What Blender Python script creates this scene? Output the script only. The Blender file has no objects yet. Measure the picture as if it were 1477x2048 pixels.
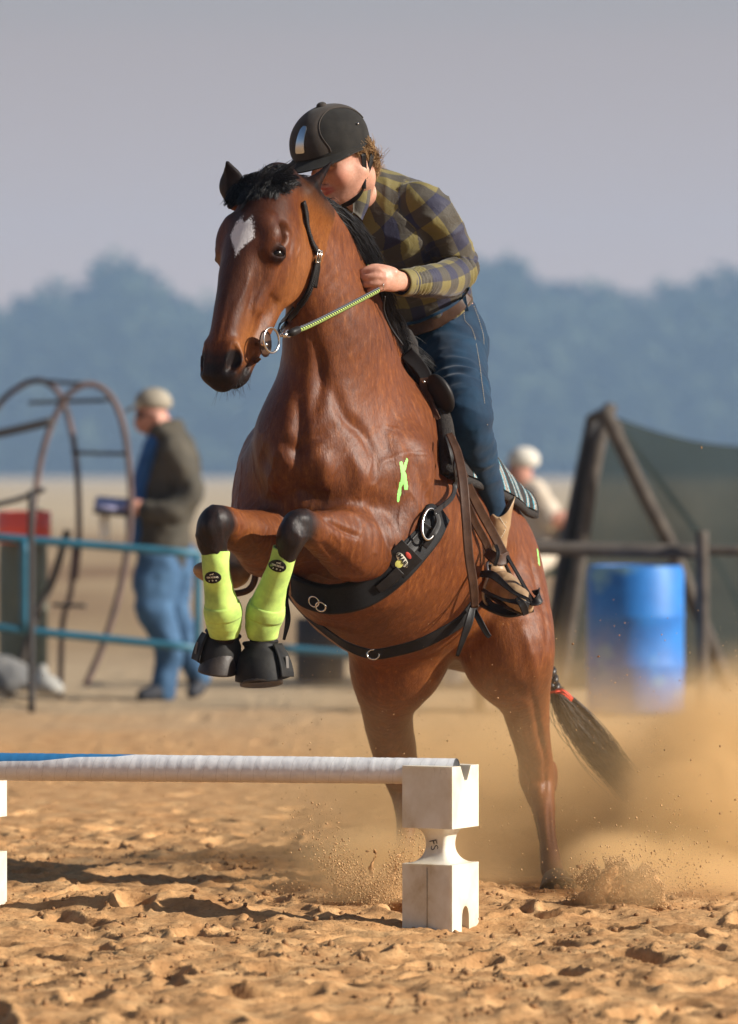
import bpy, math, random
import numpy as np
from mathutils import Vector, Matrix, noise as mnoise
from mathutils.bvhtree import BVHTree
R = math.radians
random.seed(7)
rng = np.random.default_rng(7)
scene = bpy.context.scene
col = scene.collection

# ---------------------------------------------------------------- camera
CAMZ = 1.26          # lens height above the sand
FPX = 10080.0        # focal length in photo pixels (photo 1477 x 2048)
HX, HY = 738.5, 945.0
cam_d = bpy.data.cameras.new('camera')
cam = bpy.data.objects.new('camera', cam_d)
col.objects.link(cam)
cam.location = (0, 0, CAMZ)
cam.rotation_euler = (R(90), 0, 0)
cam_d.sensor_fit = 'HORIZONTAL'
cam_d.sensor_width = 24.0
cam_d.lens = 24.0 * FPX / 1477.0
cam_d.shift_y = -79.0 / 1477.0
cam_d.clip_start = 0.5
cam_d.clip_end = 6000
cam_d.dof.use_dof = True
cam_d.dof.focus_distance = 14.35
cam_d.dof.aperture_fstop = 3.1
scene.camera = cam

# ---------------------------------------------------------------- light
SUN_DIR = Vector((0.82, -0.22, 0.44)).normalized()      # towards the sun
sun_el = math.asin(SUN_DIR.z)
sun_az = math.atan2(SUN_DIR.x, SUN_DIR.y)                # from +Y towards +X
world = bpy.data.worlds.new('World')
scene.world = world
world.use_nodes = True
wn, wl = world.node_tree.nodes, world.node_tree.links
wn.clear()
w_out = wn.new('ShaderNodeOutputWorld')
w_bg = wn.new('ShaderNodeBackground')
w_sky = wn.new('ShaderNodeTexSky')
w_sky.sky_type = 'NISHITA'
w_sky.sun_disc = False
w_sky.sun_elevation = sun_el
w_sky.sun_rotation = sun_az
w_sky.altitude = 1400
w_sky.air_density = 1.3
w_sky.dust_density = 4.0
w_sky.ozone_density = 2.0
w_tc = wn.new('ShaderNodeTexCoord')
w_sep = wn.new('ShaderNodeSeparateXYZ')
w_mr = wn.new('ShaderNodeMapRange')
w_mr.inputs['From Min'].default_value = 0.085
w_mr.inputs['From Max'].default_value = 0.14
w_mr.inputs['To Min'].default_value = 1.0
w_mr.inputs['To Max'].default_value = 0.0
w_mix = wn.new('ShaderNodeMix')
w_mix.data_type = 'RGBA'
w_ramp = wn.new('ShaderNodeValToRGB')                    # smoke haze lying along the horizon
w_ramp.color_ramp.elements[0].position = 0.0
w_ramp.color_ramp.elements[0].color = (8.7, 6.2, 4.9, 1)
w_ramp.color_ramp.elements[1].position = 0.09
w_ramp.color_ramp.elements[1].color = (5.6, 4.6, 4.2, 1)
wl.new(w_tc.outputs['Generated'], w_sep.inputs[0])
wl.new(w_sep.outputs['Z'], w_mr.inputs['Value'])
wl.new(w_sep.outputs['Z'], w_ramp.inputs['Fac'])
wl.new(w_mr.outputs[0], w_mix.inputs[0])
wl.new(w_sky.outputs[0], w_mix.inputs[6])
wl.new(w_ramp.outputs[0], w_mix.inputs[7])
wl.new(w_mix.outputs[2], w_bg.inputs['Color'])
w_bg.inputs['Strength'].default_value = 0.05
wl.new(w_bg.outputs[0], w_out.inputs['Surface'])

sun_d = bpy.data.lights.new('sun', 'SUN')
sun_d.energy = 5.0
sun_d.angle = R(0.6)
sun_d.color = (1.0, 0.93, 0.83)
sun = bpy.data.objects.new('sun', sun_d)
col.objects.link(sun)
sun.location = (20, -8, 15)
sun.rotation_euler = SUN_DIR.to_track_quat('Z', 'Y').to_euler()

scene.view_settings.view_transform = 'Standard'
scene.view_settings.look = 'None'
scene.view_settings.exposure = 0.58
scene.view_settings.gamma = 1.0
scene.view_settings.use_curve_mapping = False
scene.cycles.transparent_max_bounces = 16
scene.cycles.volume_max_steps = 256
scene.cycles.volume_bounces = 2
# ---------------------------------------------------------------- helpers: places
def P(px, py, Y):
    """photo pixel seen at distance Y -> point in the world"""
    return Vector(((px - HX) * Y / FPX, Y, CAMZ - (py - HY) * Y / FPX))
def m_(px, Y=14.5):
    return px * Y / FPX
def V(*a): return Vector(a)
def cr(pts, n):
    """Catmull-Rom through rows of pts (k,d) -> (n,d)"""
    pts = np.asarray(pts, float)
    k = len(pts)
    if k == 2:
        t = np.linspace(0, 1, n)[:, None]
        return pts[0] * (1 - t) + pts[1] * t
    e = np.vstack([2 * pts[0] - pts[1], pts, 2 * pts[-1] - pts[-2]])
    u = np.linspace(0, k - 1, n)
    i = np.minimum(u.astype(int), k - 2)
    f = (u - i)[:, None]
    a, b, c, d = e[i], e[i + 1], e[i + 2], e[i + 3]
    return 0.5 * (2 * b + (c - a) * f + (2 * a - 5 * b + 4 * c - d) * f**2 + (3 * b - a - 3 * c + d) * f**3)

# ---------------------------------------------------------------- helpers: objects
def tag(o, label=None, cat=None, group=None, kind=None):
    if label: o['label'] = label
    if cat: o['category'] = cat
    if group: o['group'] = group
    if kind: o['kind'] = kind
    return o
def empty(name, loc, label=None, cat=None, group=None):
    o = bpy.data.objects.new(name, None)
    col.objects.link(o)
    o.empty_display_size = 0.1
    o.location = loc
    return tag(o, label, cat, group)
def obj(name, verts, faces, mat, parent=None, smooth=True, attrs=None):
    """verts in world coordinates; one mesh object, parented so that it stays where it is"""
    me = bpy.data.meshes.new(name)
    verts = np.asarray(verts, dtype=np.float32)
    if isinstance(faces, np.ndarray):
        me.vertices.add(len(verts)); me.vertices.foreach_set('co', verts.ravel())
        nf, k = faces.shape
        me.loops.add(nf * k); me.loops.foreach_set('vertex_index', faces.astype(np.int32).ravel())
        me.polygons.add(nf)
        me.polygons.foreach_set('loop_start', np.arange(0, nf * k, k, dtype=np.int32))
        me.polygons.foreach_set('loop_total', np.full(nf, k, dtype=np.int32))
        me.update(calc_edges=True)
        me.validate()
    else:
        me.from_pydata([tuple(v) for v in verts.tolist()], [], [tuple(f) for f in faces])
        me.update()
    if smooth:
        me.polygons.foreach_set('use_smooth', np.ones(len(me.polygons), dtype=bool))
    if attrs:
        for an, (kind, arr) in attrs.items():
            a = me.attributes.new(an, kind, 'POINT')
            arr = np.asarray(arr, dtype=np.float32)
            a.data.foreach_set('value' if kind == 'FLOAT' else ('vector' if kind == 'FLOAT_VECTOR' else 'color'), arr.ravel())
    if mat is not None:
        for m in (mat if isinstance(mat, (list, tuple)) else [mat]):
            me.materials.append(m)
    o = bpy.data.objects.new(name, me)
    col.objects.link(o)
    if parent is not None:
        o.parent = parent
        o.matrix_parent_inverse = Matrix.Identity(4)
        w = Vector((0, 0, 0))
        q = parent
        while q is not None:
            w += q.location; q = q.parent
        o.location = -w
    return o
def merge(parts):
    """[(verts, faces)] -> one (verts, faces list)"""
    vs, fs, n = [], [], 0
    for v, f in parts:
        v = np.asarray(v, float)
        vs.append(v)
        fs += [tuple(int(i) + n for i in q) for q in f]
        n += len(v)
    return np.vstack(vs), fs
def autosmooth(o, ang=35):
    me = o.data
    me.polygons.foreach_set('use_smooth', np.ones(len(me.polygons), dtype=bool))
    import bmesh
    bm = bmesh.new(); bm.from_mesh(me)
    for e in bm.edges:
        if len(e.link_faces) == 2 and e.calc_face_angle(0) > R(ang): e.smooth = False
    bm.to_mesh(me); bm.free()
    return o

# ---------------------------------------------------------------- helpers: shapes
def tube(pts, r, sides=8, n=None, cap=True, flat=None, up=None):
    """swept tube; r scalar or list; flat=(a,b) scales of the section along the two section axes"""
    pts = np.asarray([tuple(p) for p in pts], float)
    rr = np.full(len(pts), r, float) if np.isscalar(r) else np.asarray(r, float)
    if n:
        q = cr(np.hstack([pts, rr[:, None]]), n); pts, rr = q[:, :3], np.maximum(q[:, 3], 1e-5)
    k = len(pts)
    T = np.gradient(pts, axis=0); T /= np.linalg.norm(T, axis=1)[:, None] + 1e-12
    if up is None:
        up = np.array([0, 0, 1.0]) if abs(T[0][2]) < 0.9 else np.array([1.0, 0, 0])
        a = np.cross(T[0], up); a /= np.linalg.norm(a)
        A = [a]
        for i in range(1, k):
            v = A[-1] - T[i] * np.dot(A[-1], T[i]); A.append(v / (np.linalg.norm(v) + 1e-12))
        A = np.array(A)
    else:
        U = np.asarray([tuple(u) for u in up], float) if np.ndim(up) == 2 or isinstance(up, list) else np.tile(np.asarray(tuple(up), float), (k, 1))
        if len(U) != k: U = cr(U, k)
        A = np.cross(T, U); A /= np.linalg.norm(A, axis=1)[:, None] + 1e-12
    B = np.cross(A, T)
    fa, fb = flat if flat else (1, 1)
    th = np.linspace(0, 2 * np.pi, sides, endpoint=False)
    v = pts[:, None] + rr[:, None, None] * (np.cos(th)[None, :, None] * A[:, None] * fa + np.sin(th)[None, :, None] * B[:, None] * fb)
    v = v.reshape(-1, 3)
    f = []
    for i in range(k - 1):
        for j in range(sides):
            j2 = (j + 1) % sides
            f.append((i * sides + j, i * sides + j2, (i + 1) * sides + j2, (i + 1) * sides + j))
    if cap:
        f.append(tuple(range(sides - 1, -1, -1)))
        f.append(tuple((k - 1) * sides + j for j in range(sides)))
    return v, f
def strap(pts, normals, width, thick, n=None, bev=0.25):
    """flat strap with slightly rounded section following pts, face turned to normals"""
    pts = np.asarray([tuple(p) for p in pts], float)
    nr = np.asarray([tuple(p) for p in normals], float)
    w = np.full(len(pts), width, float) if np.isscalar(width) else np.asarray(width, float)
    if n:
        q = cr(np.hstack([pts, nr, w[:, None]]), n); pts, nr, w = q[:, :3], q[:, 3:6], q[:, 6]
    T = np.gradient(pts, axis=0); T /= np.linalg.norm(T, axis=1)[:, None] + 1e-12
    nr = nr - T * np.sum(nr * T, axis=1)[:, None]; nr /= np.linalg.norm(nr, axis=1)[:, None] + 1e-12
    S = np.cross(T, nr)
    sec = [(-.5, 0), (-.5, .55), (-.42, 1), (-.36, .9), (.36, .9), (.42, 1), (.5, .55), (.5, 0)]
    k, s = len(pts), len(sec)
    v = np.array([pts + S * (a * w)[:, None] + nr * (b * thick) for a, b in sec]).transpose(1, 0, 2).reshape(-1, 3)
    f = []
    for i in range(k - 1):
        for j in range(s):
            j2 = (j + 1) % s
            f.append((i * s + j, (i + 1) * s + j, (i + 1) * s + j2, i * s + j2))
    f.append(tuple(range(s))); f.append(tuple((k - 1) * s + j for j in range(s - 1, -1, -1)))
    return v, f
def box(c, s, rot=None, bev=0.0):
    """box with chamfered edges when bev > 0; rot = 3x3 Matrix"""
    x, y, z = s[0] / 2, s[1] / 2, s[2] / 2
    import bmesh
    bm = bmesh.new()
    bmesh.ops.create_cube(bm, size=1)
    for v in bm.verts: v.co = Vector((v.co.x * s[0], v.co.y * s[1], v.co.z * s[2]))
    if bev: bmesh.ops.bevel(bm, geom=bm.edges[:], offset=bev, segments=2, affect='EDGES', profile=0.7)
    vs = []
    for v in bm.verts:
        p = v.co.copy()
        if rot is not None: p = rot @ p
        vs.append(tuple(p + Vector(c)))
    bm.verts.index_update()
    fs = [tuple(v.index for v in f.verts) for f in bm.faces]
    bm.free()
    return np.array(vs), fs
def lathe(prof, c, axis=(0, 0, 1), seg=32, cap=True, scale=(1, 1)):
    ax = Vector(axis).normalized()
    q = Vector((0, 0, 1)).rotation_difference(ax)
    th = np.linspace(0, 2 * np.pi, seg, endpoint=False)
    vs = []
    for r, z in prof:
        for t in th:
            vs.append(tuple(q @ Vector((r * math.cos(t) * scale[0], r * math.sin(t) * scale[1], z)) + Vector(c)))
    f = []
    for i in range(len(prof) - 1):
        for j in range(seg):
            j2 = (j + 1) % seg
            f.append((i * seg + j, i * seg + j2, (i + 1) * seg + j2, (i + 1) * seg + j))
    if cap:
        f.append(tuple(range(seg - 1, -1, -1))); f.append(tuple((len(prof) - 1) * seg + j for j in range(seg)))
    return np.array(vs), f
def torus(c, Rr, r, axis, seg=32, sides=8, sx=1.0, xdir=None, a0=0, a1=2 * math.pi):
    ax = Vector(axis).normalized()
    xd = Vector(xdir) if xdir is not None else Vector((0, 0, 1))
    xd = (xd - ax * xd.dot(ax)).normalized(); yd = ax.cross(xd)
    full = abs(a1 - a0 - 2 * math.pi) < 1e-6
    n = seg + (1 if not full else 0)
    th = [a0 + (a1 - a0) * i / seg for i in range(n)]
    pts = [Vector(c) + xd * (Rr * sx * math.cos(t)) + yd * (Rr * math.sin(t)) for t in th]
    vs = []
    for i, t in enumerate(th):
        rad = (xd * math.cos(t) + yd * math.sin(t)).normalized()
        for j in range(sides):
            a = 2 * math.pi * j / sides
            vs.append(tuple(pts[i] + rad * (r * math.cos(a)) + ax * (r * math.sin(a))))
    f = []
    for i in range(seg):
        i2 = (i + 1) % n
        for j in range(sides):
            j2 = (j + 1) % sides
            f.append((i * sides + j, i2 * sides + j, i2 * sides + j2, i * sides + j2))
    return np.array(vs), f
def ball(c, r, seg=20, rings=12, axes=None):
    """ellipsoid; axes = 3x3 Matrix whose columns are the radii directions"""
    r = (r, r, r) if np.isscalar(r) else r
    vs = []
    for i in range(rings + 1):
        ph = math.pi * i / rings
        for j in range(seg):
            t = 2 * math.pi * j / seg
            p = Vector((r[0] * math.sin(ph) * math.cos(t), r[1] * math.sin(ph) * math.sin(t), r[2] * math.cos(ph)))
            if axes is not None: p = axes @ p
            vs.append(tuple(p + Vector(c)))
    f = [(i * seg + j, (i + 1) * seg + j, (i + 1) * seg + (j + 1) % seg, i * seg + (j + 1) % seg) for i in range(rings) for j in range(seg)]
    return np.array(vs), f
def strands(polys, r0, r1=None, sides=3):
    """polys (N,M,3): thin tapering hairs -> verts, quad array"""
    polys = np.asarray(polys, float)
    N, M, _ = polys.shape
    T = np.gradient(polys, axis=1); T /= np.linalg.norm(T, axis=2)[..., None] + 1e-12
    ref = rng.normal(size=(N, 1, 3))
    A = np.cross(T, ref); A /= np.linalg.norm(A, axis=2)[..., None] + 1e-12
    B = np.cross(T, A)
    r1 = r0 * 0.25 if r1 is None else r1
    t = np.linspace(0, 1, M)
    rad = (r0 * (1 - t**2) + r1 * t**2)[None, :, None]
    if not np.isscalar(r0): pass
    th = np.arange(sides) * 2 * np.pi / sides
    v = np.stack([polys + rad * (np.cos(a) * A + np.sin(a) * B) for a in th], axis=2).reshape(-1, 3)
    base = (np.arange(N)[:, None] * M + np.arange(M - 1)[None, :]).ravel() * sides
    f = []
    for j in range(sides):
        j2 = (j + 1) % sides
        f.append(np.stack([base + j, base + j2, base + sides + j2, base + sides + j], axis=1))
    return v, np.vstack(f)

# ---------------------------------------------------------------- helpers: noise
_perm = np.random.default_rng(3).permutation(4096)
_g3 = np.random.default_rng(4).normal(size=(4096, 3)); _g3 /= np.linalg.norm(_g3, axis=1)[:, None]
def _h(i, j, k): return _perm[(_perm[(_perm[i & 4095] + j) & 4095] + k) & 4095]
def pnoise(p):
    """gradient noise of points (n,3) -> (n,), about -0.7..0.7"""
    p = np.asarray(p, float); i = np.floor(p).astype(int); f = p - i
    u = f * f * f * (f * (f * 6 - 15) + 10)
    out = 0
    for a in (0, 1):
        for b in (0, 1):
            for c in (0, 1):
                g = _g3[_h(i[:, 0] + a, i[:, 1] + b, i[:, 2] + c)]
                d = g[:, 0] * (f[:, 0] - a) + g[:, 1] * (f[:, 1] - b) + g[:, 2] * (f[:, 2] - c)
                w = (u[:, 0] if a else 1 - u[:, 0]) * (u[:, 1] if b else 1 - u[:, 1]) * (u[:, 2] if c else 1 - u[:, 2])
                out = out + w * d
    return out
def fbm(p, oct=4, lac=2.03, gain=0.5):
    s, a = 0, 1.0
    for o in range(oct):
        s = s + a * pnoise(np.asarray(p) * lac**o + 17.3 * o); a *= gain
    return s

# ---------------------------------------------------------------- helpers: sculpting with distance fields
class Field:
    """blend chains of tapering elliptical sections into one smooth surface"""
    def __init__(s, lo, hi, h):
        s.lo = np.array(lo, float); s.h = h
        s.n = np.ceil((np.array(hi, float) - s.lo) / h).astype(int) + 1
        s.ax = [(s.lo[i] + h * np.arange(s.n[i])).astype(np.float32) for i in range(3)]
        s.D = np.full(tuple(s.n), 9.0, np.float32)
    def _win(s, lo, hi):
        a = np.clip(np.floor((lo - s.lo) / s.h).astype(int), 0, s.n)
        b = np.clip(np.ceil((hi - s.lo) / s.h).astype(int) + 1, 0, s.n)
        return tuple(slice(a[i], b[i]) for i in range(3)), all(b > a)
    def _grid(s, w):
        return s.ax[0][w[0]][:, None, None], s.ax[1][w[1]][None, :, None], s.ax[2][w[2]][None, None, :]
    def _seg(s, w, a, b, ra, rb, ka, kb, u):
        X, Y, Z = s._grid(w)
        d = b - a; L2 = float(d @ d) + 1e-12
        t = ((X - a[0]) * d[0] + (Y - a[1]) * d[1] + (Z - a[2]) * d[2]) / np.float32(L2)
        np.clip(t, 0, 1, out=t)
        qx = X - a[0] - t * np.float32(d[0]); qy = Y - a[1] - t * np.float32(d[1]); qz = Z - a[2] - t * np.float32(d[2])
        q2 = qx * qx + qy * qy + qz * qz
        r = ra + (rb - ra) * t
        if u is None: return np.sqrt(q2) - r
        qu = qx * np.float32(u[0]) + qy * np.float32(u[1]) + qz * np.float32(u[2])
        k = ka + (kb - ka) * t            # ratio half-width / half-height
        l = np.sqrt(np.maximum(q2 - qu * qu, 0) + (qu / k) ** 2)
        return (l - r) * np.minimum(1, k)
    def chain(s, pts, k=0.03, n=None, op='add', u=None, step=None):
        """pts: (pos, r) or (pos, ru, rv) with u the direction of ru (one vector, or one per point)"""
        rows = []
        for i, p in enumerate(pts):
            c = list(p[0])
            ru, rv = (p[1], p[1]) if len(p) == 2 else (p[1], p[2])
            uu = list(u[i]) if isinstance(u, list) else (list(u) if u is not None else [0, 0, 0])
            rows.append(c + [rv, ru / rv] + uu)
        rows = np.array(rows, float)
        if len(rows) == 1: rows = np.vstack([rows, rows + [1e-4] * 3 + [0] * 5])
        if n is None:
            L = np.sum(np.linalg.norm(np.diff(rows[:, :3], axis=0), axis=1))
            n = int(max(2, min(40, L / (step or max(0.012, 0.3 * rows[:, 3].min())))))
            if len(rows) == 2: n = 2
            else: n = max(n, 3 * len(rows))
        q = cr(rows, n)
        q[:, 3] = np.maximum(q[:, 3], 1e-4)
        m = k + 2 * s.h
        big = q[:, 3] * np.maximum(1, q[:, 4])
        lo = (q[:, :3] - big[:, None]).min(0) - m; hi = (q[:, :3] + big[:, None]).max(0) + m
        w, ok = s._win(lo, hi)
        if not ok: return
        shp = tuple(x.stop - x.start for x in w)
        C = np.full(shp, 9.0, np.float32)
        for i in range(n - 1):
            bg = max(big[i], big[i + 1]) + m
            l2 = np.minimum(q[i, :3], q[i + 1, :3]) - bg; h2 = np.maximum(q[i, :3], q[i + 1, :3]) + bg
            w2, ok = s._win(l2, h2)
            if not ok: continue
            w2 = tuple(slice(max(w2[j].start, w[j].start), min(w2[j].stop, w[j].stop)) for j in range(3))
            if any(x.stop <= x.start for x in w2): continue
            sub = tuple(slice(w2[j].start - w[j].start, w2[j].stop - w[j].start) for j in range(3))
            uu = None
            if u is not None:
                uu = (q[i, 5:8] + q[i + 1, 5:8]) / 2; uu = uu / (np.linalg.norm(uu) + 1e-12)
            d = s._seg(w2, q[i, :3], q[i + 1, :3], q[i, 3], q[i + 1, 3], q[i, 4], q[i + 1, 4], uu)
            C[sub] = np.minimum(C[sub], d)
        s.blend(w, C, k, op)
    def ell(s, c, r, axes=None, k=0.03, op='add'):
        """ellipsoid, axes = list of three unit vectors"""
        c = np.array(tuple(c), float)
        rm = max(r) + k + 2 * s.h
        w, ok = s._win(c - rm, c + rm)
        if not ok: return
        X, Y, Z = s._grid(w)
        A = [(1, 0, 0), (0, 1, 0), (0, 0, 1)] if axes is None else [tuple(a) for a in axes]
        l2 = 0; g2 = 0
        for a, rr in zip(A, r):
            q = (X - c[0]) * a[0] + (Y - c[1]) * a[1] + (Z - c[2]) * a[2]
            l2 = l2 + (q / rr) ** 2; g2 = g2 + (q / (rr * rr)) ** 2
        k0 = np.sqrt(l2); d = k0 * (k0 - 1) / (np.sqrt(g2) + 1e-9)
        s.blend(w, d.astype(np.float32), k, op)
    def blend(s, w, d, k, op):
        D = s.D[w]
        if op == 'add':
            h = np.maximum(k - np.abs(D - d), 0) / max(k, 1e-6)
            s.D[w] = np.minimum(D, d) - h * h * k * 0.25
        else:
            d = -d
            h = np.maximum(k - np.abs(D - d), 0) / max(k, 1e-6)
            s.D[w] = np.maximum(D, d) + h * h * k * 0.25
    def cut(s, p, n):
        """throw away everything on the side n points to"""
        X, Y, Z = s._grid((slice(None),) * 3)
        s.D = np.maximum(s.D, ((X - p[0]) * n[0] + (Y - p[1]) * n[1] + (Z - p[2]) * n[2]).astype(np.float32))
    def mesh(s, smooth=2):
        D = s.D; nx, ny, nz = D.shape
        ins = D < 0
        cnt = np.zeros((nx - 1, ny - 1, nz - 1), np.uint8)
        for a in (0, 1):
            for b in (0, 1):
                for c in (0, 1):
                    cnt += ins[a:nx - 1 + a, b:ny - 1 + b, c:nz - 1 + c]
        act = np.argwhere((cnt > 0) & (cnt < 8))
        idx = np.full(cnt.shape, -1, np.int32); idx[tuple(act.T)] = np.arange(len(act))
        acc = np.zeros((len(act), 3)); n = np.zeros(len(act))
        cor = [(a, b, c) for a in (0, 1) for b in (0, 1) for c in (0, 1)]
        val = {q: D[act[:, 0] + q[0], act[:, 1] + q[1], act[:, 2] + q[2]].astype(float) for q in cor}
        for q in cor:
            for ax in range(3):
                if q[ax] == 0:
                    q2 = list(q); q2[ax] = 1; q2 = tuple(q2)
                    a, b = val[q], val[q2]
                    m = (a < 0) != (b < 0)
                    t = np.where(m, a / np.where(m, a - b, 1), 0)
                    pt = np.tile(np.array(q, float), (len(act), 1)); pt[:, ax] = t
                    acc += pt * m[:, None]; n += m
        v = s.lo + s.h * (act + acc / n[:, None])
        F = []
        for ax in range(3):
            sl0 = [slice(1, m - 1) for m in D.shape]; sl1 = list(sl0)
            sl0[ax] = slice(0, D.shape[ax] - 1); sl1[ax] = slice(1, D.shape[ax])
            A, B = ins[tuple(sl0)], ins[tuple(sl1)]
            for sign in (0, 1):
                e = np.argwhere((A & ~B) if sign == 0 else (~A & B))
                if not len(e): continue
                off = np.ones(3, int); off[ax] = 0
                e = e + off
                b1, b2 = [(1, 2), (2, 0), (0, 1)][ax]
                def cell(d1, d2):
                    c = e.copy(); c[:, b1] -= d1; c[:, b2] -= d2
                    return idx[c[:, 0], c[:, 1], c[:, 2]]
                q = np.stack([cell(1, 1), cell(0, 1), cell(0, 0), cell(1, 0)], 1)
                if sign == 1: q = q[:, ::-1]
                F.append(q[(q >= 0).all(1)])
        F = np.vstack(F)
        e = np.vstack([F[:, [0, 1]], F[:, [1, 2]], F[:, [2, 3]], F[:, [3, 0]]])
        for _ in range(smooth):
            for lam in (0.5, -0.52):
                sm = np.zeros_like(v); c = np.bincount(e[:, 0], minlength=len(v)) + np.bincount(e[:, 1], minlength=len(v))
                for ax in range(3):
                    sm[:, ax] = np.bincount(e[:, 0], v[e[:, 1], ax], len(v)) + np.bincount(e[:, 1], v[e[:, 0], ax], len(v))
                v = v + lam * (sm / np.maximum(c, 1)[:, None] - v)
        return v, F
def vnormals(v, F):
    n = np.cross(v[F[:, 2]] - v[F[:, 0]], v[F[:, 3]] - v[F[:, 1]])
    o = np.zeros_like(v)
    for j in range(4):
        for ax in range(3): o[:, ax] += np.bincount(F[:, j], n[:, ax], len(v))
    return o / (np.linalg.norm(o, axis=1)[:, None] + 1e-12)
def dist_path(v, pts, n=24):
    """distance of points v to a smooth path, and the parameter 0..1 along it"""
    q = cr([list(p) for p in pts], n) if len(pts) > 1 else np.array([list(pts[0])] * 2) + [[0, 0, 0], [0, 0, 1e-5]]
    best = np.full(len(v), 9e9); tt = np.zeros(len(v))
    lo, hi = q.min(0) - 0.25, q.max(0) + 0.25
    m = np.all((v > lo) & (v < hi), axis=1); vm = v[m]
    b = np.full(len(vm), 9e9); t_ = np.zeros(len(vm))
    for i in range(len(q) - 1):
        d = q[i + 1] - q[i]; t = np.clip(((vm - q[i]) @ d) / (d @ d + 1e-12), 0, 1)
        dd = np.linalg.norm(vm - q[i] - t[:, None] * d, axis=1)
        s = dd < b; b[s] = dd[s]; t_[s] = (i + t[s]) / (len(q) - 1)
    best[m] = b; tt[m] = t_
    return best, tt
def sst(x, a, b):
    t = np.clip((x - a) / (b - a), 0, 1); return t * t * (3 - 2 * t)
def proj(v):
    """world -> photo pixels, for checking and for laying marks on a surface from known places"""
    return HX + v[:, 0] / v[:, 1] * FPX, HY - (v[:, 2] - CAMZ) / v[:, 1] * FPX
class Surf:
    def __init__(s, v, F):
        s.t = BVHTree.FromPolygons([tuple(a) for a in v.tolist()], [tuple(a) for a in (F.tolist() if isinstance(F, np.ndarray) else F)])
    def hit(s, px, py, off=0.0, Y0=10.0):
        d = (P(px, py, 15) - V(0, 0, CAMZ)).normalized()
        h = s.t.ray_cast(V(0, 0, CAMZ) + d * Y0, d)
        if h[0] is None: return None, None
        n = h[1]
        if n.dot(d) > 0: n = -n
        return h[0] + n * off, n
    def near(s, p, off=0.0):
        h = s.t.find_nearest(Vector(p))
        n = h[1]
        return h[0] + n * off, n

# ---------------------------------------------------------------- helpers: materials
class NT:
    def __init__(s, name):
        s.m = bpy.data.materials.new(name); s.m.use_nodes = True
        s.t = s.m.node_tree; s.n = s.t.nodes; s.l = s.t.links
        s.b = s.n['Principled BSDF']; s.o = s.n['Material Output']
    def new(s, t, **k):
        n = s.n.new('ShaderNode' + t)
        for a, b in k.items(): setattr(n, a, b)
        return n
    def link(s, a, b): s.l.new(a, b)
    def set(s, **k):
        for a, b in k.items(): s.b.inputs[a.replace('_', ' ')].default_value = b
    def noise(s, scale, detail=4, rough=0.55, vec=None, dist=0.0):
        n = s.new('TexNoise'); n.inputs['Scale'].default_value = scale; n.inputs['Detail'].default_value = detail
        n.inputs['Roughness'].default_value = rough; n.inputs['Distortion'].default_value = dist
        if vec is not None: s.link(vec, n.inputs['Vector'])
        return n.outputs['Fac']
    def coord(s, kind='Object', scale=None, rot=None):
        c = s.new('TexCoord').outputs[kind]
        if scale is not None or rot is not None:
            m = s.new('Mapping')
            if scale is not None: m.inputs['Scale'].default_value = scale
            if rot is not None: m.inputs['Rotation'].default_value = rot
            s.link(c, m.inputs['Vector']); c = m.outputs[0]
        return c
    def attr(s, name):
        a = s.new('Attribute'); a.attribute_name = name; return a
    def ramp(s, fac, stops):
        r = s.new('ValToRGB'); e = r.color_ramp.elements
        while len(e) < len(stops): e.new(0.5)
        for x, (p, c) in zip(e, stops):
            x.position = p; x.color = (*c, 1) if len(c) == 3 else c
        s.link(fac, r.inputs['Fac']); return r.outputs['Color']
    def mix(s, fac, a, b, mode='MIX'):
        m = s.new('Mix', data_type='RGBA', blend_type=mode)
        for x, i in ((fac, 0), (a, 6), (b, 7)):
            if isinstance(x, (int, float)): m.inputs[i].default_value = x if i == 0 else (x, x, x, 1)
            elif isinstance(x, tuple): m.inputs[i].default_value = (*x, 1) if len(x) == 3 else x
            else: s.link(x, m.inputs[i])
        return m.outputs[2]
    def math(s, op, a, b=0.5, c=None, clamp=False):
        m = s.new('Math', operation=op, use_clamp=clamp)
        for i, x in enumerate((a, b, c)):
            if x is None: continue
            if isinstance(x, (int, float)): m.inputs[i].default_value = x
            else: s.link(x, m.inputs[i])
        return m.outputs[0]
    def bump(s, h, strength=0.3, dist=0.01):
        b = s.new('Bump'); b.inputs['Strength'].default_value = strength; b.inputs['Distance'].default_value = dist
        s.link(h, b.inputs['Height'])
        if s.b.inputs['Normal'].is_linked:
            s.link(s.b.inputs['Normal'].links[0].from_socket, b.inputs['Normal'])
        s.link(b.outputs[0], s.b.inputs['Normal'])
    def color(s, c):
        if isinstance(c, tuple): s.b.inputs['Base Color'].default_value = (*c, 1)
        else: s.link(c, s.b.inputs['Base Color'])
def mat(name, c, rough=0.6, metal=0.0, var=0.15, vs=20.0, bump=0.0, bs=200.0, bd=0.002, spec=0.5, sheen=0.0, c2=None, coat=0.0):
    """plain material with colour variation and fine bump"""
    t = NT(name); co = t.coord()
    n = t.noise(vs, 5, 0.6, co)
    dark = tuple(x * (1 - var) for x in c); lite = tuple(min(1, x * (1 + var)) for x in c)
    if c2: dark, lite = c, c2
    t.color(t.ramp(n, [(0.3, dark), (0.7, lite)]))
    t.set(Roughness=rough, Metallic=metal)
    t.b.inputs['Specular IOR Level'].default_value = spec
    if sheen: t.b.inputs['Sheen Weight'].default_value = sheen
    if coat: t.b.inputs['Coat Weight'].default_value = coat
    if bump: t.bump(t.noise(bs, 4, 0.6, co), bump, bd)
    return t.m
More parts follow.
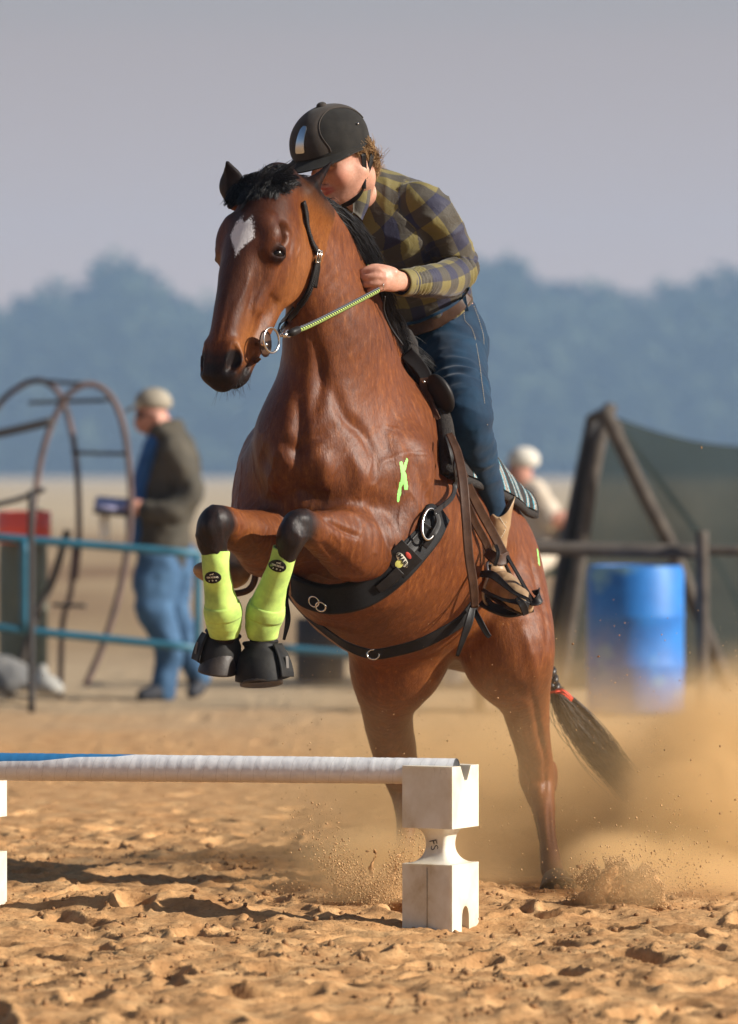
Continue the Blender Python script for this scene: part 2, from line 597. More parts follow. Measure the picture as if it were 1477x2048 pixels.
# ---------------------------------------------------------------- ground
def spaced(a, b, h, lim, g=1.12):
    """coordinates with step h between a and b, growing outside up to lim"""
    mid = list(np.arange(a, b + h / 2, h)); up, dn = [], []
    x, s = mid[-1], h
    while x < lim[1]:
        s *= g; x += s; up.append(x)
    x, s = mid[0], h
    while x > lim[0]:
        s *= g; x -= s; dn.append(x)
    return np.array(dn[::-1] + mid + up)
def ground_h(x, y):
    x = np.asarray(x, float); y = np.asarray(y, float)
    p = np.stack([x, y, np.zeros_like(x)], -1).reshape(-1, 3)
    near = ((1 - .75 * sst(y, 16.5, 20)) * (1 - sst(y, 24, 40))).ravel()
    h = 0.030 * pnoise(p * [1.7, 1.7, 1] + 5) + 0.024 * pnoise(p * [4.6, 4.6, 1])
    rid = pnoise(p * [9, 8, 1] + 31)
    h += 0.022 * rid
    hol = pnoise(p * [5.2, 4.6, 1] + 71)
    h -= 0.045 * sst(hol + .10 * pnoise(p * 19 + 8), 0.16, 0.40)                        # trodden hollows
    h += 0.012 * sst(hol, 0.05, 0.16) * (1 - sst(hol, 0.16, 0.25))
    h += 0.008 * pnoise(p * [18, 23, 1]) + 0.0055 * pnoise(p * 51 + 9) + 0.003 * pnoise(p * 95 + 2)
    f = pnoise(p * 38 + 3)
    h += 0.009 * sst(f, 0.2, 0.5)                           # crumbs
    h = h * near
    h = h.reshape(x.shape)
    def hump(cx, cy, rx, ry, a):
        return a * np.exp(-((x - cx) / rx) ** 2 - ((y - cy) / ry) ** 2)
    h = h + hump(-0.62, 14.45, 0.35, 0.16, 0.035) + hump(0.95, 14.9, 0.30, 0.14, 0.02) + hump(0.05, 14.8, 0.35, 0.12, 0.03)
    h = h - hump(0.24, 14.0, 0.16, 0.16, 0.010)
    h = h + 0.0 * x
    return h
gx = spaced(-1.5, 1.5, 0.0095, (-900, 900), 1.13)
gy = np.concatenate([np.arange(10.4, 12.2, 0.012), np.arange(12.2, 16.2, 0.0085), spaced(16.2, 19, 0.014, (16.2, 2600), 1.045)])
gy = np.concatenate([[-40, -10, 4, 8, 9.5], gy]); gy = np.unique(np.round(gy, 5))
GX, GY = np.meshgrid(gx, gy, indexing='ij')
GZ = ground_h(GX, GY)
nx_, ny_ = GX.shape
ii = (np.arange(nx_ - 1)[:, None] * ny_ + np.arange(ny_ - 1)[None]).ravel()
g_v = np.stack([GX, GY, GZ], -1).reshape(-1, 3)
g_f = np.stack([ii, ii + ny_, ii + ny_ + 1, ii + 1], 1)
def ground_mat():
    t = NT('sand_ground'); co = t.coord()
    sep = t.new('SeparateXYZ'); t.link(co, sep.inputs[0]); Y = sep.outputs['Y']
    n1 = t.noise(0.9, 5, 0.6, co); n2 = t.noise(9, 6, 0.62, co); n3 = t.noise(90, 4, 0.6, co)
    red = t.ramp(n2, [(0.28, (0.36, 0.180, 0.072)), (0.5, (0.53, 0.295, 0.128)), (0.72, (0.68, 0.42, 0.20))])
    pale = t.ramp(n2, [(0.3, (0.378, 0.275, 0.168)), (0.7, (0.499, 0.378, 0.241))])
    cob = t.coord(scale=(0.12, 0.035, 1))
    nb = t.noise(1.0, 5, 0.6, cob)
    field = t.ramp(nb, [(0.38, (0.215, 0.129, 0.073)), (0.5, (0.344, 0.241, 0.138)), (0.62, (0.464, 0.344, 0.211))])
    far = t.ramp(nb, [(0.3, (0.430, 0.335, 0.219)), (0.7, (0.516, 0.413, 0.275))])
    yy = t.math('ADD', Y, t.math('MULTIPLY', t.math('SUBTRACT', n1, 0.5), 5.0))
    def f(a, b):
        m = t.new('MapRange'); m.interpolation_type = 'SMOOTHSTEP'
        t.link(yy, m.inputs['Value']); m.inputs['From Min'].default_value = a; m.inputs['From Max'].default_value = b
        return m.outputs[0]
    c = t.mix(f(22.5, 28.5), red, pale)
    c = t.mix(f(31, 38), c, field)
    c = t.mix(f(75, 150), c, far)
    spk = t.ramp(n3, [(0.32, (0.62, 0.6, 0.58)), (0.5, (1, 1, 1))])
    c = t.mix(0.6, c, t.mix(1.0, c, spk, 'MULTIPLY'))
    t.color(c); t.set(Roughness=0.93); t.b.inputs['Specular IOR Level'].default_value = 0.15
    t.bump(t.noise(45, 7, 0.72, co), 0.7, 0.011)
    t.bump(t.noise(260, 4, 0.7, co), 0.5, 0.003)
    return t.m
M_sand = ground_mat()
ground = obj('sand_ground', g_v, g_f, M_sand)
tag(ground, kind='structure')
# crumbs and clods lying on the sand
def lumps(centres, radii, seed=1):
    r_ = np.random.default_rng(seed)
    ico_v = np.array([(0, 0, 1), (.894, 0, .447), (.276, .851, .447), (-.724, .526, .447), (-.724, -.526, .447), (.276, -.851, .447),
                      (.724, .526, -.447), (-.276, .851, -.447), (-.894, 0, -.447), (-.276, -.851, -.447), (.724, -.526, -.447), (0, 0, -1)])
    ico_f = np.array([(0, 1, 2), (0, 2, 3), (0, 3, 4), (0, 4, 5), (0, 5, 1), (1, 6, 2), (2, 7, 3), (3, 8, 4), (4, 9, 5), (5, 10, 1),
                      (6, 7, 2), (7, 8, 3), (8, 9, 4), (9, 10, 5), (10, 6, 1), (11, 7, 6), (11, 8, 7), (11, 9, 8), (11, 10, 9), (11, 6, 10)])
    N = len(centres)
    sc = r_.uniform(0.6, 1.25, (N, 12, 1)) * np.asarray(radii)[:, None, None] * r_.uniform(0.6, 1.3, (N, 1, 3))
    v = np.asarray(centres)[:, None] + ico_v[None] * sc
    f = (ico_f[None] + 12 * np.arange(N)[:, None, None]).reshape(-1, 3)
    return v.reshape(-1, 3), f
N = 16000
cy = 11.3 + 6.5 * rng.random(N) ** 1.0
cx = rng.uniform(-1.15, 1.15, N) * (cy / 14)
keep = fbm(np.stack([cx * 1.6, cy * 1.6, 0 * cx], 1), 3) > -0.12
cx, cy = cx[keep], cy[keep]
cr_ = 0.0012 + 0.0120 * rng.random(len(cx)) ** 10
cz = ground_h(cx, cy) + cr_ * 0.25
cv, cf = lumps(np.stack([cx, cy, cz], 1), cr_, 5)
M_clod = mat('sand_clods', (0.17, 0.085, 0.038), 0.95, var=0.35, vs=30, spec=0.1, c2=(0.44, 0.26, 0.125), bump=0.5, bs=300)
clods = obj('sand_clods', cv, cf, M_clod, smooth=False)
tag(clods, 'small clods and crumbs of sand scattered over the arena surface', 'sand clods', kind='stuff')

# ---------------------------------------------------------------- the wood on the skyline
def wood():
    Yt = 1500.0
    prof = [(-120, 590), (0, 612), (60, 592), (100, 566), (150, 572), (188, 562), (203, 512), (232, 496), (252, 510), (268, 540), (300, 546), (335, 572), (375, 600), (440, 602),
            (520, 590), (600, 600), (700, 560), (800, 575), (900, 540), (940, 528), (985, 530), (1005, 516), (1032, 512), (1052, 540), (1085, 566), (1130, 580), (1170, 560),
            (1222, 566), (1252, 592), (1292, 582), (1332, 562), (1372, 580), (1402, 545), (1440, 538), (1500, 535), (1620, 560)]
    px, py = np.array(prof).T
    r_ = np.random.default_rng(12)
    C, S = [], []
    for row, (dy, drop) in enumerate([(0, 0), (-30, 22), (-70, 55), (-100, 120), (-130, 200), (-150, 280)]):
        Y = Yt + dy
        xs = np.concatenate([np.arange(-900, -110, 44), np.arange(-110, 1600, 26 if row else 17), np.arange(1600, 2400, 44)])
        for x in xs:
            x = x + r_.uniform(-12, 12)
            top = np.interp(x, px, py) + drop + (r_.uniform(0, 18) if row else r_.uniform(0, 6)) + (r_.uniform(-20, 30) if row > 1 else 0)
            s = Y / FPX
            X = (x - HX) * s; Z = CAMZ - (top - HY) * s
            w = r_.uniform(3.0, 5.6)
            k = 150
            d = r_.normal(size=(k, 3)); d /= np.linalg.norm(d, axis=1)[:, None]
            rad = r_.uniform(0.45, 1.12, (k, 1))
            hh = min(Z * 0.48, r_.uniform(11, 20))
            c = np.array([X, Y + r_.uniform(-6, 6), Z - hh * 0.93]) + d * rad * [w * 1.25, w * 1.25, hh * 0.95]
            C.append(c); S.append(np.full(k, r_.uniform(1.4, 2.4)))
            # trunk zone
            k2 = 24
            c2 = np.stack([X + r_.normal(0, 2.2, k2), np.full(k2, Y + 2), r_.uniform(-1, max(2, Z - hh), k2)], 1)
            C.append(c2); S.append(np.full(k2, 2.6))
    C = np.vstack(C); S = np.concatenate(S)
    n = len(C)
    a = r_.normal(size=(n, 3)); a /= np.linalg.norm(a, axis=1)[:, None]
    b = np.cross(a, r_.normal(size=(n, 3))); b /= np.linalg.norm(b, axis=1)[:, None]
    s = S[:, None]
    v = np.stack([C + a * s, C + b * s, C - a * s * 0.8, C - b * s * 0.9], 1).reshape(-1, 3)
    f = np.arange(4 * n).reshape(-1, 4)
    o = obj('distant_wood', v, f, mat('far_foliage', (0.016, 0.028, 0.016), 0.9, var=0, vs=0.10, spec=0.05, c2=(0.09, 0.115, 0.06)), smooth=False)
    tag(o, 'hazy blue wood along the skyline behind the arena', 'wood', kind='stuff')
wood()
# ---------------------------------------------------------------- smoke haze in the air
def haze():
    v, f = box((0, 800, 40.5), (1100, 1720, 87))
    t = NT('haze'); t.n.remove(t.b)
    pv = t.new('VolumePrincipled')
    pv.inputs['Color'].default_value = (0.43, 0.66, 1.0, 1)
    pv.inputs['Density'].default_value = 0.00038
    pv.inputs['Anisotropy'].default_value = 0.1
    t.link(pv.outputs[0], t.o.inputs['Volume'])
    o = obj('haze', v, f, t.m, smooth=False)
    tag(o, 'pale blue haze fading the distant trees', 'haze', kind='stuff')
haze()
# ================================================================ THE HORSE
H_GRID = 0.006
yaw, pit = R(22), R(18)
hF = V(-math.sin(yaw) * math.cos(pit), -math.cos(yaw) * math.cos(pit), math.sin(pit))
hL = V(math.cos(yaw), -math.sin(yaw), 0)
hU = hF.cross(hL) * -1
if hU.z < 0: hU = -hU
hO = V(-0.01, 14.83, 1.18)
def B(f, l, u): return hO + hF * f + hL * l + hU * u
# head frame
hh = V(-math.sin(R(35)), -math.cos(R(35)), 0)
hA = V(0, 0, -1) * math.cos(R(25)) + hh * math.sin(R(25))
hN = hh * math.cos(R(25)) + V(0, 0, 1) * math.sin(R(25))
hW = V(math.cos(R(35)), -math.sin(R(35)), 0)
H0 = P(548, 378, 14.13)
def HD(a, w, n): return H0 + hA * a + hW * w + hN * n
nL = V(0.9, -0.43, 0).normalized()

def build_horse():
    F = Field((-0.52, 13.82, -0.02), (0.66, 16.02, 2.20), H_GRID)
    # trunk
    F.chain([(B(.50, 0, .00), .13, .15), (B(.43, .015, .01), .175, .235), (B(.30, .02, .0), .212, .32), (B(.12, .015, -.015), .255, .375), (B(-.1, 0, -.03), .30, .39),
             (B(-.3, 0, -.025), .31, .385), (B(-.5, 0, .0), .295, .34), (B(-.7, -.01, .0), .265, .29), (B(-.88, -.02, -.01), .225, .25), (B(-1.0, -.02, -.04), .17, .20)], k=.05, u=hL)
    F.chain([(B(.28, 0, .30), .05), (B(.08, 0, .36), .055), (B(-.15, 0, .33), .06), (B(-.5, 0, .27), .07)], k=.12)
    for s in (1, -1):                                              # shoulder blades and points of the shoulder
        F.chain([(B(.05, s * .12, .28), .06), (B(.22, s * .15, .12), .095), (B(.40, .14 if s > 0 else -.112, -.06), .108 if s > 0 else .10)], k=.08)
        F.ell(B(.40, .10 if s > 0 else -.085, -.10), (.10, .10, .13), [hL, hF, hU], k=.08)
    # neck
    F.chain([(P(698, 905, 14.62), .165, .25), (P(694, 850, 14.57), .165, .255), (P(688, 780, 14.52), .145, .25), (P(673, 700, 14.46), .135, .215), (P(652, 600, 14.38), .10, .165),
             (P(612, 500, 14.30), .085, .135), (P(580, 425, 14.22), .073, .11), (P(560, 392, 14.17), .065, .08)], k=.07, u=nL)
    F.chain([(P(800, 742, 14.88), .05), (P(755, 660, 14.72), .042), (P(715, 560, 14.52), .035), (P(670, 470, 14.36), .03), (P(620, 400, 14.22), .03)], k=.06)   # crest
    # head
    F.chain([(HD(-.02, 0, -.01), .055, .06), (HD(.05, 0, -.005), .075, .08), (HD(.12, 0, -.008), .090, .098), (HD(.18, 0, -.012), .094, .103), (HD(.25, 0, -.012), .080, .10),
             (HD(.32, 0, -.008), .062, .09), (HD(.40, 0, .0), .050, .075), (HD(.47, 0, .004), .046, .062), (HD(.53, 0, .004), .050, .056), (HD(.570, 0, -.002), .049, .048),
             (HD(.588, 0, -.006), .040, .038)], k=.03, u=hW)
    F.chain([(HD(.16, 0, .060), .058, .030), (HD(.28, 0, .058), .040, .024), (HD(.40, 0, .050), .030, .018), (HD(.50, 0, .042), .026, .015)], k=.035, u=hW)   # flat nasal bone
    for s in (1, -1):
        F.ell(HD(.195, s * .052, -.095), (.115, .030, .082), [hA, hW, hN], k=.04)                 # round cheek
        F.chain([(HD(.14, s * .060, .060), .022), (HD(.175, s * .082, .050), .024), (HD(.215, s * .082, .046), .020)], k=.03)       # brow bone
        F.chain([(HD(.235, s * .078, .022), .016), (HD(.30, s * .066, -.002), .014), (HD(.37, s * .054, -.012), .010)], k=.03)      # facial crest
        F.ell(HD(.155, s * .083, .022), (.026, .016, .020), [hA, hW, hN], k=.02, op='sub')          # hollow over the eye
        ec, eo = HD(.220, s * .090, .024), (hW * s * .86 + hN * .5).normalized()                      # eye socket and lids
        ef = (hN * .86 - hW * s * .5).normalized()
        F.ell(ec, (.027, .027, .024), [hA, ef, eo], k=.012)
        F.ell(ec + eo * .012 + hA * .002, (.0105, .0220, .030), [(hA - ef * .25).normalized(), (ef + hA * .25).normalized(), eo], k=.004, op='sub')
        F.chain([(ec + ef * .022 + hA * .010 + eo * .010, .004), (ec + ef * .010 - hA * .012 + eo * .0225, .0065), (ec - ef * .010 - hA * .015 + eo * .021, .007), (ec - ef * .023 - hA * .004 + eo * .009, .004)], k=.006)
        F.chain([(ec + ef * .022 + hA * .011 + eo * .010, .004), (ec + ef * .006 + hA * .016 + eo * .017, .0048), (ec - ef * .012 + hA * .012 + eo * .017, .0048), (ec - ef * .023 + hA * .001 + eo * .009, .004)], k=.006)
        F.chain([(HD(.28, s * .028, -.105), .030), (HD(.38, s * .026, -.088), .028), (HD(.48, s * .024, -.066), .028), (HD(.54, s * .018, -.058), .026)], k=.025)   # lower jaw
        F.chain([(HD(.510, s * .040, .030), .022), (HD(.545, s * .047, .020), .028), (HD(.580, s * .034, .010), .026)], k=.02)      # nostril wings
        F.chain([(HD(.520, s * .058, .046), .010), (HD(.540, s * .062, .040), .018), (HD(.563, s * .056, .032), .017), (HD(.580, s * .045, .030), .008)], k=.008, op='sub')
    F.ell(HD(.555, 0, -.062), (.035, .036, .026), [hA, hW, hN], k=.02)                             # chin
    F.ell(HD(.588, 0, .008), (.022, .034, .028), [hA, hW, hN], k=.02)                               # upper lip
    # ears
    e0 = P(480, 402, 14.20); e1 = P(466, 374, 14.20); e2 = P(464, 348, 14.19); e3 = P(454, 323, 14.17)
    F.chain([(e0, .040, .030), (e1, .040, .022), (e2, .028, .014), (e3, .005, .005)], k=.02, u=V(1, -.3, 0).normalized())
    F.chain([(P(476, 384, 14.165), .016, .012), (P(468, 352, 14.165), .011, .010)], k=.006, op='sub', u=V(1, -.3, 0).normalized())
    ed = V(.55, .5, .67).normalized()
    f0 = P(585, 404, 14.17); f1 = P(610, 384, 14.19); f2 = P(638, 355, 14.21); f3 = P(662, 325, 14.24)
    F.chain([(f0, .038, .038), (f1, .029, .026), (f2, .017, .014), (f3, .005, .005)], k=.02, u=V(.55, -.5, -.65).normalized())
    # fore legs
    F.chain([(B(.30, .20, .0), .12, .13), (P(775, 1035, 14.46), .12, .12), (P(745, 1085, 14.40), .105, .115), (P(700, 1085, 14.28), .088, .096), (P(655, 1070, 14.17), .066, .070),
             (P(622, 1058, 14.08), .048, .050), (P(602, 1050, 14.03), .046, .046), (P(585, 1070, 14.0), .043, .044), (P(578, 1092, 14.0), .034, .036), (P(566, 1128, 14.02), .027, .03),
             (P(545, 1180, 14.05), .026, .028), (P(526, 1232, 14.08), .032, .034), (P(520, 1256, 14.09), .036, .038), (P(521, 1284, 14.11), .028, .03), (P(524, 1310, 14.12), .034, .036)], k=.04, n=60, u=hL)
    F.chain([(B(.30, -.16, .0), .11, .13), (P(533, 1030, 14.50), .10, .12), (P(535, 1085, 14.36), .09, .10), (P(505, 1072, 14.22), .070, .075), (P(470, 1060, 14.10), .055, .058),
             (P(440, 1045, 14.02), .050, .050), (P(427, 1058, 13.99), .047, .050), (P(425, 1085, 13.99), .042, .042), (P(430, 1112, 14.0), .032, .034), (P(434, 1145, 14.01), .027, .03),
             (P(441, 1195, 14.03), .026, .028), (P(446, 1238, 14.06), .034, .036), (P(448, 1262, 14.08), .036, .036), (P(448, 1284, 14.10), .030, .03), (P(447, 1305, 14.11), .034, .036)], k=.04, n=60, u=hL)
    F.ell(P(596, 1036, 14.0), (.030, .03, .020), k=.02); F.ell(P(578, 1062, 13.975), (.020, .022, .036), k=.02); F.ell(P(432, 1040, 13.97), (.034, .03, .036), k=.03)
    F.ell(P(705, 1120, 14.28), (.055, .06, .045), k=.05)
    # hind legs
    F.chain([(B(-.78, .10, .02), .16, .22), (P(990, 1160, 15.36), .150, .21), (P(1006, 1235, 15.26), .148, .19), (P(1016, 1300, 15.17), .142, .16), (P(1036, 1355, 15.24), .103, .115), (P(1050, 1400, 15.33), .077, .085),
             (P(1056, 1440, 15.40), .067, .072), (P(1068, 1500, 15.50), .055, .066), (P(1075, 1550, 15.55), .053, .062), (P(1080, 1582, 15.54), .048, .055), (P(1088, 1620, 15.49), .035, .042),
             (P(1095, 1670, 15.40), .028, .036), (P(1100, 1712, 15.33), .030, .036), (P(1104, 1738, 15.28), .034, .036), (P(1110, 1760, 15.22), .030, .03), (P(1116, 1778, 15.18), .036, .04)], k=.035, n=70, u=V(1, 0, 0))
    F.chain([(B(-.78, -.13, .02), .19, .24), (P(830, 1160, 15.38), .17, .22), (P(808, 1240, 15.24), .160, .20), (P(799, 1300, 15.18), .152, .17), (P(786, 1345, 15.22), .128, .135), (P(778, 1390, 15.30), .092, .10),
             (P(777, 1440, 15.40), .075, .082), (P(791, 1510, 15.52), .068, .07), (P(806, 1555, 15.60), .058, .064), (P(812, 1590, 15.60), .044, .055), (P(813, 1640, 15.54), .030, .038),
             (P(810, 1690, 15.47), .028, .034), (P(808, 1722, 15.42), .034, .036), (P(806, 1745, 15.37), .030, .03), (P(805, 1768, 15.34), .038, .04)], k=.035, n=70, u=V(1, 0, 0))
    F.ell(P(1063, 1548, 15.58), (.03, .05, .05), k=.03); F.ell(P(1105, 1555, 15.60), (.018, .03, .05), k=.03)
    F.ell(B(-.68, .15, -.14), (.11, .12, .14), [hL, hF, hU], k=.08); F.ell(B(-.68, -.15, -.14), (.11, .12, .14), [hL, hF, hU], k=.08)
    F.chain([(B(-1.02, 0, .14), .035), (B(-1.10, .0, .02), .03), (B(-1.12, .06, -.1), .026)], k=.05)
    v, Fc = F.mesh(2)
    return v, Fc
hv, hf = build_horse()
h_surf0 = Surf(hv, hf)
hn = vnormals(hv, hf)
if np.mean(np.sum((hv - hv.mean(0)) * hn, 1)) < 0: hf = hf[:, ::-1]; hn = -hn
def on(sf, pts, off=0.0):
    out = []
    for p in pts:
        q, n = sf.hit(*p, off)
        if q is not None: out.append(q)
    return out
h_disp = np.zeros(len(hv))
def crease(pts, w, a, noise=0.0):
    global h_disp
    q = on(h_surf0, pts)
    if len(q) < 1: return
    d, t = dist_path(hv, q)
    e = np.sin(np.pi * np.clip(t, 0.02, 0.98)) ** 0.5 if len(q) > 1 else 1
    h_disp += a * np.exp(-(d / w) ** 2) * e
for c in [
    ([(598, 790), (600, 850), (597, 910), (598, 980)], .022, -.020), ([(560, 880), (590, 900), (620, 885), (660, 860)], .020, -.012),
    ([(500, 850), (520, 900), (560, 950)], .03, -.012), ([(660, 760), (690, 830), (735, 880), (760, 960)], .022, -.012), ([(640, 700), (640, 770), (625, 840)], .02, -.010),
    ([(612, 640), (640, 720), (650, 800)], .018, -.008), ([(560, 1000), (600, 985), (660, 1000)], .03, -.02), ([(740, 1000), (770, 1060), (770, 1130)], .02, -.014),
    ([(650, 1040), (690, 1062), (722, 1075)], .009, -.010), ([(640, 1085), (680, 1120), (720, 1150)], .010, -.007), ([(655, 1030), (700, 1028), (735, 1045)], .02, .008),
    ([(640, 905), (650, 940), (640, 985)], .03, .014), ([(555, 905), (545, 950), (560, 985)], .03, .012), ([(820, 900), (850, 980), (860, 1060)], .03, -.010),
    ([(780, 850), (800, 920), (800, 980)], .03, .010), ([(700, 900), (720, 950), (715, 1000)], .025, .010),
    ([(850, 1040), (880, 1100), (870, 1180)], .03, -.006), ([(700, 1190), (780, 1210), (860, 1180)], .04, .006),
    ([(505, 640), (515, 600), (530, 575)], .007, .005), ([(520, 655), (535, 610), (548, 580)], .010, -.006), ([(540, 590), (560, 640), (590, 650)], .010, -.006),
    ([(500, 540), (490, 580), (470, 620)], .007, .0035), ([(512, 545), (506, 585), (492, 630)], .006, -.003),
    ([(570, 450), (585, 480), (580, 510)], .008, -.006), ([(592, 455), (600, 490), (592, 520)], .007, .005), ([(515, 703), (497, 735), (478, 762)], .006, -.011),
    ([(462, 600), (450, 650), (440, 690)], .006, -.003),
    ([(1000, 1080), (1010, 1150), (1005, 1230)], .02, -.008), ([(1060, 1110), (1085, 1200), (1095, 1290)], .014, -.010), ([(960, 1320), (1020, 1370), (1055, 1400)], .02, -.008),
    ([(1040, 1240), (1060, 1300), (1070, 1370)], .02, .008), ([(1060, 1380), (1075, 1440), (1085, 1500)], .012, -.008), ([(1062, 1590), (1078, 1640), (1085, 1690)], .008, .004), ([(1098, 1600), (1100, 1650), (1104, 1700)], .006, -.005), ([(1052, 1540), (1062, 1560), (1060, 1585)], .010, .006), ([(1088, 1530), (1092, 1560), (1090, 1590)], .008, -.006), ([(1040, 1420), (1050, 1470), (1062, 1520)], .010, .006), ([(1080, 1450), (1088, 1500), (1098, 1545)], .010, -.007),
    ([(740, 1310), (760, 1360), (770, 1420)], .03, .008), ([(590, 1045), (598, 1075), (590, 1100)], .012, .006), ([(415, 1040), (420, 1075)], .012, .006)]:
    crease(*c)
# broad muscle play and small veins
h_disp += 0.0035 * pnoise(hv * 9) + 0.0015 * pnoise(hv * 24)
vn_ = np.abs(pnoise(hv * [11, 11, 7] + 50)); vmask = sst(hv[:, 2], 1.5, 1.3) * sst(-hv[:, 1], -14.75, -14.5)
h_disp += 0.0022 * np.exp(-(vn_ / 0.03) ** 2) * vmask
headm = 1 - sst(np.linalg.norm((hv - np.array(HD(.28, 0, 0))) , axis=1), .22, .34)
vn2 = np.abs(pnoise(hv * [26, 26, 16] + 20))
h_disp += 0.0014 * np.exp(-(vn2 / 0.05) ** 2) * headm * sst(-(hv[:, 2]), -1.62, -1.5)
hv = hv + hn * h_disp[:, None]
hn = vnormals(hv, hf)
h_surf = Surf(hv, hf)

# coat markings, plus painted chest shade, as masks on the real surface
def blob(c, r0, r1):
    return 1 - sst(np.linalg.norm(hv - np.array(c), axis=1), r0, r1)
a_ = (hv - np.array(H0)) @ np.array(hA); w_ = (hv - np.array(H0)) @ np.array(hW); n_ = (hv - np.array(H0)) @ np.array(hN)
inhead = (np.abs(w_) < .14) & (a_ > -.12) & (a_ < .68) & (n_ > -.22) & (n_ < .14)
black = np.zeros(len(hv)); tan = np.zeros(len(hv))
nz = pnoise(hv * 16)
black = np.maximum(black, inhead * sst(a_ + nz * .05 + fbm(hv*40,2)*.03 - n_ * .3 - .12 * sst(np.abs(w_), .03, .06) * .3, .470, .560))
black = np.maximum(black, inhead * .5 * sst(a_, .48, .36) * sst(n_, .02, .075) * (1 - sst(np.abs(w_), .02, .075)))
for s in (1, -1):
    black = np.maximum(black, .85 * blob(HD(.220, s * .105, .028), .020, .042))
    black = np.maximum(black, blob(HD(.548, s * .052, .034), .022, .034))
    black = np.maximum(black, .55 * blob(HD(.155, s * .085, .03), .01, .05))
black = np.maximum(black, sst(inhead * (.02 - a_), .0, .06) * .75)
e_all = [P(455, 322, 14.17), P(662, 325, 14.24)]
for e in e_all: black = np.maximum(black, blob(e, .04, .085)); black = np.maximum(black, .97 * blob(e, .10, .14))
tan = np.maximum(tan, inhead * sst(a_, .36, .46) * sst(np.abs(w_) - n_ * .35, .02, .05) * (1 - black))
tan = np.maximum(tan, inhead * .8 * sst(-n_, .03, .09) * sst(-a_, -.45, -.3))
leg = lambda a, b, r: 1 - sst(dist_path(hv, [a, b], 4)[0], r, r + .03)
kn = pnoise(hv * 30) * .012
for path, c0 in (([P(640, 1050, 14.1), P(596, 1052, 14.0), P(566, 1128, 14.02), P(520, 1256, 14.09), P(524, 1310, 14.12)], .085),
                 ([P(456, 1040, 14.05), P(427, 1058, 13.98), P(434, 1145, 14.01), P(447, 1305, 14.11)], .09)):
    d, t = dist_path(hv, path, 30)
    black = np.maximum(black, (1 - sst(d, .06, c0)) * sst(t + kn * 2, .05, .20) * sst(-hv[:, 1] - 0, -14.25, -14.12) * .97)
for y0, cxs in ((1540, (960, 1200)), (1560, (700, 900))):
    pxs, pys = proj(hv)
    black = np.maximum(black, .55 * sst(pys, 1560, 1700) * (pxs > cxs[0]) * (pxs < cxs[1]))
pxs, pys = proj(hv)
tan = np.maximum(tan, blob(P(480, 1060, 14.1), .0, .08) * .9 * (1 - sst(hv[:, 1], 14.14, 14.2)))
tan = np.maximum(tan, blob(B(-.45, .2, -.30), .05, .25) * .6)
dark = np.clip(.5 * fbm(hv * 3.1, 3) + .20 + inhead * (.45 * sst(n_, -.02, .05) + .3 * sst(.16 - a_, 0, .1)), 0, 1)
dark = np.maximum(dark, .75 * blob(B(.52, -.02, .02), .05, .30))  # shade on the front of the chest, painted into the coat colour
matte = np.maximum(blob(P(640, 350, 14.22), .07, .12), np.maximum(.8 * inhead * sst(.15 - a_, .0, .06), np.maximum(.8 * blob(HD(.215, .10, .03), .03, .06), .55 * inhead * sst(a_, .46, .54))))
star = inhead * (n_ > 0)
sw = w_ - .012
star = star * (1 - sst(np.sqrt((np.maximum(0, np.abs(sw) - .004) / .034) ** 2 + ((a_ - .200) / .062) ** 2) + sst(a_, .19, .27) * np.abs(sw) / .018 + .5 * np.exp(-(sw / .007) ** 2) * (1 - sst(a_, .14, .175)), .45, 1.45))
def brush(pts, w):
    q = on(h_surf, pts); d, t = dist_path(hv, q, 30); return 1 - sst(d, w * .6, w * 1.4)
paint = np.zeros(len(hv))
for pts, w in (([(803, 926), (806, 945), (812, 976)], .006), ([(814, 920), (808, 945), (801, 975), (797, 1000)], .0055), ([(811, 950), (813, 976)], .007), ([(1076, 1100), (1079, 1128)], .006)):
    paint = np.maximum(paint, brush(pts, w))

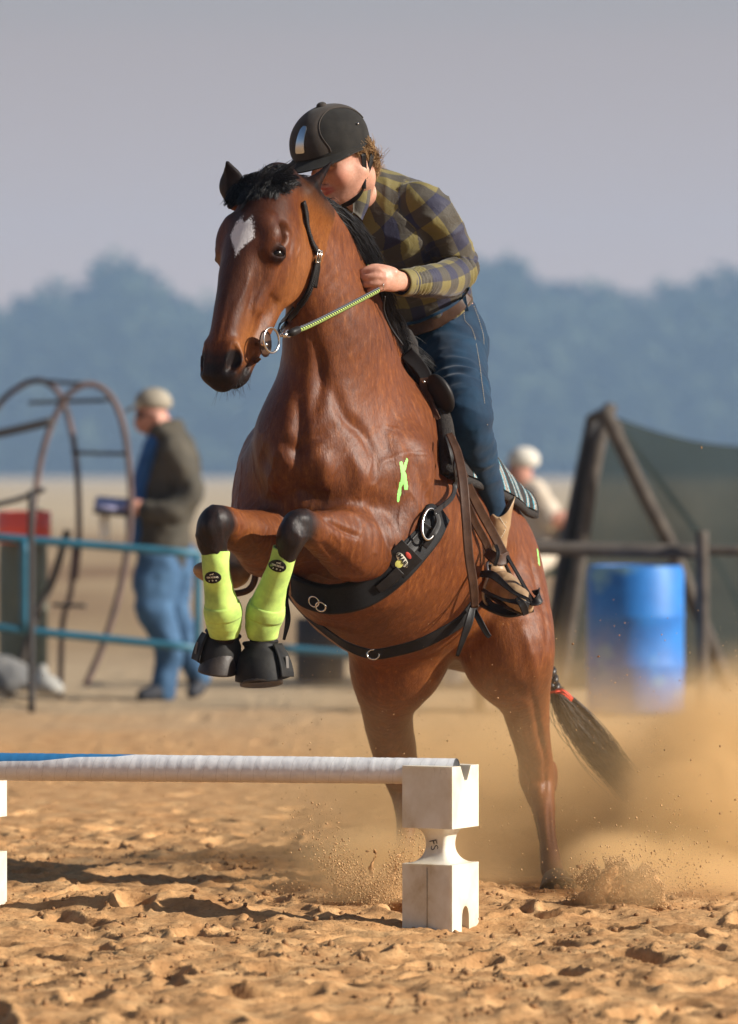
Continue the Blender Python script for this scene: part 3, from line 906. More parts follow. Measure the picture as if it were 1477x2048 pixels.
def coat_mat():
    t = NT('bay_horse_coat'); co = t.coord()
    fine = t.noise(420, 3, 0.65, t.coord(scale=(1, 1, 0.28)))
    mid = t.noise(70, 5, 0.68, t.coord(scale=(1, 1, 0.33)))
    bk, tn, dk, st, pt = (t.attr(x).outputs['Fac'] for x in ('black', 'tan', 'dark', 'star', 'paint'))
    base = t.ramp(mid, [(0.25, (0.098, 0.025, 0.008)), (0.55, (0.185, 0.054, 0.014)), (0.8, (0.35, 0.120, 0.032))])
    c = t.mix(t.math('MULTIPLY', dk, 0.85), base, (0.040, 0.013, 0.008))
    c = t.mix(t.math('MULTIPLY', tn, 0.85), c, t.ramp(mid, [(0.3, (0.19, 0.060, 0.014)), (0.7, (0.30, 0.112, 0.030))]))
    bm = t.math('ADD', bk, t.math('MULTIPLY', t.math('SUBTRACT', mid, 0.5), 0.5), clamp=True)
    bm = t.math('MULTIPLY', bm, t.math('GREATER_THAN', bk, 0.02))
    c = t.mix(bm, c, (0.014, 0.010, 0.010))
    fl = t.ramp(fine, [(0.25, (0.62, 0.62, 0.62)), (0.55, (1, 1, 1)), (0.8, (1.25, 1.2, 1.15))])
    c = t.mix(1.0, c, fl, 'MULTIPLY')
    sm = t.math('ADD', st, t.math('MULTIPLY', t.math('SUBTRACT', fine, 0.5), 1.7))
    sm = t.math('SUBTRACT', sm, t.math('MULTIPLY', t.math('SUBTRACT', 0.5, mid), 0.5))
    c = t.mix(t.math('MULTIPLY', t.ramp(sm, [(0.36, (0, 0, 0)), (0.56, (1, 1, 1))]), t.math('GREATER_THAN', st, 0.04)), c, t.mix(fine, (0.5, 0.48, 0.48), (0.95, 0.93, 0.93)))
    pm = t.math('ADD', pt, t.math('MULTIPLY', t.math('SUBTRACT', t.noise(150, 4, 0.7, co), 0.5), 1.6))
    c = t.mix(t.ramp(pm, [(0.5, (0, 0, 0)), (0.6, (1, 1, 1))]), c, (0.32, 0.86, 0.20))
    t.color(c)
    t.set(Roughness=0.45)
    t.link(t.math('SUBTRACT', 0.27, t.math('MULTIPLY', t.attr('matte').outputs['Fac'], 0.25)), t.b.inputs['Specular IOR Level'])
    t.bump(mid, 0.45, 0.003); t.bump(t.noise(170, 3, .6, t.coord(scale=(1, 1, .3))), .5, .0018)
    t.bump(fine, 0.5, 0.0012)
    return t.m
M_coat = coat_mat()
horse = empty('horse', (0.05, 15.0, 0), 'bay horse with white star leaping over the pole with its front legs tucked', 'horse')
horse_body = obj('body', hv, hf, M_coat, horse, attrs={k: ('FLOAT', a) for k, a in dict(black=black, tan=tan, dark=dark, star=star, paint=paint, matte=matte).items()})
# ---------------------------------------------------------------- eyes, hooves, mane, tail
def text_mesh(name, body, size, M, mat_, parent, extrude=0.0006, shear=0.0, bold=0.0):
    c = bpy.data.curves.new(name, 'FONT'); c.body = body; c.size = size; c.extrude = extrude; c.align_x = 'CENTER'; c.align_y = 'CENTER'
    c.shear = shear; c.offset = bold; c.resolution_u = 3
    o = bpy.data.objects.new(name, c); col.objects.link(o)
    dg = bpy.context.evaluated_depsgraph_get()
    me = bpy.data.meshes.new_from_object(o.evaluated_get(dg))
    vs = [tuple(M @ v.co) for v in me.vertices]; fs = [tuple(p.vertices) for p in me.polygons]
    bpy.data.objects.remove(o); bpy.data.meshes.remove(me)
    return obj(name, vs, fs, mat_, parent, smooth=False)
def frame(o, x, y):
    x = Vector(x).normalized(); y = Vector(y); y = (y - x * y.dot(x)).normalized(); z = x.cross(y)
    M = Matrix((x, y, z)).transposed().to_4x4(); M.translation = Vector(o); return M
M_eye = mat('eye_brown', (0.007, 0.0035, 0.002), 0.22, var=0, spec=0.28)
for s in (1, -1):
    ec, eo = HD(.220, s * .090, .024), (hW * s * .86 + hN * .5).normalized()
    v, f = ball(ec + eo * .002, .0205, 24, 16)
    obj('eye', v, f, M_eye, horse)
M_hoof = mat('hoof_horn', (0.035, 0.026, 0.02), 0.5, var=0.4, vs=60, bump=0.4, bs=120, bd=.002)
def hoof(top, bot, toe, r0, r1, y):
    top, bot = Vector(top), Vector(bot); ax = (bot - top).normalized(); toe = Vector(toe); toe = (toe - ax * toe.dot(ax)).normalized(); sd = ax.cross(toe)
    vs, n, L = [], 24, (bot - top).length
    prof = [(0, .80, 0), (.04, .98, 0), (.12, 1, 0), (.9, 1, 1), (1, .97, 1), (1.0, .80, 1), (.93, .6, 1), (.9, .0, .7)]
    for t, k, w in prof:
        rr = (r0 + (r1 - r0) * min(t, 1)) * k
        for j in range(n):
            a = 2 * math.pi * j / n
            x, yy = math.cos(a), math.sin(a)
            vs.append(top + ax * (L * t) + toe * (rr * (x * 1.08 + .1) + .02 * t) + sd * rr * yy)
    f = [(i * n + j, i * n + (j + 1) % n, (i + 1) * n + (j + 1) % n, (i + 1) * n + j) for i in range(len(prof) - 1) for j in range(n)]
    return obj('hoof', vs, f, M_hoof, horse)
hoof(P(1112, 1757, 15.21), P(1122, 1795, 15.15), (-.1, -1, 0), .040, .060, 0)
hoof(P(806, 1742, 15.37), P(800, 1785, 15.30), (-.3, -1, 0), .040, .060, 0)
hoof(P(523, 1318, 14.12), P(526, 1372, 14.105), (-.1, -1, -.3), .046, .062, 0)
hoof(P(445, 1300, 14.11), P(440, 1343, 14.12), (-.4, -1, -.3), .044, .054, 0)

M_hair = mat('black_horse_hair', (0.006, 0.006, 0.007), 0.38, var=0.4, vs=90, spec=0.4, c2=(0.018, 0.016, 0.016))
M_tailhair = mat('dusty_tail_hair', (0.018, 0.014, 0.012), 0.5, var=0.4, vs=60, spec=0.4, c2=(0.065, 0.048, 0.035))
def unit(a): return a / (np.linalg.norm(a, axis=-1, keepdims=True) + 1e-12)
def flow(roots, d0, L, drop, curl, M=9, side=None, wob=0.01, fr=8):
    """hair leaving roots along d0 and bending towards drop"""
    N = len(roots); t = np.linspace(0, 1, M)[None, :, None]
    L = L[:, None, None]
    p = roots[:, None] + L * (d0[:, None] * (t - 0.45 * t**2) + drop[:, None] * (0.85 * t**2))
    w = np.stack([pnoise(roots * fr + 9 * a) for a in range(3)], 1)[:, None] * wob * t * 3
    w2 = rng.normal(0, 1, (N, 1, 3)) * wob * t**1.5
    return p + w + w2
def clump(p, per=16, amt=.8, pw=1.3):
    """draw neighbouring hairs together towards their tips, as locks"""
    p = np.asarray(p); N = len(p); L = p[rng.choice(N, max(2, N // per), replace=False)]
    out = p.copy(); t = np.linspace(0, 1, p.shape[1])[None, :, None] ** pw
    for a in range(0, N, 2000):
        q = p[a:a + 2000]; d = ((q[:, None, 0] - L[None, :, 0]) ** 2).sum(-1); k = d.argmin(1)
        am = amt * rng.uniform(.5, 1.1, (len(q), 1, 1)).clip(0, 1)
        out[a:a + 2000] = q + (L[k] - q) * t * am
    return out
def mane():
    crest = cr([list(P(x, y, Y)) for x, y, Y in ((628, 424, 14.29), (653, 452, 14.33), (682, 484, 14.40), (710, 548, 14.49), (743, 632, 14.62), (778, 702, 14.74), (826, 756, 14.81))], 200)
    polys = []
    N = 10500
    u = rng.random(N); i = (u * 199).astype(int)
    T = unit(np.gradient(crest, axis=0))[i]
    out = unit(np.cross(np.tile([0.45, -0.9, 0.0], (N, 1)), T)); out *= np.sign(out[:, :1] + 1e-9)      # away from the neck, to its right in view
    back = np.array([0.35, .93, 0.1])
    roots = crest[i] + out * rng.uniform(.004, .052, (N, 1)) + back * rng.uniform(-.012, .03, (N, 1)) + T * rng.uniform(-.01, .01, (N, 1))
    cl = np.stack([pnoise(np.stack([u * 26, np.full(N, a), 0 * u], 1)) for a in (1.5, 7.5, 13.5)], 1)
    d0 = unit(out * (0.55 + .5 * cl[:, :1]) + T * 1.1 + back * (0.15 + .6 * cl[:, 1:2]) + rng.normal(0, .10, (N, 3)))
    drop = unit(T * 1.1 + np.array([0.0, 0.1, -0.55]) + out * (-.10 + .35 * cl[:, 2:3]) + rng.normal(0, .08, (N, 3)))
    L = rng.uniform(.10, .20, N) * (1 + .4 * cl[:, 0])
    polys.append(flow(roots, d0, L, drop, 0, wob=.006))
    # flyaways
    m = rng.choice(N, 120)
    polys.append(flow(roots[m], unit(out[m] + rng.normal(0, .35, (120, 3)) + [0, 0, .3]), rng.uniform(.04, .09, 120), drop[m], 0, wob=.012))
    polys[0] = clump(polys[0], 22, .75)
    v, f = strands(np.vstack(polys), .0012, .0004)
    return obj('mane', v, f, M_hair, horse)
mane()
def forelock():
    polys = []
    def tuft(a, b, n, d, drop, L, jit=.016, wob=.008, sp=.28):
        a, b = np.array(a), np.array(b); t = rng.random((n, 1))
        roots = a + (b - a) * t + rng.normal(0, jit, (n, 3))
        d0 = unit(np.array(d) + rng.normal(0, sp, (n, 3))); dr = unit(np.array(drop) + rng.normal(0, .2, (n, 3)))
        polys.append(flow(roots, d0, rng.uniform(L[0], L[1], n), dr, 0, wob=wob, fr=30))
    def scalp(n, x0, x1, y0, y1, d, drop, L, wob=.008, sp=.3, lift=.0):
        R_ = []
        while len(R_) < n:
            x = rng.uniform(x0, x1); y = rng.uniform(y0, y1) - .12 * (x - x0)
            q, nn = h_surf.hit(x, y, -.002)
            if q is None: R_.append(P(x, y + 12, 14.17))
            else: R_.append(q)
        roots = np.array([list(q) for q in R_]) + np.array([0, 0, lift])
        d0 = unit(np.array(d) + rng.normal(0, sp, (n, 3))); dr = unit(np.array(drop) + rng.normal(0, .22, (n, 3)))
        polys.append(flow(roots, d0, rng.uniform(L[0], L[1], n), dr, 0, wob=wob, fr=34))
    scalp(2600, 468, 566, 372, 392, (-.15, -.5, .45), (-.15, -.25, -.8), (.018, .042), .005)
    scalp(1800, 476, 560, 362, 384, (.35, -.2, .7), (.6, .1, -.1), (.025, .055), .008)
    scalp(900, 462, 500, 378, 402, (-.5, -.35, .1), (-.3, -.15, -.9), (.015, .035))
    scalp(500, 500, 560, 366, 380, (.2, -.2, 1), (.5, .1, .2), (.03, .06), .014, .5)
    scalp(1600, 515, 575, 362, 382, (.7, .1, .50), (.8, .3, -.35), (.02, .045), .006, .22)
    scalp(1500, 496, 566, 336, 370, (.5, .0, .40), (.8, .2, -.4), (.015, .035), .006, .25)
    tuft(P(530, 366, 14.22), P(585, 366, 14.27), 1300, (.9, .1, .30), (.9, .1, -.30), (.025, .055), .009, .006, .22)
    tuft(P(602, 412, 14.27), P(640, 446, 14.33), 1300, (.5, .2, .0), (.3, .2, -.95), (.03, .06), .008)
    polys = [clump(np.vstack(polys), 20, .85, 1.0)]
    v, f = strands(np.vstack(polys), .0011, .0004)
    return obj('forelock', v, f, M_hair, horse)
forelock()
def tail():
    root = empty('tail', P(1095, 1330, 15.72)); root.parent = horse; root.location = P(1095, 1330, 15.72) - horse.location
    # wrapped dock, then loose hair
    ax = cr([list(B(-1.06, .0, .06)), list(P(1065, 1200, 15.85)), list(P(1085, 1300, 15.78)), list(P(1100, 1345, 15.74)), list(P(1110, 1385, 15.72))], 60)
    parts = []
    for k in range(3):
        ph = np.linspace(0, 22, 60) + k * 2.094
        T = unit(np.gradient(ax, axis=0)); A = unit(np.cross(T, [0, 1, 0])); Bv = np.cross(A, T)
        p = ax + A * (.011 * np.sin(ph))[:, None] + Bv * (.008 * np.sin(2 * ph))[:, None]
        parts.append(tube(p, .0125, 8))
    v, f = merge(parts); o = obj('dock', v, f, M_hair, root)
    a = np.array(P(1110, 1382, 15.72)); N = 2600
    q = rng.random(N); w = rng.normal(0, .25, N)
    t = np.linspace(0, 1, 10)[None, :, None]
    end0 = np.array(P(1272, 1592, 15.85)); perp = np.array(unit(np.array([.75, 0, .62])))
    L = (rng.beta(3.2, 1.25, N) * 1.10)[:, None, None]
    L = L * (1 + .13 * np.clip(pnoise(np.stack([w * 5, w * 0, w * 0], 1)), -1, 1))[:, None, None]
    endp = a + (end0 - a) * L[:, 0] * 1.0 + perp * (w * .085)[:, None] + rng.normal(0, .012, (N, 3))
    mid = a + (end0 - a) * .45 * L[:, 0] + perp * (w * .125)[:, None] + np.array([0, 0, -.015]) + rng.normal(0, .008, (N, 3))
    s0 = a + rng.normal(0, .007, (N, 3))
    p = s0[:, None] * (1 - t)**2 + 2 * t * (1 - t) * mid[:, None] + t**2 * endp[:, None]
    p = p + rng.normal(0, 1, (N, 1, 3)) * .006 * t**2
    p = clump(p, 40, .6, 1.6)
    v, f = strands(p, .0012, .0004)
    obj('tail_hair', v, f, M_tailhair, root)
tail()
# long feeler whiskers on the muzzle
def whiskers():
    N = 46
    a = rng.uniform(.54, .61, N); w = rng.uniform(-.04, .045, N)
    pts = np.array([list(HD(x, y, rng.uniform(-.07, -.02))) for x, y in zip(a, w)])
    pts = np.array([list(h_surf.near(p)[0]) for p in pts])
    d = unit(rng.normal(0, .4, (N, 3)) + np.array([0.05, -.4, -.9]))
    v, f = strands(flow(pts, d, rng.uniform(.015, .04, N), d, 0, wob=.001), .0005, .0002)
    obj('whiskers', v, f, M_hair, horse)
whiskers()
# ================================================================ TACK
M_blk = mat('black_leather', (0.012, 0.011, 0.011), 0.45, spec=0.2, var=0.4, vs=50, bump=0.3, bs=350, bd=.001, c2=(0.022, 0.019, 0.018))
M_brn = mat('brown_leather', (0.045, 0.022, 0.013), 0.45, spec=0.2, var=0.4, vs=35, bump=0.35, bs=300, bd=.001, c2=(0.085, 0.045, 0.028))
M_neo = mat('black_neoprene', (0.010, 0.010, 0.011), 0.65, spec=0.12, var=0.4, vs=300, bump=0.5, bs=700, bd=.001, c2=(0.022, 0.021, 0.021))
M_steel = mat('steel', (0.60, 0.58, 0.55), 0.24, metal=1.0, var=0.12, vs=80)
M_thread = mat('pale_thread', (0.45, 0.38, 0.28), 0.7)
M_fleece = mat('black_fleece', (0.014, 0.012, 0.011), 0.95, var=0.5, vs=160, bump=1.0, bs=260, bd=.006, c2=(0.045, 0.038, 0.034))
def sstrap(name, px, width, thick, m, parent, off=0.002, n=None, surf=None, fallY=None, lift=None, cam_n=0, **k):
    """strap lying on the horse along a line of places on it"""
    pts, nr = [], []
    sf = surf or h_surf
    for i, p in enumerate(px):
        if len(p) == 3:
            pts.append(P(*p)); nr.append(None); continue
        q, nn = sf.hit(p[0], p[1], off + (lift[i] if lift else 0))
        if q is None: q, nn = P(p[0], p[1], fallY), V(.2, -1, 0)
        pts.append(q); nr.append(nn)
    if cam_n: nr = [None if x is None else (x * (1 - cam_n) + V(.12, -.95, -.12) * cam_n).normalized() for x in nr]
    if cam_n > .7:
        ys = np.array([p.y for p in pts]); u_ = np.linspace(-1, 1, len(ys)); ft = np.polyval(np.polyfit(u_, ys, 2), u_); ft -= max(0, np.percentile(ft - ys, 80))
        for p, y_ in zip(pts, ft): p.y = min(p.y, y_)
    last = next((x for x in nr if x is not None), V(.3, -.95, .1))
    for i in range(len(nr)):
        if nr[i] is None: nr[i] = last
        last = nr[i]
    v, f = strap(pts, nr, width, thick, n or 6 * len(pts))
    return obj(name, v, f, m, parent, **k)

# ---- bridle
bridle = empty('bridle', P(600, 420, 14.25), 'black braided leather bridle with a steel ring bit on the bay horse', 'bridle')
def braid(name, px, r, amp, m, parent, off, turns, n=90):
    pts = []; nr = []
    for p in px:
        if len(p) == 3: pts.append(P(*p)); nr.append(V(.5, -.8, 0)); continue
        q, nn = h_surf.hit(p[0], p[1], off)
        if q is None: continue
        pts.append(q); nr.append(nn)
    c = cr([list(a) for a in pts], n); N_ = unit(cr([list(a) for a in nr], n))
    T = unit(np.gradient(c, axis=0)); S = np.cross(T, N_)
    parts = []
    for k in range(3):
        ph = np.linspace(0, 2 * math.pi * turns, n) + k * 2.094
        parts.append(tube(c + S * (amp * np.sin(ph))[:, None] + N_ * (r * .6 * np.sin(2 * ph))[:, None], r, 6))
    v, f = merge(parts); return obj(name, v, f, m, parent)
braid('cheek_strap', [(604, 405), (609, 425), (612, 455), (621, 485), (633, 505)], .0042, .0055, M_blk, bridle, .006, 9)
braid('cheek_strap', [(631, 520), (626, 550), (616, 585), (600, 612)], .0042, .0055, M_blk, bridle, .007, 9)
sstrap('strap_end', [(632, 512), (634, 535), (629, 575)], .010, .003, M_blk, bridle, .008)
sstrap('lower_cheek', [(604, 604), (592, 628), (576, 648), (560, 664)], .012, .004, M_blk, bridle, .006, fallY=13.98)
sstrap('lower_cheek', [(592, 612), (580, 632), (568, 650), (556, 668)], .009, .004, M_blk, bridle, .010, fallY=13.98)
braid('crown_strap', [(470, 398), (462, 412), (459, 428)], .0042, .0055, M_blk, bridle, .006, 4, 40)
v, f = box((0, 0, 0), (.016, .004, .030), bev=.001)
q, nn = h_surf.hit(632, 512, .012)
def buckle(q, nn, w, h, r, up, m, parent, name='buckle'):
    up = Vector(up); up = (up - nn * up.dot(nn)).normalized(); sd = nn.cross(up)
    c = [q + sd * (w / 2) * a + up * (h / 2) * b for a, b in ((-1, -1), (-1, 1), (1, 1), (1, -1), (-1, -1))]
    parts = [tube([c[i], c[i + 1]], r, 8) for i in range(4)] + [ball(p, r, 8, 6) for p in c[:4]] + [tube([q - up * h / 2, q + up * h / 2 + nn * r], r * .7, 6)]
    v, f = merge(parts); return obj(name, v, f, m, parent)
buckle(q, nn, .018, .034, .0022, (.15, 0, 1), M_steel, bridle)
# bit: steel ring, leather guard
rc = P(543, 680, 13.955); rax = V(.80, -.60, .05).normalized()
v, f = torus(rc, .0345, .0032, rax, 40, 10); obj('bit_ring', v, f, M_steel, bridle)
gx_ = (hN * .6 - hW * .1).normalized()
def disc(c, ax, r, th, m, parent, name, sx=1.0, xd=(0, 0, 1), seg=28):
    ax = Vector(ax).normalized(); xd = Vector(xd); xd = (xd - ax * xd.dot(ax)).normalized(); yd = ax.cross(xd)
    vs = []
    for k, (q_, z) in enumerate(((.0, -th / 2), (.97, -th / 2), (1, -th * .3), (1, th * .3), (.96, th / 2), (0, th / 2))):
        for j in range(seg):
            a = 2 * math.pi * j / seg
            vs.append(Vector(c) + xd * (r * sx * q_ * math.cos(a)) + yd * (r * q_ * math.sin(a)) + ax * z)
    f = [(i * seg + j, i * seg + (j + 1) % seg, (i + 1) * seg + (j + 1) % seg, (i + 1) * seg + j) for i in range(5) for j in range(seg)]
    return obj(name, vs, f, m, parent)
gc = P(531, 687, 13.965)
disc(gc, rax, .026, .006, M_brn, bridle, 'bit_guard', 1.45, (.15, 0, 1))
v, f = tube([P(512, 688, 13.985), P(522, 689, 13.95), P(534, 689, 13.935)], .0055, 10); obj('bit', v, f, M_steel, bridle)
sstrap('chin_strap', [(520, 715, 13.955), (512, 722, 13.97), (500, 726, 14.0)], .012, .004, M_brn, bridle)
v, f = merge([tube([P(560, 672, 13.94), P(572, 668, 13.94), P(580, 666, 13.945)], .0045, 8), ball(P(570, 670, 13.935), .0085, 10, 8), torus(P(577, 667, 13.945), .009, .003, (0.3, -1, .2), 16, 6)])
obj('snap_hook', v, f, M_steel, bridle)
# ---- rein
M_rein = None
def rein_mat():
    t = NT('black_and_lime_braid'); al = t.attr('al').outputs['Fac']; si = t.attr('si').outputs['Fac']
    k = t.math('ADD', t.math('MULTIPLY', al, 82.0), t.math('MULTIPLY', t.math('ABSOLUTE', si), 1.1))
    fr = t.math('FRACT', k); on_ = t.math('GREATER_THAN', fr, 0.5)
    low = t.math('LESS_THAN', si, 0.6)
    c = t.mix(t.math('MULTIPLY', on_, low), (0.022, 0.024, 0.028), (0.52, 0.72, 0.16))
    c = t.mix(t.math('MULTIPLY', on_, t.math('SUBTRACT', 1.0, low)), c, (0.11, 0.12, 0.14))
    t.color(c); t.set(Roughness=0.6)
    t.bump(t.math('SINE', t.math('MULTIPLY', k, 6.283)), 0.7, 0.002)
    return t.m
M_rein = rein_mat()
def flat_tube(name, pts, w, th, m, parent, n=60, up=None, sides=12):
    c = cr([list(p) for p in pts], n); v, f = tube(c, w / 2, sides, up=up if up is not None else V(.3, -.2, .93), flat=(th / w, 1))
    L = np.concatenate([[0], np.cumsum(np.linalg.norm(np.diff(c, axis=0), axis=1))])
    al = np.repeat(L, sides); si = np.tile(np.sin(np.linspace(0, 2 * np.pi, sides, endpoint=False)), n)
    return obj(name, v, f, m, parent, attrs={'al': ('FLOAT', al), 'si': ('FLOAT', si)})
rein = empty('rein', P(660, 625, 14.2), 'black and lime green braided rein running from the bit ring to the rider hand', 'rein')
flat_tube('rein_braid', [P(584, 664, 13.945), P(620, 650, 14.02), P(680, 620, 14.16), P(757, 580, 14.36)], .019, .011, M_rein, rein, 90)
v, f = tube([P(578, 667, 13.945), P(586, 664, 13.95), P(597, 659, 13.97)], [.0095, .0115, .0110], 12, n=12); obj('rein_keeper', v, f, M_blk, rein)
v, f = tube([P(770, 592, 14.42), P(768, 620, 14.45), P(782, 655, 14.48), P(806, 690, 14.5)], .0035, 6, n=30); obj('rein_cord', v, f, M_blk, rein)
v, f = tube([P(742, 545, 14.40), P(733, 538, 14.40), P(738, 531, 14.40), P(748, 534, 14.40), P(746, 541, 14.39)], .0032, 6, n=24); obj('rein_loop', v, f, M_rein, rein, attrs={'al': ('FLOAT', np.repeat(np.linspace(0, .1, 24), 6)), 'si': ('FLOAT', np.zeros(144))})

# ---- saddle pad
pad = empty('saddle_pad', B(-.35, 0, .40), 'black fleece saddle pad with white, turquoise and orange woven stripes', 'saddle pad')
def pad_mesh():
    fs = np.linspace(.13, -.735, 60); th = np.linspace(-1, 1, 61)
    top = np.zeros((60, 61, 3)); nrm = np.zeros((60, 61, 3)); att = np.zeros((60, 61))
    for i, f_ in enumerate(fs):
        q = (fs[0] - f_) / (fs[0] - fs[-1])
        ub = .045 + .140 * q
        for j, t in enumerate(th):
            a = abs(t)
            lm = .30
            # aim from the trunk axis outwards
            ang = R(90) - R(90) * a * (1.0)
            uu = .06 + .1 * q
            d = hL * (math.copysign(1, t) * math.cos(ang)) + hU * math.sin(ang)
            o_ = B(f_ - .03 * math.sin(a * math.pi / 2) * (1 - q), 0, ub)
            h = h_surf.t.ray_cast(o_ + d * .8, -d)
            r = (h[0] - o_).length if h[0] is not None else .2
            if q > .45: r = max(r, (.235 + .0 * a) * sst(a, .5, 1.) * sst(q, .45, .9) + r * (1 - sst(a, .5, 1.) * sst(q, .45, .9)))
            top[i, j] = o_ + d * (r + .010)
            nrm[i, j] = d
            att[i, j] = f_
    # rounded lower corners
    for k in range(2):
        top[1:-1] = (top[:-2] + top[2:] + top[1:-1] * 2) / 4
    return top, nrm, att
pt_, pn_, pa_ = pad_mesh()
def sheet(name, top, nrm, th, m, parent, attrs=None, r=1.0):
    a, b = top.shape[:2]
    up = top + nrm * th
    edge = np.ones((a, b)); 
    v = np.concatenate([top.reshape(-1, 3), up.reshape(-1, 3)]); f = []
    I = lambda i, j, k: k * a * b + i * b + j
    for i in range(a - 1):
        for j in range(b - 1):
            f.append((I(i, j, 1), I(i + 1, j, 1), I(i + 1, j + 1, 1), I(i, j + 1, 1))); f.append((I(i, j, 0), I(i, j + 1, 0), I(i + 1, j + 1, 0), I(i + 1, j, 0)))
    for i in range(a - 1):
        for j, s_ in ((0, 1), (b - 1, -1)):
            q = (I(i, j, 0), I(i + 1, j, 0), I(i + 1, j, 1), I(i, j, 1)); f.append(q if s_ > 0 else q[::-1])
    for j in range(b - 1):
        for i, s_ in ((0, -1), (a - 1, 1)):
            q = (I(i, j, 0), I(i, j + 1, 0), I(i, j + 1, 1), I(i, j, 1)); f.append(q if s_ < 0 else q[::-1])
    at = {k: ('FLOAT', np.concatenate([x.ravel(), x.ravel()])) for k, x in (attrs or {}).items()}
    o = obj(name, v, f, m, parent, attrs=at); return autosmooth(o, 50)
def pad_mat():
    t = NT('woven_pad_stripes'); f_ = t.attr('pf').outputs['Fac']; co = t.coord()
    nz_ = t.noise(170, 4, 0.7, co); q = t.math('ADD', f_, t.math('MULTIPLY', t.math('SUBTRACT', nz_, 0.5), 0.020))
    x = t.math('MULTIPLY', t.math('ADD', q, 0.81), 1 / .20); x = t.math('FRACT', x)
    K, W, Tq, Or, Gy = (0.022, 0.018, 0.017), (0.50, 0.56, 0.56), (0.02, 0.30, 0.40), (0.38, 0.20, 0.10), (0.26, 0.29, 0.28)
    st = [(0.0, K), (0.26, K), (0.27, Tq), (0.30, Tq), (0.32, W), (0.355, Or), (0.385, Gy), (0.50, Or), (0.53, W), (0.56, Tq), (0.61, K), (.80, Tq), (.825, W), (.85, Or), (.88, W), (.90, Tq), (.93, K)]
    st = [x for x in st if x[0] not in (0.26, 0.30)]
    r = t.ramp(x, st); r.node.color_ramp.interpolation = 'CONSTANT'
    spk = t.noise(330, 2, 0.5, co)
    c = t.mix(t.math('MULTIPLY', t.math('LESS_THAN', spk, 0.46), 0.85), r, (0.05, 0.045, 0.045))
    t.color(c); t.set(Roughness=0.95); t.bump(spk, 0.8, 0.004); return t.m
fleece_ = sheet('fleece', pt_, pn_, .012, M_fleece, pad)
sheet('blanket', (pt_ + pn_ * .0135)[2:-1, 1:-1], pn_[2:-1, 1:-1], .007, pad_mat(), pad, {'pf': pa_[2:-1, 1:-1]})
def rim():
    parts = []
    e = pt_ + pn_ * .009
    loop = np.concatenate([e[:, -1], e[-1, ::-1][1:], e[::-1, 0][1:], e[0, :][1:-1]])
    sm = loop.copy()
    parts.append(tube(sm, .0125, 10, cap=True))
    parts.append(tube(e[0, 30:], .027, 14)); parts.append(tube(e[0, :31], .027, 14))
    v, f = merge(parts); o = obj('binding', v, f, M_fleece, pad); return o
bind_ = rim()
def osurf(o):
    w = Vector((0, 0, 0)); p = o.parent
    while p is not None: w += p.location; p = p.parent
    return Surf(np.array([list(v.co) for v in o.data.vertices]), [tuple(f.vertices) for f in o.data.polygons])
class Multi:
    """the nearest of several surfaces along a line of sight"""
    def __init__(s, *a): s.a = a
    def hit(s, x, y, off=0.0):
        best = (None, None)
        for k in s.a:
            q, n = k.hit(x, y, off)
            if q is not None and (best[0] is None or q.y < best[0].y): best = (q, n)
        return best
p_surf = Multi(h_surf, osurf(fleece_), osurf(bind_))
# ---- saddle
saddle = empty('saddle', B(-.25, 0, .45), 'dark brown leather stock saddle under the rider with long straps', 'saddle')
def seat_mesh():
    rows = []
    F = Field(tuple(B(-.25, 0, .38) - V(.45, .55, .50)), tuple(B(-.25, 0, .38) + V(.45, .55, .42)), .011)
    F.chain([(B(-.02, 0, .44), .11, .045), (B(-.12, 0, .46), .12, .05), (B(-.28, 0, .41), .14, .045), (B(-.42, 0, .44), .15, .05), (B(-.50, 0, .50), .14, .035)], k=.03, u=hL)
    for s in (1, -1):
        F.chain([(B(-.02, s * .07, .44), .04, .03), (B(-.05, s * .17, .34), .05, .022), (B(-.07, s * .235, .22), .055, .018)], k=.03, u=hF)
        F.chain([(B(-.10, s * .10, .44), .10, .03), (B(-.16, s * .20, .32), .14, .018), (B(-.18, s * .27, .18), .15, .014), (B(-.17, s * .295, .08), .12, .012)], k=.02, u=hF)
    v, f = F.mesh(2); return v, f
v, f = seat_mesh(); obj('seat', v, f, M_brn, saddle)
# knee roll on the near side
c_ = P(882, 787, 14.68)
v, f = ball(c_, (.043, .020, .062), 28, 18, Matrix((V(.75, -.66, 0), V(.60, .68, .42).normalized(), V(-.35, -.2, .9).normalized())).transposed()); obj('knee_roll', v, f, M_blk, saddle)
def strip(name, pts, w, th, m, parent, nrm, n=40):
    v, f = strap([P(*p) for p in pts], [nrm] * len(pts) if not isinstance(nrm, list) else nrm, w, th, n); return obj(name, v, f, m, parent)
nS = V(.15, -.95, .25)
sstrap('swell_strap', [(816, 708), (832, 730), (848, 752), (860, 776)], [.046, .044, .040, .036], .008, M_blk, saddle, .010, surf=p_surf, cam_n=.5, fallY=14.72)
bl_ = sstrap('brace_leather', [(852, 760), (860, 790), (870, 815), (882, 842)], [.026, .036, .030, .012], .006, M_brn, saddle, .018, surf=p_surf, cam_n=.5, fallY=14.70)
q, nn = Multi(p_surf, osurf(bl_)).hit(865, 787, .004); d_ = q - P(865, 787, q.y)
def on_b(x, y, o=0): return P(x, y, q.y - o)
v, f = merge([tube([on_b(858, 772), on_b(864, 777, .008), on_b(871, 790, .008), on_b(869, 800)], .0035, 8, n=16), ball(on_b(858, 771), .005, 10, 6), ball(on_b(869, 801), .005, 10, 6), ball(on_b(848, 764), .006, 10, 6)])
obj('dee_ring', v, f, M_steel, saddle)
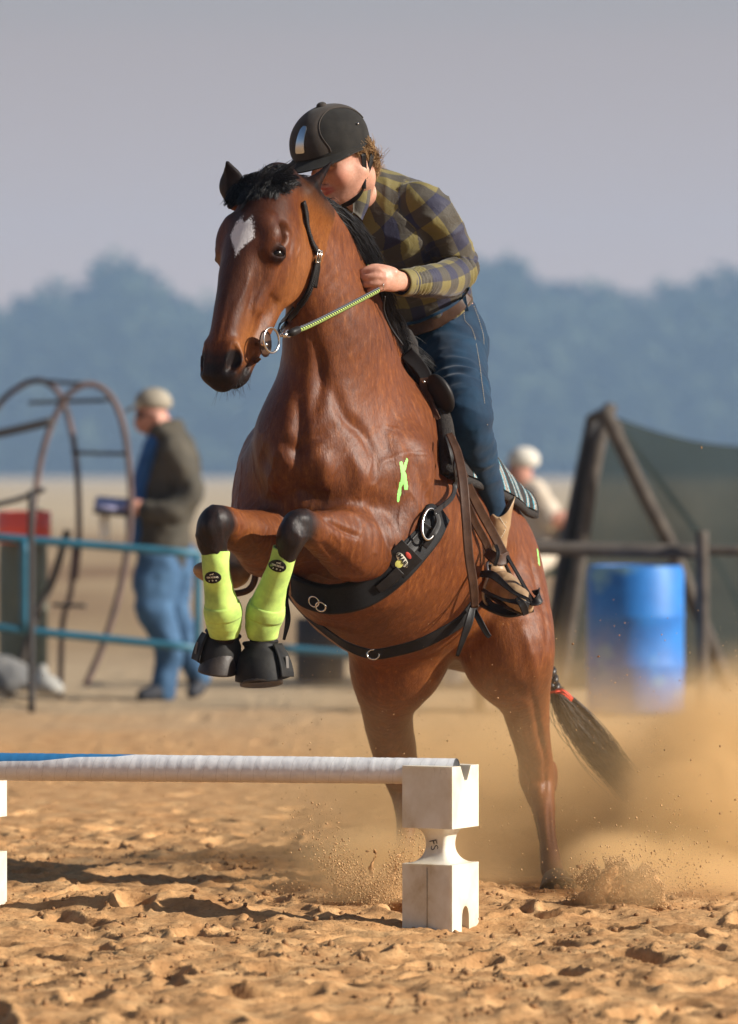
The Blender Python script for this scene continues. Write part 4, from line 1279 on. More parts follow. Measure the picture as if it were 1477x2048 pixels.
# ---- girth
girth = empty('girth', P(760, 1160, 14.5), 'wide black neoprene girth with steel rings and a sewn leather patch', 'girth')
gp = [(878, 1028), (858, 1056), (825, 1095), (790, 1132), (752, 1164), (712, 1184), (668, 1192), (636, 1188), (608, 1178), (590, 1170, 14.50)]
band = sstrap('cinch_band', gp, [.060, .082, .092, .094, .092, .088, .086, .084, .080, .072], .014, M_neo, girth, .008, n=70, cam_n=.8)
sstrap('cinch_binding', gp, [.064, .086, .096, .098, .096, .092, .090, .088, .084, .076], .009, M_blk, girth, .006, n=70, cam_n=.8)
q, nn = h_surf.hit(860, 1042, .014); nn = (nn * .2 + V(.12, -.95, -.12) * .8).normalized(); ud = P(872, 1024, 14.5) - P(832, 1078, 14.5)
b_surf = osurf(band)
q, nn = b_surf.hit(850, 1060, -.004); q = q + (P(860, 1044, 14.4) - P(850, 1060, 14.4))
end_ = disc(q, nn, .034, .018, M_neo, girth, 'cinch_end', 1.75, ud)
e_surf = osurf(end_)
g_surf = Multi(b_surf, e_surf)
sstrap('web_strap', [(856, 1050), (840, 1074), (818, 1100), (800, 1122)], [.034, .036, .038, .036], .004, M_blk, girth, .003, n=30, surf=g_surf)
sstrap('end_strap', [(800, 1140), (780, 1160), (755, 1178)], [.034, .034, .026], .004, M_blk, girth, .003, n=30, surf=g_surf)
q, nn = g_surf.hit(853, 1050, .012)
def oval(c, nn, up, a, b, r, name, m, parent, seg=44):
    up = Vector(up); up = (up - nn * up.dot(nn)).normalized()
    v, f = torus(c, b, r, nn, seg, 10, sx=a / b, xdir=up); return obj(name, v, f, m, parent)
oval(q, nn, ud, .050, .027, .0038, 'steel_ring', M_steel, girth)
for (x, y, a) in ((632, 1196, .019), (645, 1206, .017)):
    q, nn = g_surf.hit(x, y, .008)
    if q is None: q, nn = h_surf.hit(x, y, .03)
    q = q + V(0, 0, -.008)
    oval(q, nn, (0, 0, 1), a * .8, a, .0026, 'dee_ring', M_steel, girth)
# patch with sewn lettering
q, nn = g_surf.hit(803, 1118, .010)
px_ = (P(835, 1098, 14.5) - P(782, 1150, 14.5)); Mq = frame(q, px_, nn.cross(px_)); 
if (Mq.to_3x3() @ V(0, 0, 1)).dot(nn) < 0: Mq = frame(q, px_, -nn.cross(px_))
pv, pf = box((0, 0, 0), (.074, .090, .004), bev=.0015); pv = [Mq @ Vector(a) for a in pv]
obj('leather_patch', pv, pf, M_blk, girth)
M_yel = mat('yellow_print', (0.62, 0.62, 0.16), 0.6, var=0.1); M_red = mat('red_print', (0.55, 0.06, 0.04), 0.6, var=0.1); M_lt = mat('pale_print', (0.72, 0.70, 0.58), 0.6, var=0.1)
zn = (Mq.to_3x3() @ V(0, 0, 1)); xr = (P(833, 1134, 14.4) - P(787, 1128, 14.4)).normalized()
M_ink = mat('black_ink', (0.01, 0.01, 0.01), 0.6, var=0)
tx = (P(811, 1160, 14.45) - P(787, 1127, 14.45)); tx = (tx - zn * tx.dot(zn)).normalized(); ty = zn.cross(tx)
if ty.z < 0: ty = -ty
def onp(a, b, z): return Mq.translation + tx * a + ty * b + zn * z
disc(onp(0, -.004, .0022), zn, .0110, .0007, M_lt, girth, 'badge', 2.5, tx)
disc(onp(.004, -.018, .0028), zn, .0120, .0008, M_yel, girth, 'badge')
disc(onp(.000, .018, .0026), zn, .0062, .0008, M_red, girth, 'badge', 2.0, tx)
Mt = Matrix((tx, ty, zn)).transposed().to_4x4(); Mt.translation = onp(0, -.004, .0042)
text_mesh('lettering', 'SMART', .0185, Mt, M_ink, girth, .0005, bold=.0005)
# latigo
sstrap('latigo_strap', [(914, 905, 14.60), (910, 935, 14.56), (896, 965), (882, 995), tuple([868, 1026, (g_surf.hit(860, 1040, .018)[0]).y])], [.016, .017, .018, .018, .018], .004, M_blk, saddle, .014, lift=[0, 0, .010, .020, 0], n=40, cam_n=.4)
sstrap('latigo_tail', [(866, 1030), (870, 1048), (860, 1070), (842, 1096)], [.018, .02, .02, .018], .004, M_blk, saddle, .014, n=30, surf=g_surf, fallY=(g_surf.hit(850, 1060, .02)[0]).y)
sstrap('rigging_leather', [(898, 872), (905, 915), (912, 950)], [.030, .026, .016], .005, M_blk, saddle, .006, surf=p_surf, cam_n=.5, fallY=14.66)
# rear billet, flank strap and hanging ends
strip('billet', [(899, 868, 14.60), (915, 905, 14.56), (926, 960, 14.50), (932, 1030, 14.47), (938, 1110, 14.47), (947, 1170, 14.49), (950, 1215, 14.52)], [.020, .026, .0285, .028, .027, .027, .022], .005, M_brn, saddle, V(.25, -.95, .1), 50)
fk = empty('flank_strap', P(747, 1300, 14.7), 'narrow black leather flank strap slung loosely below the belly', 'strap')
fp = [(952, 1205, 14.55), (925, 1240, 14.53), (885, 1266, 14.52), (840, 1288, 14.52), (790, 1302, 14.54), (745, 1308, 14.57), (700, 1294, 14.62), (660, 1268, 14.70), (620, 1236, 14.78), (590, 1205, 14.84), (572, 1180, 14.88)]
strip('strap_band', fp, [.030, .034, .036, .036, .035, .034, .030, .024, .018, .013, .012], .005, M_blk, fk, V(.0, -.9, -.42), 70)
oval(P(747, 1309, 14.555), V(0, -1, .1), (0, 0, 1), .014, .0175, .0026, 'dee_ring', M_steel, fk)
strip('loose_end', [(946, 1212, 14.52), (938, 1245, 14.50), (924, 1285, 14.50), (915, 1312, 14.51)], [.018, .024, .016, .010], .004, M_blk, fk, V(.3, -.95, .1), 20)
strip('loose_end', [(950, 1222, 14.54), (962, 1245, 14.52), (975, 1268, 14.52), (981, 1274, 14.52)], [.016, .018, .016, .012], .004, M_blk, fk, V(-.2, -.95, .1), 20)
strip('loose_end', [(577, 1165, 14.5), (573, 1200, 14.48), (576, 1240, 14.46), (568, 1280, 14.46)], [.008, .012, .016, .008], .004, M_blk, fk, V(.2, -1, 0), 24)

# ---- boots on the front legs
M_lime = mat('lime_neoprene', (0.30, 0.46, 0.10), 0.8, var=0.12, vs=16, bump=0.35, bs=500, bd=.001, c2=(0.60, 0.84, 0.18), sheen=0.1)
M_rub = mat('black_rubber', (0.012, 0.012, 0.013), 0.6, spec=0.16, var=0.5, vs=25, bump=0.3, bs=90, bd=.002, c2=(0.028, 0.026, 0.023))
def sleeve(label, axis, radii, front, seam, patch, bpts):
    root = empty('sport_boot', axis[0], label, 'leg boot', 'lime boots on the front legs')
    v, f = tube(axis, radii, 32, n=44, cap=False, up=front)
    vv = np.array(v)
    nn_ = fbm(vv * 40, 2)[:, None]; c = cr([list(a) for a in axis], 44).repeat(32, 0); d = unit(vv - c)
    vv = vv + d * nn_ * .0022
    ins = vv - d * .006
    k = len(vv)
    # turn the ends in so the neoprene shows its thickness
    fs = list(f) + [tuple(i + k for i in q[::-1]) for q in f]
    for j in range(32):
        j2 = (j + 1) % 32
        fs.append((j2, j, j + k, j2 + k)); b = 43 * 32; fs.append((b + j, b + j2, b + j2 + k, b + j + k))
    obj('sleeve', np.vstack([vv, ins]), fs, M_lime, root)
    sl_ = Surf(vv, list(f))
    def wrap(o, base, pn):
        wl_ = Vector((0, 0, 0)); q = o.parent
        while q is not None: wl_ += q.location; q = q.parent
        for v_ in o.data.vertices:
            w = Vector(v_.co); h = (w - base).dot(pn)
            hit = sl_.t.ray_cast(w + pn * .06, -pn)
            if hit[0] is not None: v_.co = hit[0] + pn * (h + .0012)
    for (a, b, r_) in bpts:
        v, f = tube([a, (Vector(a) + Vector(b)) / 2, b], r_, 32, n=8, cap=True, up=front); obj('fetlock_strap', v, f, M_lime, root)
    pc, pn, pu = patch
    pn = Vector(pn).normalized()
    pc = Vector(pc); d0 = disc(pc, pn, .0165, .0016, M_blk, root, 'badge', 1.5, pu)
    pu = Vector(pu)
    Mx = frame(Vector(pc) + pn * .0028, pu, pn.cross(pu))
    if (Mx.to_3x3() @ V(0, 0, 1)).dot(pn) < 0: Mx = frame(Mx.translation, pu, -pn.cross(pu))
    t0 = text_mesh('lettering', 'TSM RIDING', .0062, Mx, M_lt, root, .0003, bold=.00025); wl = [t0]
    for k_, s_ in ((-.010, .8), (0, 1), (.010, .8)):
        c0 = Mx @ V(k_, -.0085, 0)
        parts = []
        a_s = [(math.cos(math.pi * j / 5 + math.pi / 2) * (.0032 if j % 2 == 0 else .0013) * s_, math.sin(math.pi * j / 5 + math.pi / 2) * (.0032 if j % 2 == 0 else .0013) * s_) for j in range(10)]
        vs = [Mx @ V(k_ + x, -.0088 + y, .0002) for x, y in a_s] + [Mx @ V(k_ + x, -.0088 + y, -.0006) for x, y in a_s]
        fs = [tuple(range(10))] + [(j, (j + 1) % 10, 10 + (j + 1) % 10, 10 + j) for j in range(10)]
        wl.append(obj('star', vs, fs, M_lt, root, smooth=False))
    # small running horse shape above the lettering
    hs = [(-9, 3), (-6, 6), (-2, 6), (2, 7), (5, 10), (8, 9), (7, 7), (5, 6), (4, 3), (8, 2), (8, 1), (3, 1.5), (-1, 3), (-4, 2.5), (-8, 0), (-7, 2)]
    vs = [Mx @ V(x * .0008, .0055 + y * .0006, .0002) for x, y in hs] + [Mx @ V(x * .0008, .0055 + y * .0006, -.0006) for x, y in hs]
    em = obj('emblem', vs, [tuple(range(len(hs)))] + [(j, (j + 1) % len(hs), len(hs) + (j + 1) % len(hs), len(hs) + j) for j in range(len(hs))], M_lt, root, smooth=False)
    for o_ in wl + [em]: wrap(o_, pc, pn)
    import bmesh
    bm = bmesh.new(); bm.from_mesh(d0.data); bmesh.ops.subdivide_edges(bm, edges=bm.edges[:], cuts=2); bm.to_mesh(d0.data); bm.free(); wrap(d0, pc, pn)
    return root
sleeve('lime green neoprene boot on the raised left front leg, nearer the girth', [P(571, 1098, 14.01), P(563, 1128, 14.02), P(545, 1178, 14.05), P(531, 1225, 14.08), P(526, 1250, 14.09), P(526, 1274, 14.10)],
       [.036, .0355, .041, .053, .050, .043], V(0, -1, 0), None, (P(556, 1132, 13.982), V(.1, -1, .05), V(.93, 0, -.30)), [(P(535, 1208, 14.07), P(529, 1234, 14.085), [.0515, .0555, .0545])])
sleeve('lime green neoprene boot on the right front leg, at the left edge of the horse', [P(431, 1104, 14.0), P(432, 1130, 14.0), P(438, 1180, 14.03), P(446, 1225, 14.05), P(448, 1250, 14.07), P(448, 1272, 14.08)],
       [.040, .0385, .041, .052, .050, .040], V(0, -1, 0), None, (P(424, 1155, 13.965), V(-.15, -1, .05), V(1, 0, .05)), [(P(444, 1207, 14.04), P(448, 1234, 14.055), [.0500, .0545, .0530])])
def bell(label, top, bot, r0, r1, flap_side):
    root = empty('bell_boot', top, label, 'bell boot', 'bell boots on the front hooves')
    top, bot = Vector(top), Vector(bot); ax = (bot - top).normalized(); fr = V(-.1, -1, -.2); fr = (fr - ax * fr.dot(ax)).normalized(); sd = ax.cross(fr)
    L = (bot - top).length; n = 40; vs = []
    prof = [(0, .93), (.0, 1.0), (.06, 1.08), (.14, 1.04), (.3, None), (.6, None), (.85, None), (.97, None), (1.0, None)]
    ring = []
    for k, (t, q_) in enumerate(prof):
        rr = r0 * q_ if q_ else r0 + (r1 - r0) * math.sin(min(1, t * 1.05) * math.pi / 2) ** .8
        for j in range(n):
            a = 2 * math.pi * j / n
            r2 = rr * (1 + .03 * math.sin(3 * a + t * 2) * t)
            ring.append(top + ax * (L * t * (1 + .10 * t * math.cos(a))) + fr * r2 * math.cos(a) * 1.08 + sd * r2 * math.sin(a))
    k = len(prof)
    inner = [p - (p - (top + ax * (p - top).dot(ax))).normalized() * .005 for p in ring]
    vs = ring + inner; m_ = len(ring)
    f = [(i * n + j, i * n + (j + 1) % n, (i + 1) * n + (j + 1) % n, (i + 1) * n + j) for i in range(k - 1) for j in range(n)]
    f += [tuple(x + m_ for x in q[::-1]) for q in f]
    f += [((k - 1) * n + j, (k - 1) * n + (j + 1) % n, m_ + (k - 1) * n + (j + 1) % n, m_ + (k - 1) * n + j) for j in range(n)]
    f += [((j + 1) % n, j, m_ + j, m_ + (j + 1) % n) for j in range(n)]
    o = obj('shell', vs, f, M_rub, root)
    # overlapping closure flap with a woven label, on the outer side
    flap_side = -flap_side; a0 = .8 * flap_side
    ps, ns = [], []
    for t in (.10, .35, .6, .85, 1.0):
        rr = (r0 + (r1 - r0) * math.sin(min(1, t * 1.05) * math.pi / 2) ** .8) * 1.03
        a = a0 + flap_side * .35
        ps.append(top + ax * L * t + fr * rr * math.cos(a) * 1.06 + sd * rr * math.sin(a)); ns.append(fr * math.cos(a) + sd * math.sin(a))
    v, f = strap(ps, ns, [.045, .055, .062, .066, .066], .006, 16); obj('closure_flap', v, f, M_rub, root)
    c = ps[2] + ns[2] * .0085; xd = ax; Ml = frame(c, ax, ns[2].cross(ax))
    bv, bf = box((0, 0, 0), (.034, .014, .0015), bev=.0006); obj('woven_label', [Ml @ Vector(a) for a in bv], bf, mat('grey_label', (.12, .11, .10), .8), root)
    v, f = torus(top + ax * L * .02, r0 * 1.02, .0065, ax, 36, 8); obj('cuff', v, f, M_rub, root)
    return root
bell('black rubber bell boot on the left front hoof, the lower and larger of the two', P(521, 1284, 14.11), P(526, 1358, 14.105), .044, .078, 1)
bell('black rubber bell boot on the right front hoof, half hidden behind the other', P(447, 1266, 14.12), P(436, 1327, 14.125), .045, .063, -1)
rb = empty('tail_ribbon', P(1112, 1385, 15.70), 'thin orange red ribbon tied round the black tail', 'ribbon')
M_rib = mat('red_ribbon', (0.75, 0.07, 0.03), 0.5, var=0.1)
v, f = torus(P(1110, 1383, 15.72), .021, .004, P(1110, 1400, 15.72) - P(1104, 1368, 15.72), 24, 6); obj('knot', v, f, M_rib, rb)
strip('ribbon_end', [(1112, 1380, 15.70), (1124, 1380, 15.68), (1136, 1387, 15.68), (1146, 1398, 15.69)], .007, .0015, M_rib, rb, V(.2, -1, .3), 16)
strip('ribbon_end', [(1112, 1386, 15.70), (1124, 1386, 15.68), (1136, 1394, 15.68), (1144, 1402, 15.69)], .006, .0015, M_rib, rb, V(-.2, -1, .3), 16)
# ================================================================ THE RIDER
rider = empty('person', B(-.25, 0, .5), 'rider in black helmet, olive and navy checked shirt and blue jeans leaning forward', 'person')
fd = V(-.68, -.62, -.40).normalized(); hu = V(-.30, -.30, .90); hu = (hu - fd * hu.dot(fd)).normalized(); hl = fd.cross(hu)
if hl.x < 0: hl = -hl
hc = P(681, 307, 14.62)
def HR(f, l, u): return hc + fd * f + hl * l + hu * u
Lr = V(.93, -.37, 0).normalized()
torso = [(P(886, 695, 15.13), .165, .125), (P(870, 630, 15.09), .148, .112), (P(842, 555, 15.01), .150, .112), (P(808, 480, 14.92), .160, .118), (P(782, 425, 14.85), .160, .098), (P(752, 396, 14.82), .10, .075)]
armL = [(P(848, 412, 14.76), .058), (P(885, 455, 14.79), .055), (P(908, 500, 14.84), .052), (P(920, 535, 14.86), .050), (P(885, 556, 14.72), .046), (P(845, 562, 14.58), .038), (P(812, 564, 14.48), .030)]
armR = [(P(695, 440, 14.96), .055), (P(660, 500, 15.02), .050), (P(640, 560, 15.0), .046), (P(618, 570, 14.82), .040), (P(602, 572, 14.70), .030)]
legL = [(P(902, 700, 15.07), .095), (P(914, 765, 14.90), .088), (P(930, 820, 14.77), .074), (P(940, 865, 14.77), .066), (P(957, 925, 14.85), .057), (P(978, 985, 14.93), .045), (P(986, 1040, 14.97), .036)]
legR = [(P(800, 720, 15.20), .095), (P(690, 790, 15.08), .085), (P(600, 850, 14.98), .068), (P(560, 920, 15.03), .058), (P(520, 1010, 15.10), .045), (P(500, 1060, 15.12), .036)]
def build_body():
    lo = np.array([-.40, 14.20, .78]); hi = np.array([.46, 15.45, 2.30])
    F = Field(lo, hi, .0045)
    F.chain([(a, u * .86, v_ * .86) for a, u, v_ in torso], k=.02, u=Lr)
    for ch in (armL, armR): F.chain([(a, r * .62) for a, r in ch], k=.02)
    for ch in (legL, legR): F.chain([(a, r * .75) for a, r in ch], k=.02)
    F.chain([(P(738, 402, 14.84), .042), (P(712, 382, 14.75), .052), (HR(-.035, .005, -.085), .052), (HR(-.02, 0, -.04), .06)], k=.03)
    F.ell(HR(-.012, 0, .025), (.094, .074, .100), [fd, hl, hu], k=.02)                    # skull
    F.ell(HR(.022, 0, -.035), (.070, .066, .075), [fd, hl, hu], k=.03)                    # face
    F.chain([(HR(-.005, .058, -.060), .022), (HR(.03, .042, -.092), .024), (HR(.066, .014, -.110), .022), (HR(.066, -.014, -.110), .022), (HR(.03, -.042, -.092), .024), (HR(-.005, -.058, -.060), .022)], k=.035)
    for s in (1, -1):
        F.ell(HR(.055, s * .036, -.042), (.030, .028, .030), [fd, hl, hu], k=.025)         # cheek
        F.ell(HR(.086, s * .030, -.006), (.014, .019, .013), [fd, hl, hu], k=.014, op='sub')
        F.ell(HR(.072, s * .031, -.008), (.013, .013, .012), [fd, hl, hu], k=.004)
        F.chain([(HR(.074, s * .045, .014), .007), (HR(.086, s * .030, .018), .009), (HR(.088, s * .010, .013), .008)], k=.015)
        F.ell(HR(-.012, s * .072, -.012), (.018, .008, .030), [fd, hl, hu], k=.008)        # ear
        F.ell(HR(.098, s * .012, -.031), (.010, .009, .008), [fd, hl, hu], k=.008)
    F.chain([(HR(.088, 0, .012), .009), (HR(.104, 0, -.006), .010), (HR(.116, 0, -.024), .0125), (HR(.100, 0, -.036), .010)], k=.010)
    F.chain([(HR(.074, .026, -.071), .006), (HR(.098, .008, -.066), .0080), (HR(.098, -.006, -.066), .0080), (HR(.074, -.024, -.071), .006)], k=.007)
    F.chain([(HR(.074, .024, -.078), .006), (HR(.096, 0, -.083), .0095), (HR(.074, -.022, -.078), .006)], k=.007)
    F.ell(HR(.082, 0, -.110), (.018, .019, .016), [fd, hl, hu], k=.015)
    # left hand closed on the rein
    w0, pm = P(812, 564, 14.48), P(786, 560, 14.42)
    F.chain([(w0, .027, .022), (P(800, 562, 14.45), .028, .021), (pm, .034, .022), (P(768, 558, 14.395), .034, .020)], k=.012, u=V(0, 0, 1))
    kn = [(758, 541, 14.385, 1.0), (752, 553, 14.378, 1.08), (752, 566, 14.380, 1.0), (758, 578, 14.388, .85)]
    for i, (x, y, Y, l) in enumerate(kn):
        r = .0098 if i < 3 else .0088
        F.chain([(P(770, y * .7 + 560 * .3, Y + .006), r * 1.1), (P(x, y, Y), r * 1.15), (P(x - 18 * l, y + 2, Y + .004), r), (P(x - 25 * l, y + 4, Y + .022), r * .95), (P(x - 16 * l, y + 5, Y + .036), r * .9), (P(x - 6, y + 5, Y + .034), r * .8)], k=.003, n=16)
    F.chain([(P(788, 545, 14.41), .014), (P(768, 537, 14.405), .012), (P(748, 534, 14.40), .0105), (P(731, 540, 14.395), .0095), (P(724, 544, 14.395), .008)], k=.008)
    # right hand, beyond the neck
    F.chain([(P(602, 572, 14.70), .026), (P(596, 572, 14.66), .03), (P(590, 572, 14.62), .03)], k=.01)
    for i in range(4):
        F.chain([(P(590, 560 + 8 * i, 14.60), .0095), (P(578, 562 + 8 * i, 14.585), .0095), (P(576, 564 + 8 * i, 14.61), .009), (P(584, 565 + 8 * i, 14.62), .008)], k=.004)
    return F.mesh(2)
bv_, bf_ = build_body()
bn_ = vnormals(bv_, bf_)
if np.mean(np.sum((bv_ - bv_.mean(0)) * bn_, 1)) < 0: bf_ = bf_[:, ::-1]
M_skin = NT('skin')
def skin_mat():
    t = M_skin; co = t.coord()
    lip = t.attr('lip').outputs['Fac']; bl = t.attr('blush').outputs['Fac']; br = t.attr('brow').outputs['Fac']
    c = t.ramp(t.noise(120, 4, 0.6, co), [(0.3, (0.50, 0.245, 0.165)), (0.7, (0.62, 0.33, 0.235))])
    c = t.mix(bl, c, (0.58, 0.20, 0.14)); c = t.mix(lip, c, (0.45, 0.10, 0.085)); c = t.mix(br, c, (0.09, 0.05, 0.03))
    t.color(c); t.set(Roughness=0.48); t.b.inputs['Subsurface Weight'].default_value = 0.12; t.b.inputs['Subsurface Radius'].default_value = (0.01, 0.004, 0.002)
    t.b.inputs['Subsurface Scale'].default_value = 0.6
    t.bump(t.noise(500, 3, 0.6, co), 0.2, 0.0006)
    return t.m
skin_mat()
dl = np.minimum(dist_path(bv_, [HR(.078, .024, -.072), HR(.106, 0, -.068), HR(.078, -.022, -.072)], 12)[0], dist_path(bv_, [HR(.078, .022, -.079), HR(.105, 0, -.084), HR(.078, -.020, -.079)], 12)[0])
lip = 1 - sst(dl, .004, .010)
blush = .6 * (1 - sst(np.linalg.norm(bv_ - np.array(HR(.07, .04, -.045)), axis=1), .01, .045)) + .5 * (1 - sst(np.linalg.norm(bv_ - np.array(HR(.118, 0, -.026)), axis=1), .01, .03))
brow = np.zeros(len(bv_))
for s in (1, -1):
    d, t_ = dist_path(bv_, [HR(.083, s * .012, .020), HR(.082, s * .030, .026), HR(.066, s * .048, .018)], 12); brow = np.maximum(brow, .75 * (1 - sst(d, .003, .007)))
    d, t_ = dist_path(bv_, [HR(.088, s * .018, -.006), HR(.088, s * .031, -.001), HR(.075, s * .045, -.008)], 12); brow = np.maximum(brow, .9 * (1 - sst(d, .0015, .0045)))
obj('body', bv_, bf_, M_skin.m, rider, attrs={'lip': ('FLOAT', lip), 'blush': ('FLOAT', np.clip(blush, 0, 1)), 'brow': ('FLOAT', brow)})
M_eyew = mat('eye_white', (0.22, 0.17, 0.15), 0.3, var=0.05); M_iris = mat('iris_brown', (0.03, 0.015, 0.01), 0.1, var=0)
for s in (1, -1):
    c = HR(.0710, s * .031, -.009); v, f = ball(c, .0118, 16, 12); e = obj('eye', v, f, M_eyew, rider)
    v, f = ball(c + fd * .0078, (.0058, .0058, .0054), 12, 8); i_ = obj('iris', v, f, M_iris, None); i_.parent = e; 
    # keep place
    w = Vector((0, 0, 0)); q = e
    while q is not None: w += q.location; q = q.parent
    i_.location = -w

# ---- clothing
def check_mat():
    t = NT('olive_navy_check'); a = t.attr('cloth').outputs['Vector']; sp = t.new('SeparateXYZ'); t.link(a, sp.inputs[0])
    wob = t.noise(6, 2, 0.5, t.coord())
    def band(x, w=0.5):
        k = t.math('FRACT', t.math('ADD', t.math('MULTIPLY', x, 1 / .108), t.math('MULTIPLY', wob, 0.10)))
        return t.math('LESS_THAN', k, w)
    bu, bv = band(sp.outputs['X']), band(sp.outputs['Y'])
    s = t.math('MULTIPLY', t.math('ADD', bu, bv), 0.5)
    r = t.ramp(s, [(0.0, (0.185, 0.150, 0.040)), (0.25, (0.062, 0.052, 0.036)), (0.75, (0.019, 0.019, 0.050))]); r.node.color_ramp.interpolation = 'CONSTANT'
    w = t.new('TexWave'); w.inputs['Scale'].default_value = 260; t.link(t.coord(), w.inputs['Vector'])
    c = t.mix(0.25, r, t.mix(1.0, r, t.noise(500, 3, 0.6, t.coord()), 'MULTIPLY'))
    t.color(c); t.set(Roughness=0.72); t.b.inputs['Sheen Weight'].default_value = 0.15
    t.bump(t.noise(38, 3, 0.55, t.coord(scale=(1, 1, 1)), 1.2), 0.22, 0.010)
    t.bump(t.noise(700, 2, 0.5, t.coord()), 0.25, 0.0008)
    return t.m
M_check = check_mat()
def cyl_uv(v, pts, up, n=40):
    """distance along and around a limb, in metres"""
    q = cr([list(p[0]) for p in pts], n); best = np.full(len(v), 9.); al = np.zeros(len(v)); ar = np.zeros(len(v)); s0 = 0
    for i in range(n - 1):
        d = q[i + 1] - q[i]; L = np.linalg.norm(d); T = d / L
        t = ((v - q[i]) @ d) / (L * L); tc = np.clip(t, 0 if i else -3, 1 if i < n - 2 else 3); r = v - q[i] - tc[:, None] * d
        dd = np.linalg.norm(v - q[i] - np.clip(t, 0, 1)[:, None] * d, axis=1)
        A = np.cross(T, up); A /= np.linalg.norm(A); Bq = np.cross(A, T)
        m = dd < best; best[m] = dd[m]; al[m] = s0 + tc[m] * L; ar[m] = np.arctan2(r[m] @ A, r[m] @ Bq)
        s0 += L
    return best, al, ar
def ridges(v, freq, seed, sharp=1.0):
    n = pnoise(v * freq + seed); return (1 - np.abs(n) * 2.2).clip(0, 1) ** (2 * sharp)
def build_shirt():
    F = Field((-.16, 14.36, 1.55), (.40, 15.35, 2.16), .0055)
    F.chain([(P(868, 668, 15.13), .138, .112), (P(862, 640, 15.10), .140, .124), (P(852, 605, 15.06), .142, .126), (P(838, 555, 15.01), .145, .122), (P(808, 480, 14.92), .172, .130), (P(784, 425, 14.86), .172, .104), (P(752, 394, 14.83), .115, .080), (P(738, 386, 14.81), .070, .060)], k=.03, u=Lr)
    F.ell(P(775, 470, 14.80), (.12, .07, .08), [Lr, V(.37, .93, 0), V(0, 0, 1)], k=.05)
    F.chain([(P(840, 408, 14.78), .066), (P(868, 428, 14.77), .064), (P(890, 465, 14.80), .062), (P(910, 505, 14.84), .058), (P(919, 535, 14.85), .056), (P(900, 556, 14.77), .056), (P(868, 562, 14.64), .050), (P(838, 563, 14.55), .043), (P(812, 565, 14.49), .038)], k=.014, n=60)
    F.chain([(P(705, 430, 14.93), .066), (P(668, 490, 15.0), .06), (P(642, 555, 14.99), .056), (P(618, 570, 14.83), .048), (P(604, 572, 14.72), .038)], k=.03)
    F.chain([(P(755, 390, 14.85), .075), (P(742, 370, 14.83), .056)], k=.02)
    F.chain([(P(706, 380, 14.73), .046), (P(690, 368, 14.70), .050)], k=.006, op='sub')
    F.cut(P(868, 640, 15.03), V(.45, .35, -.82).normalized())
    F.chain([(P(722, 425, 14.70), .030, .05), (P(708, 450, 14.66), .022, .05)], k=.006, op='sub', u=Lr)
    F.ell(P(797, 564, 14.45), (.03, .034, .034), k=.004, op='sub')
    v, f = F.mesh(2); n = vnormals(v, f)
    if np.mean(np.sum((v - v.mean(0)) * n, 1)) < 0: f = f[:, ::-1]; n = -n
    sl = [(P(846, 404, 14.77), 0), (P(885, 455, 14.79), 0), (P(910, 505, 14.84), 0), (P(920, 536, 14.86), 0), (P(880, 559, 14.70), 0), (P(838, 563, 14.55), 0), (P(805, 565, 14.48), 0)]
    bs, als, ars = cyl_uv(v, sl, V(.2, -.9, .3))
    to = [(P(890, 700, 15.15), 0), (P(842, 555, 15.01), 0), (P(790, 440, 14.88), 0), (P(752, 394, 14.83), 0)]
    bt, alt, art = cyl_uv(v, to, V(-.4, -.9, 0))
    sr = [(P(705, 430, 14.93), 0), (P(660, 500, 15.0), 0), (P(640, 560, 14.98), 0), (P(604, 572, 14.72), 0)]
    br_, alr, arr = cyl_uv(v, sr, V(.2, -.9, .3))
    isl = (bs < .073) & (bs * 1.5 < bt) | ((bs < .085) & (v[:, 1] < 14.78) & (proj(v)[0] > 800) & (bs < bt * .75)); isr = (br_ < .075) & (br_ * 1.6 < bt)
    uv = np.zeros((len(v), 3)); uv[:, 0] = alt + .02; uv[:, 1] = art * .16
    uv[isl, 0] = als[isl]; uv[isl, 1] = ars[isl] * .060 + .03
    uv[isr, 0] = alr[isr]; uv[isr, 1] = arr[isr] * .060
    # folds: rings pressed together inside the elbow and over the cuff, long pulls from the shoulder, a blouse over the belt
    L = als.max(); d = np.zeros(len(v))
    m = isl.astype(float)
    ph = als * 230 + 2.2 * pnoise(v * 22)
    d += m * .0055 * np.sin(ph) * (sst(als, .18, .24) * (1 - sst(als, .30, .36))) * sst(np.cos(ars), -.6, .5)
    d += m * .0038 * np.sin(als * 420 + 3 * pnoise(v * 30)) * sst(als, L - .16, L - .08)
    d += m * .010 * (ridges(v, np.array([9, 9, 20.]), 3) - .4) * (1 - sst(als, .14, .22))
    ib = (~isl & ~isr).astype(float)
    d += ib * .011 * (ridges(v, np.array([16, 16, 7.]), 11) - .4) * (1 - sst(alt, .28, .4))
    d += ib * .005 * (ridges(v, np.array([10, 10, 9.]), 27) - .4)
    d += .003 * fbm(v * 14, 3)
    return v + n * d[:, None], f, uv
sv, sf_, suv = build_shirt()
shirt = obj('shirt', sv, sf_, M_check, rider, attrs={'cloth': ('FLOAT_VECTOR', suv)})
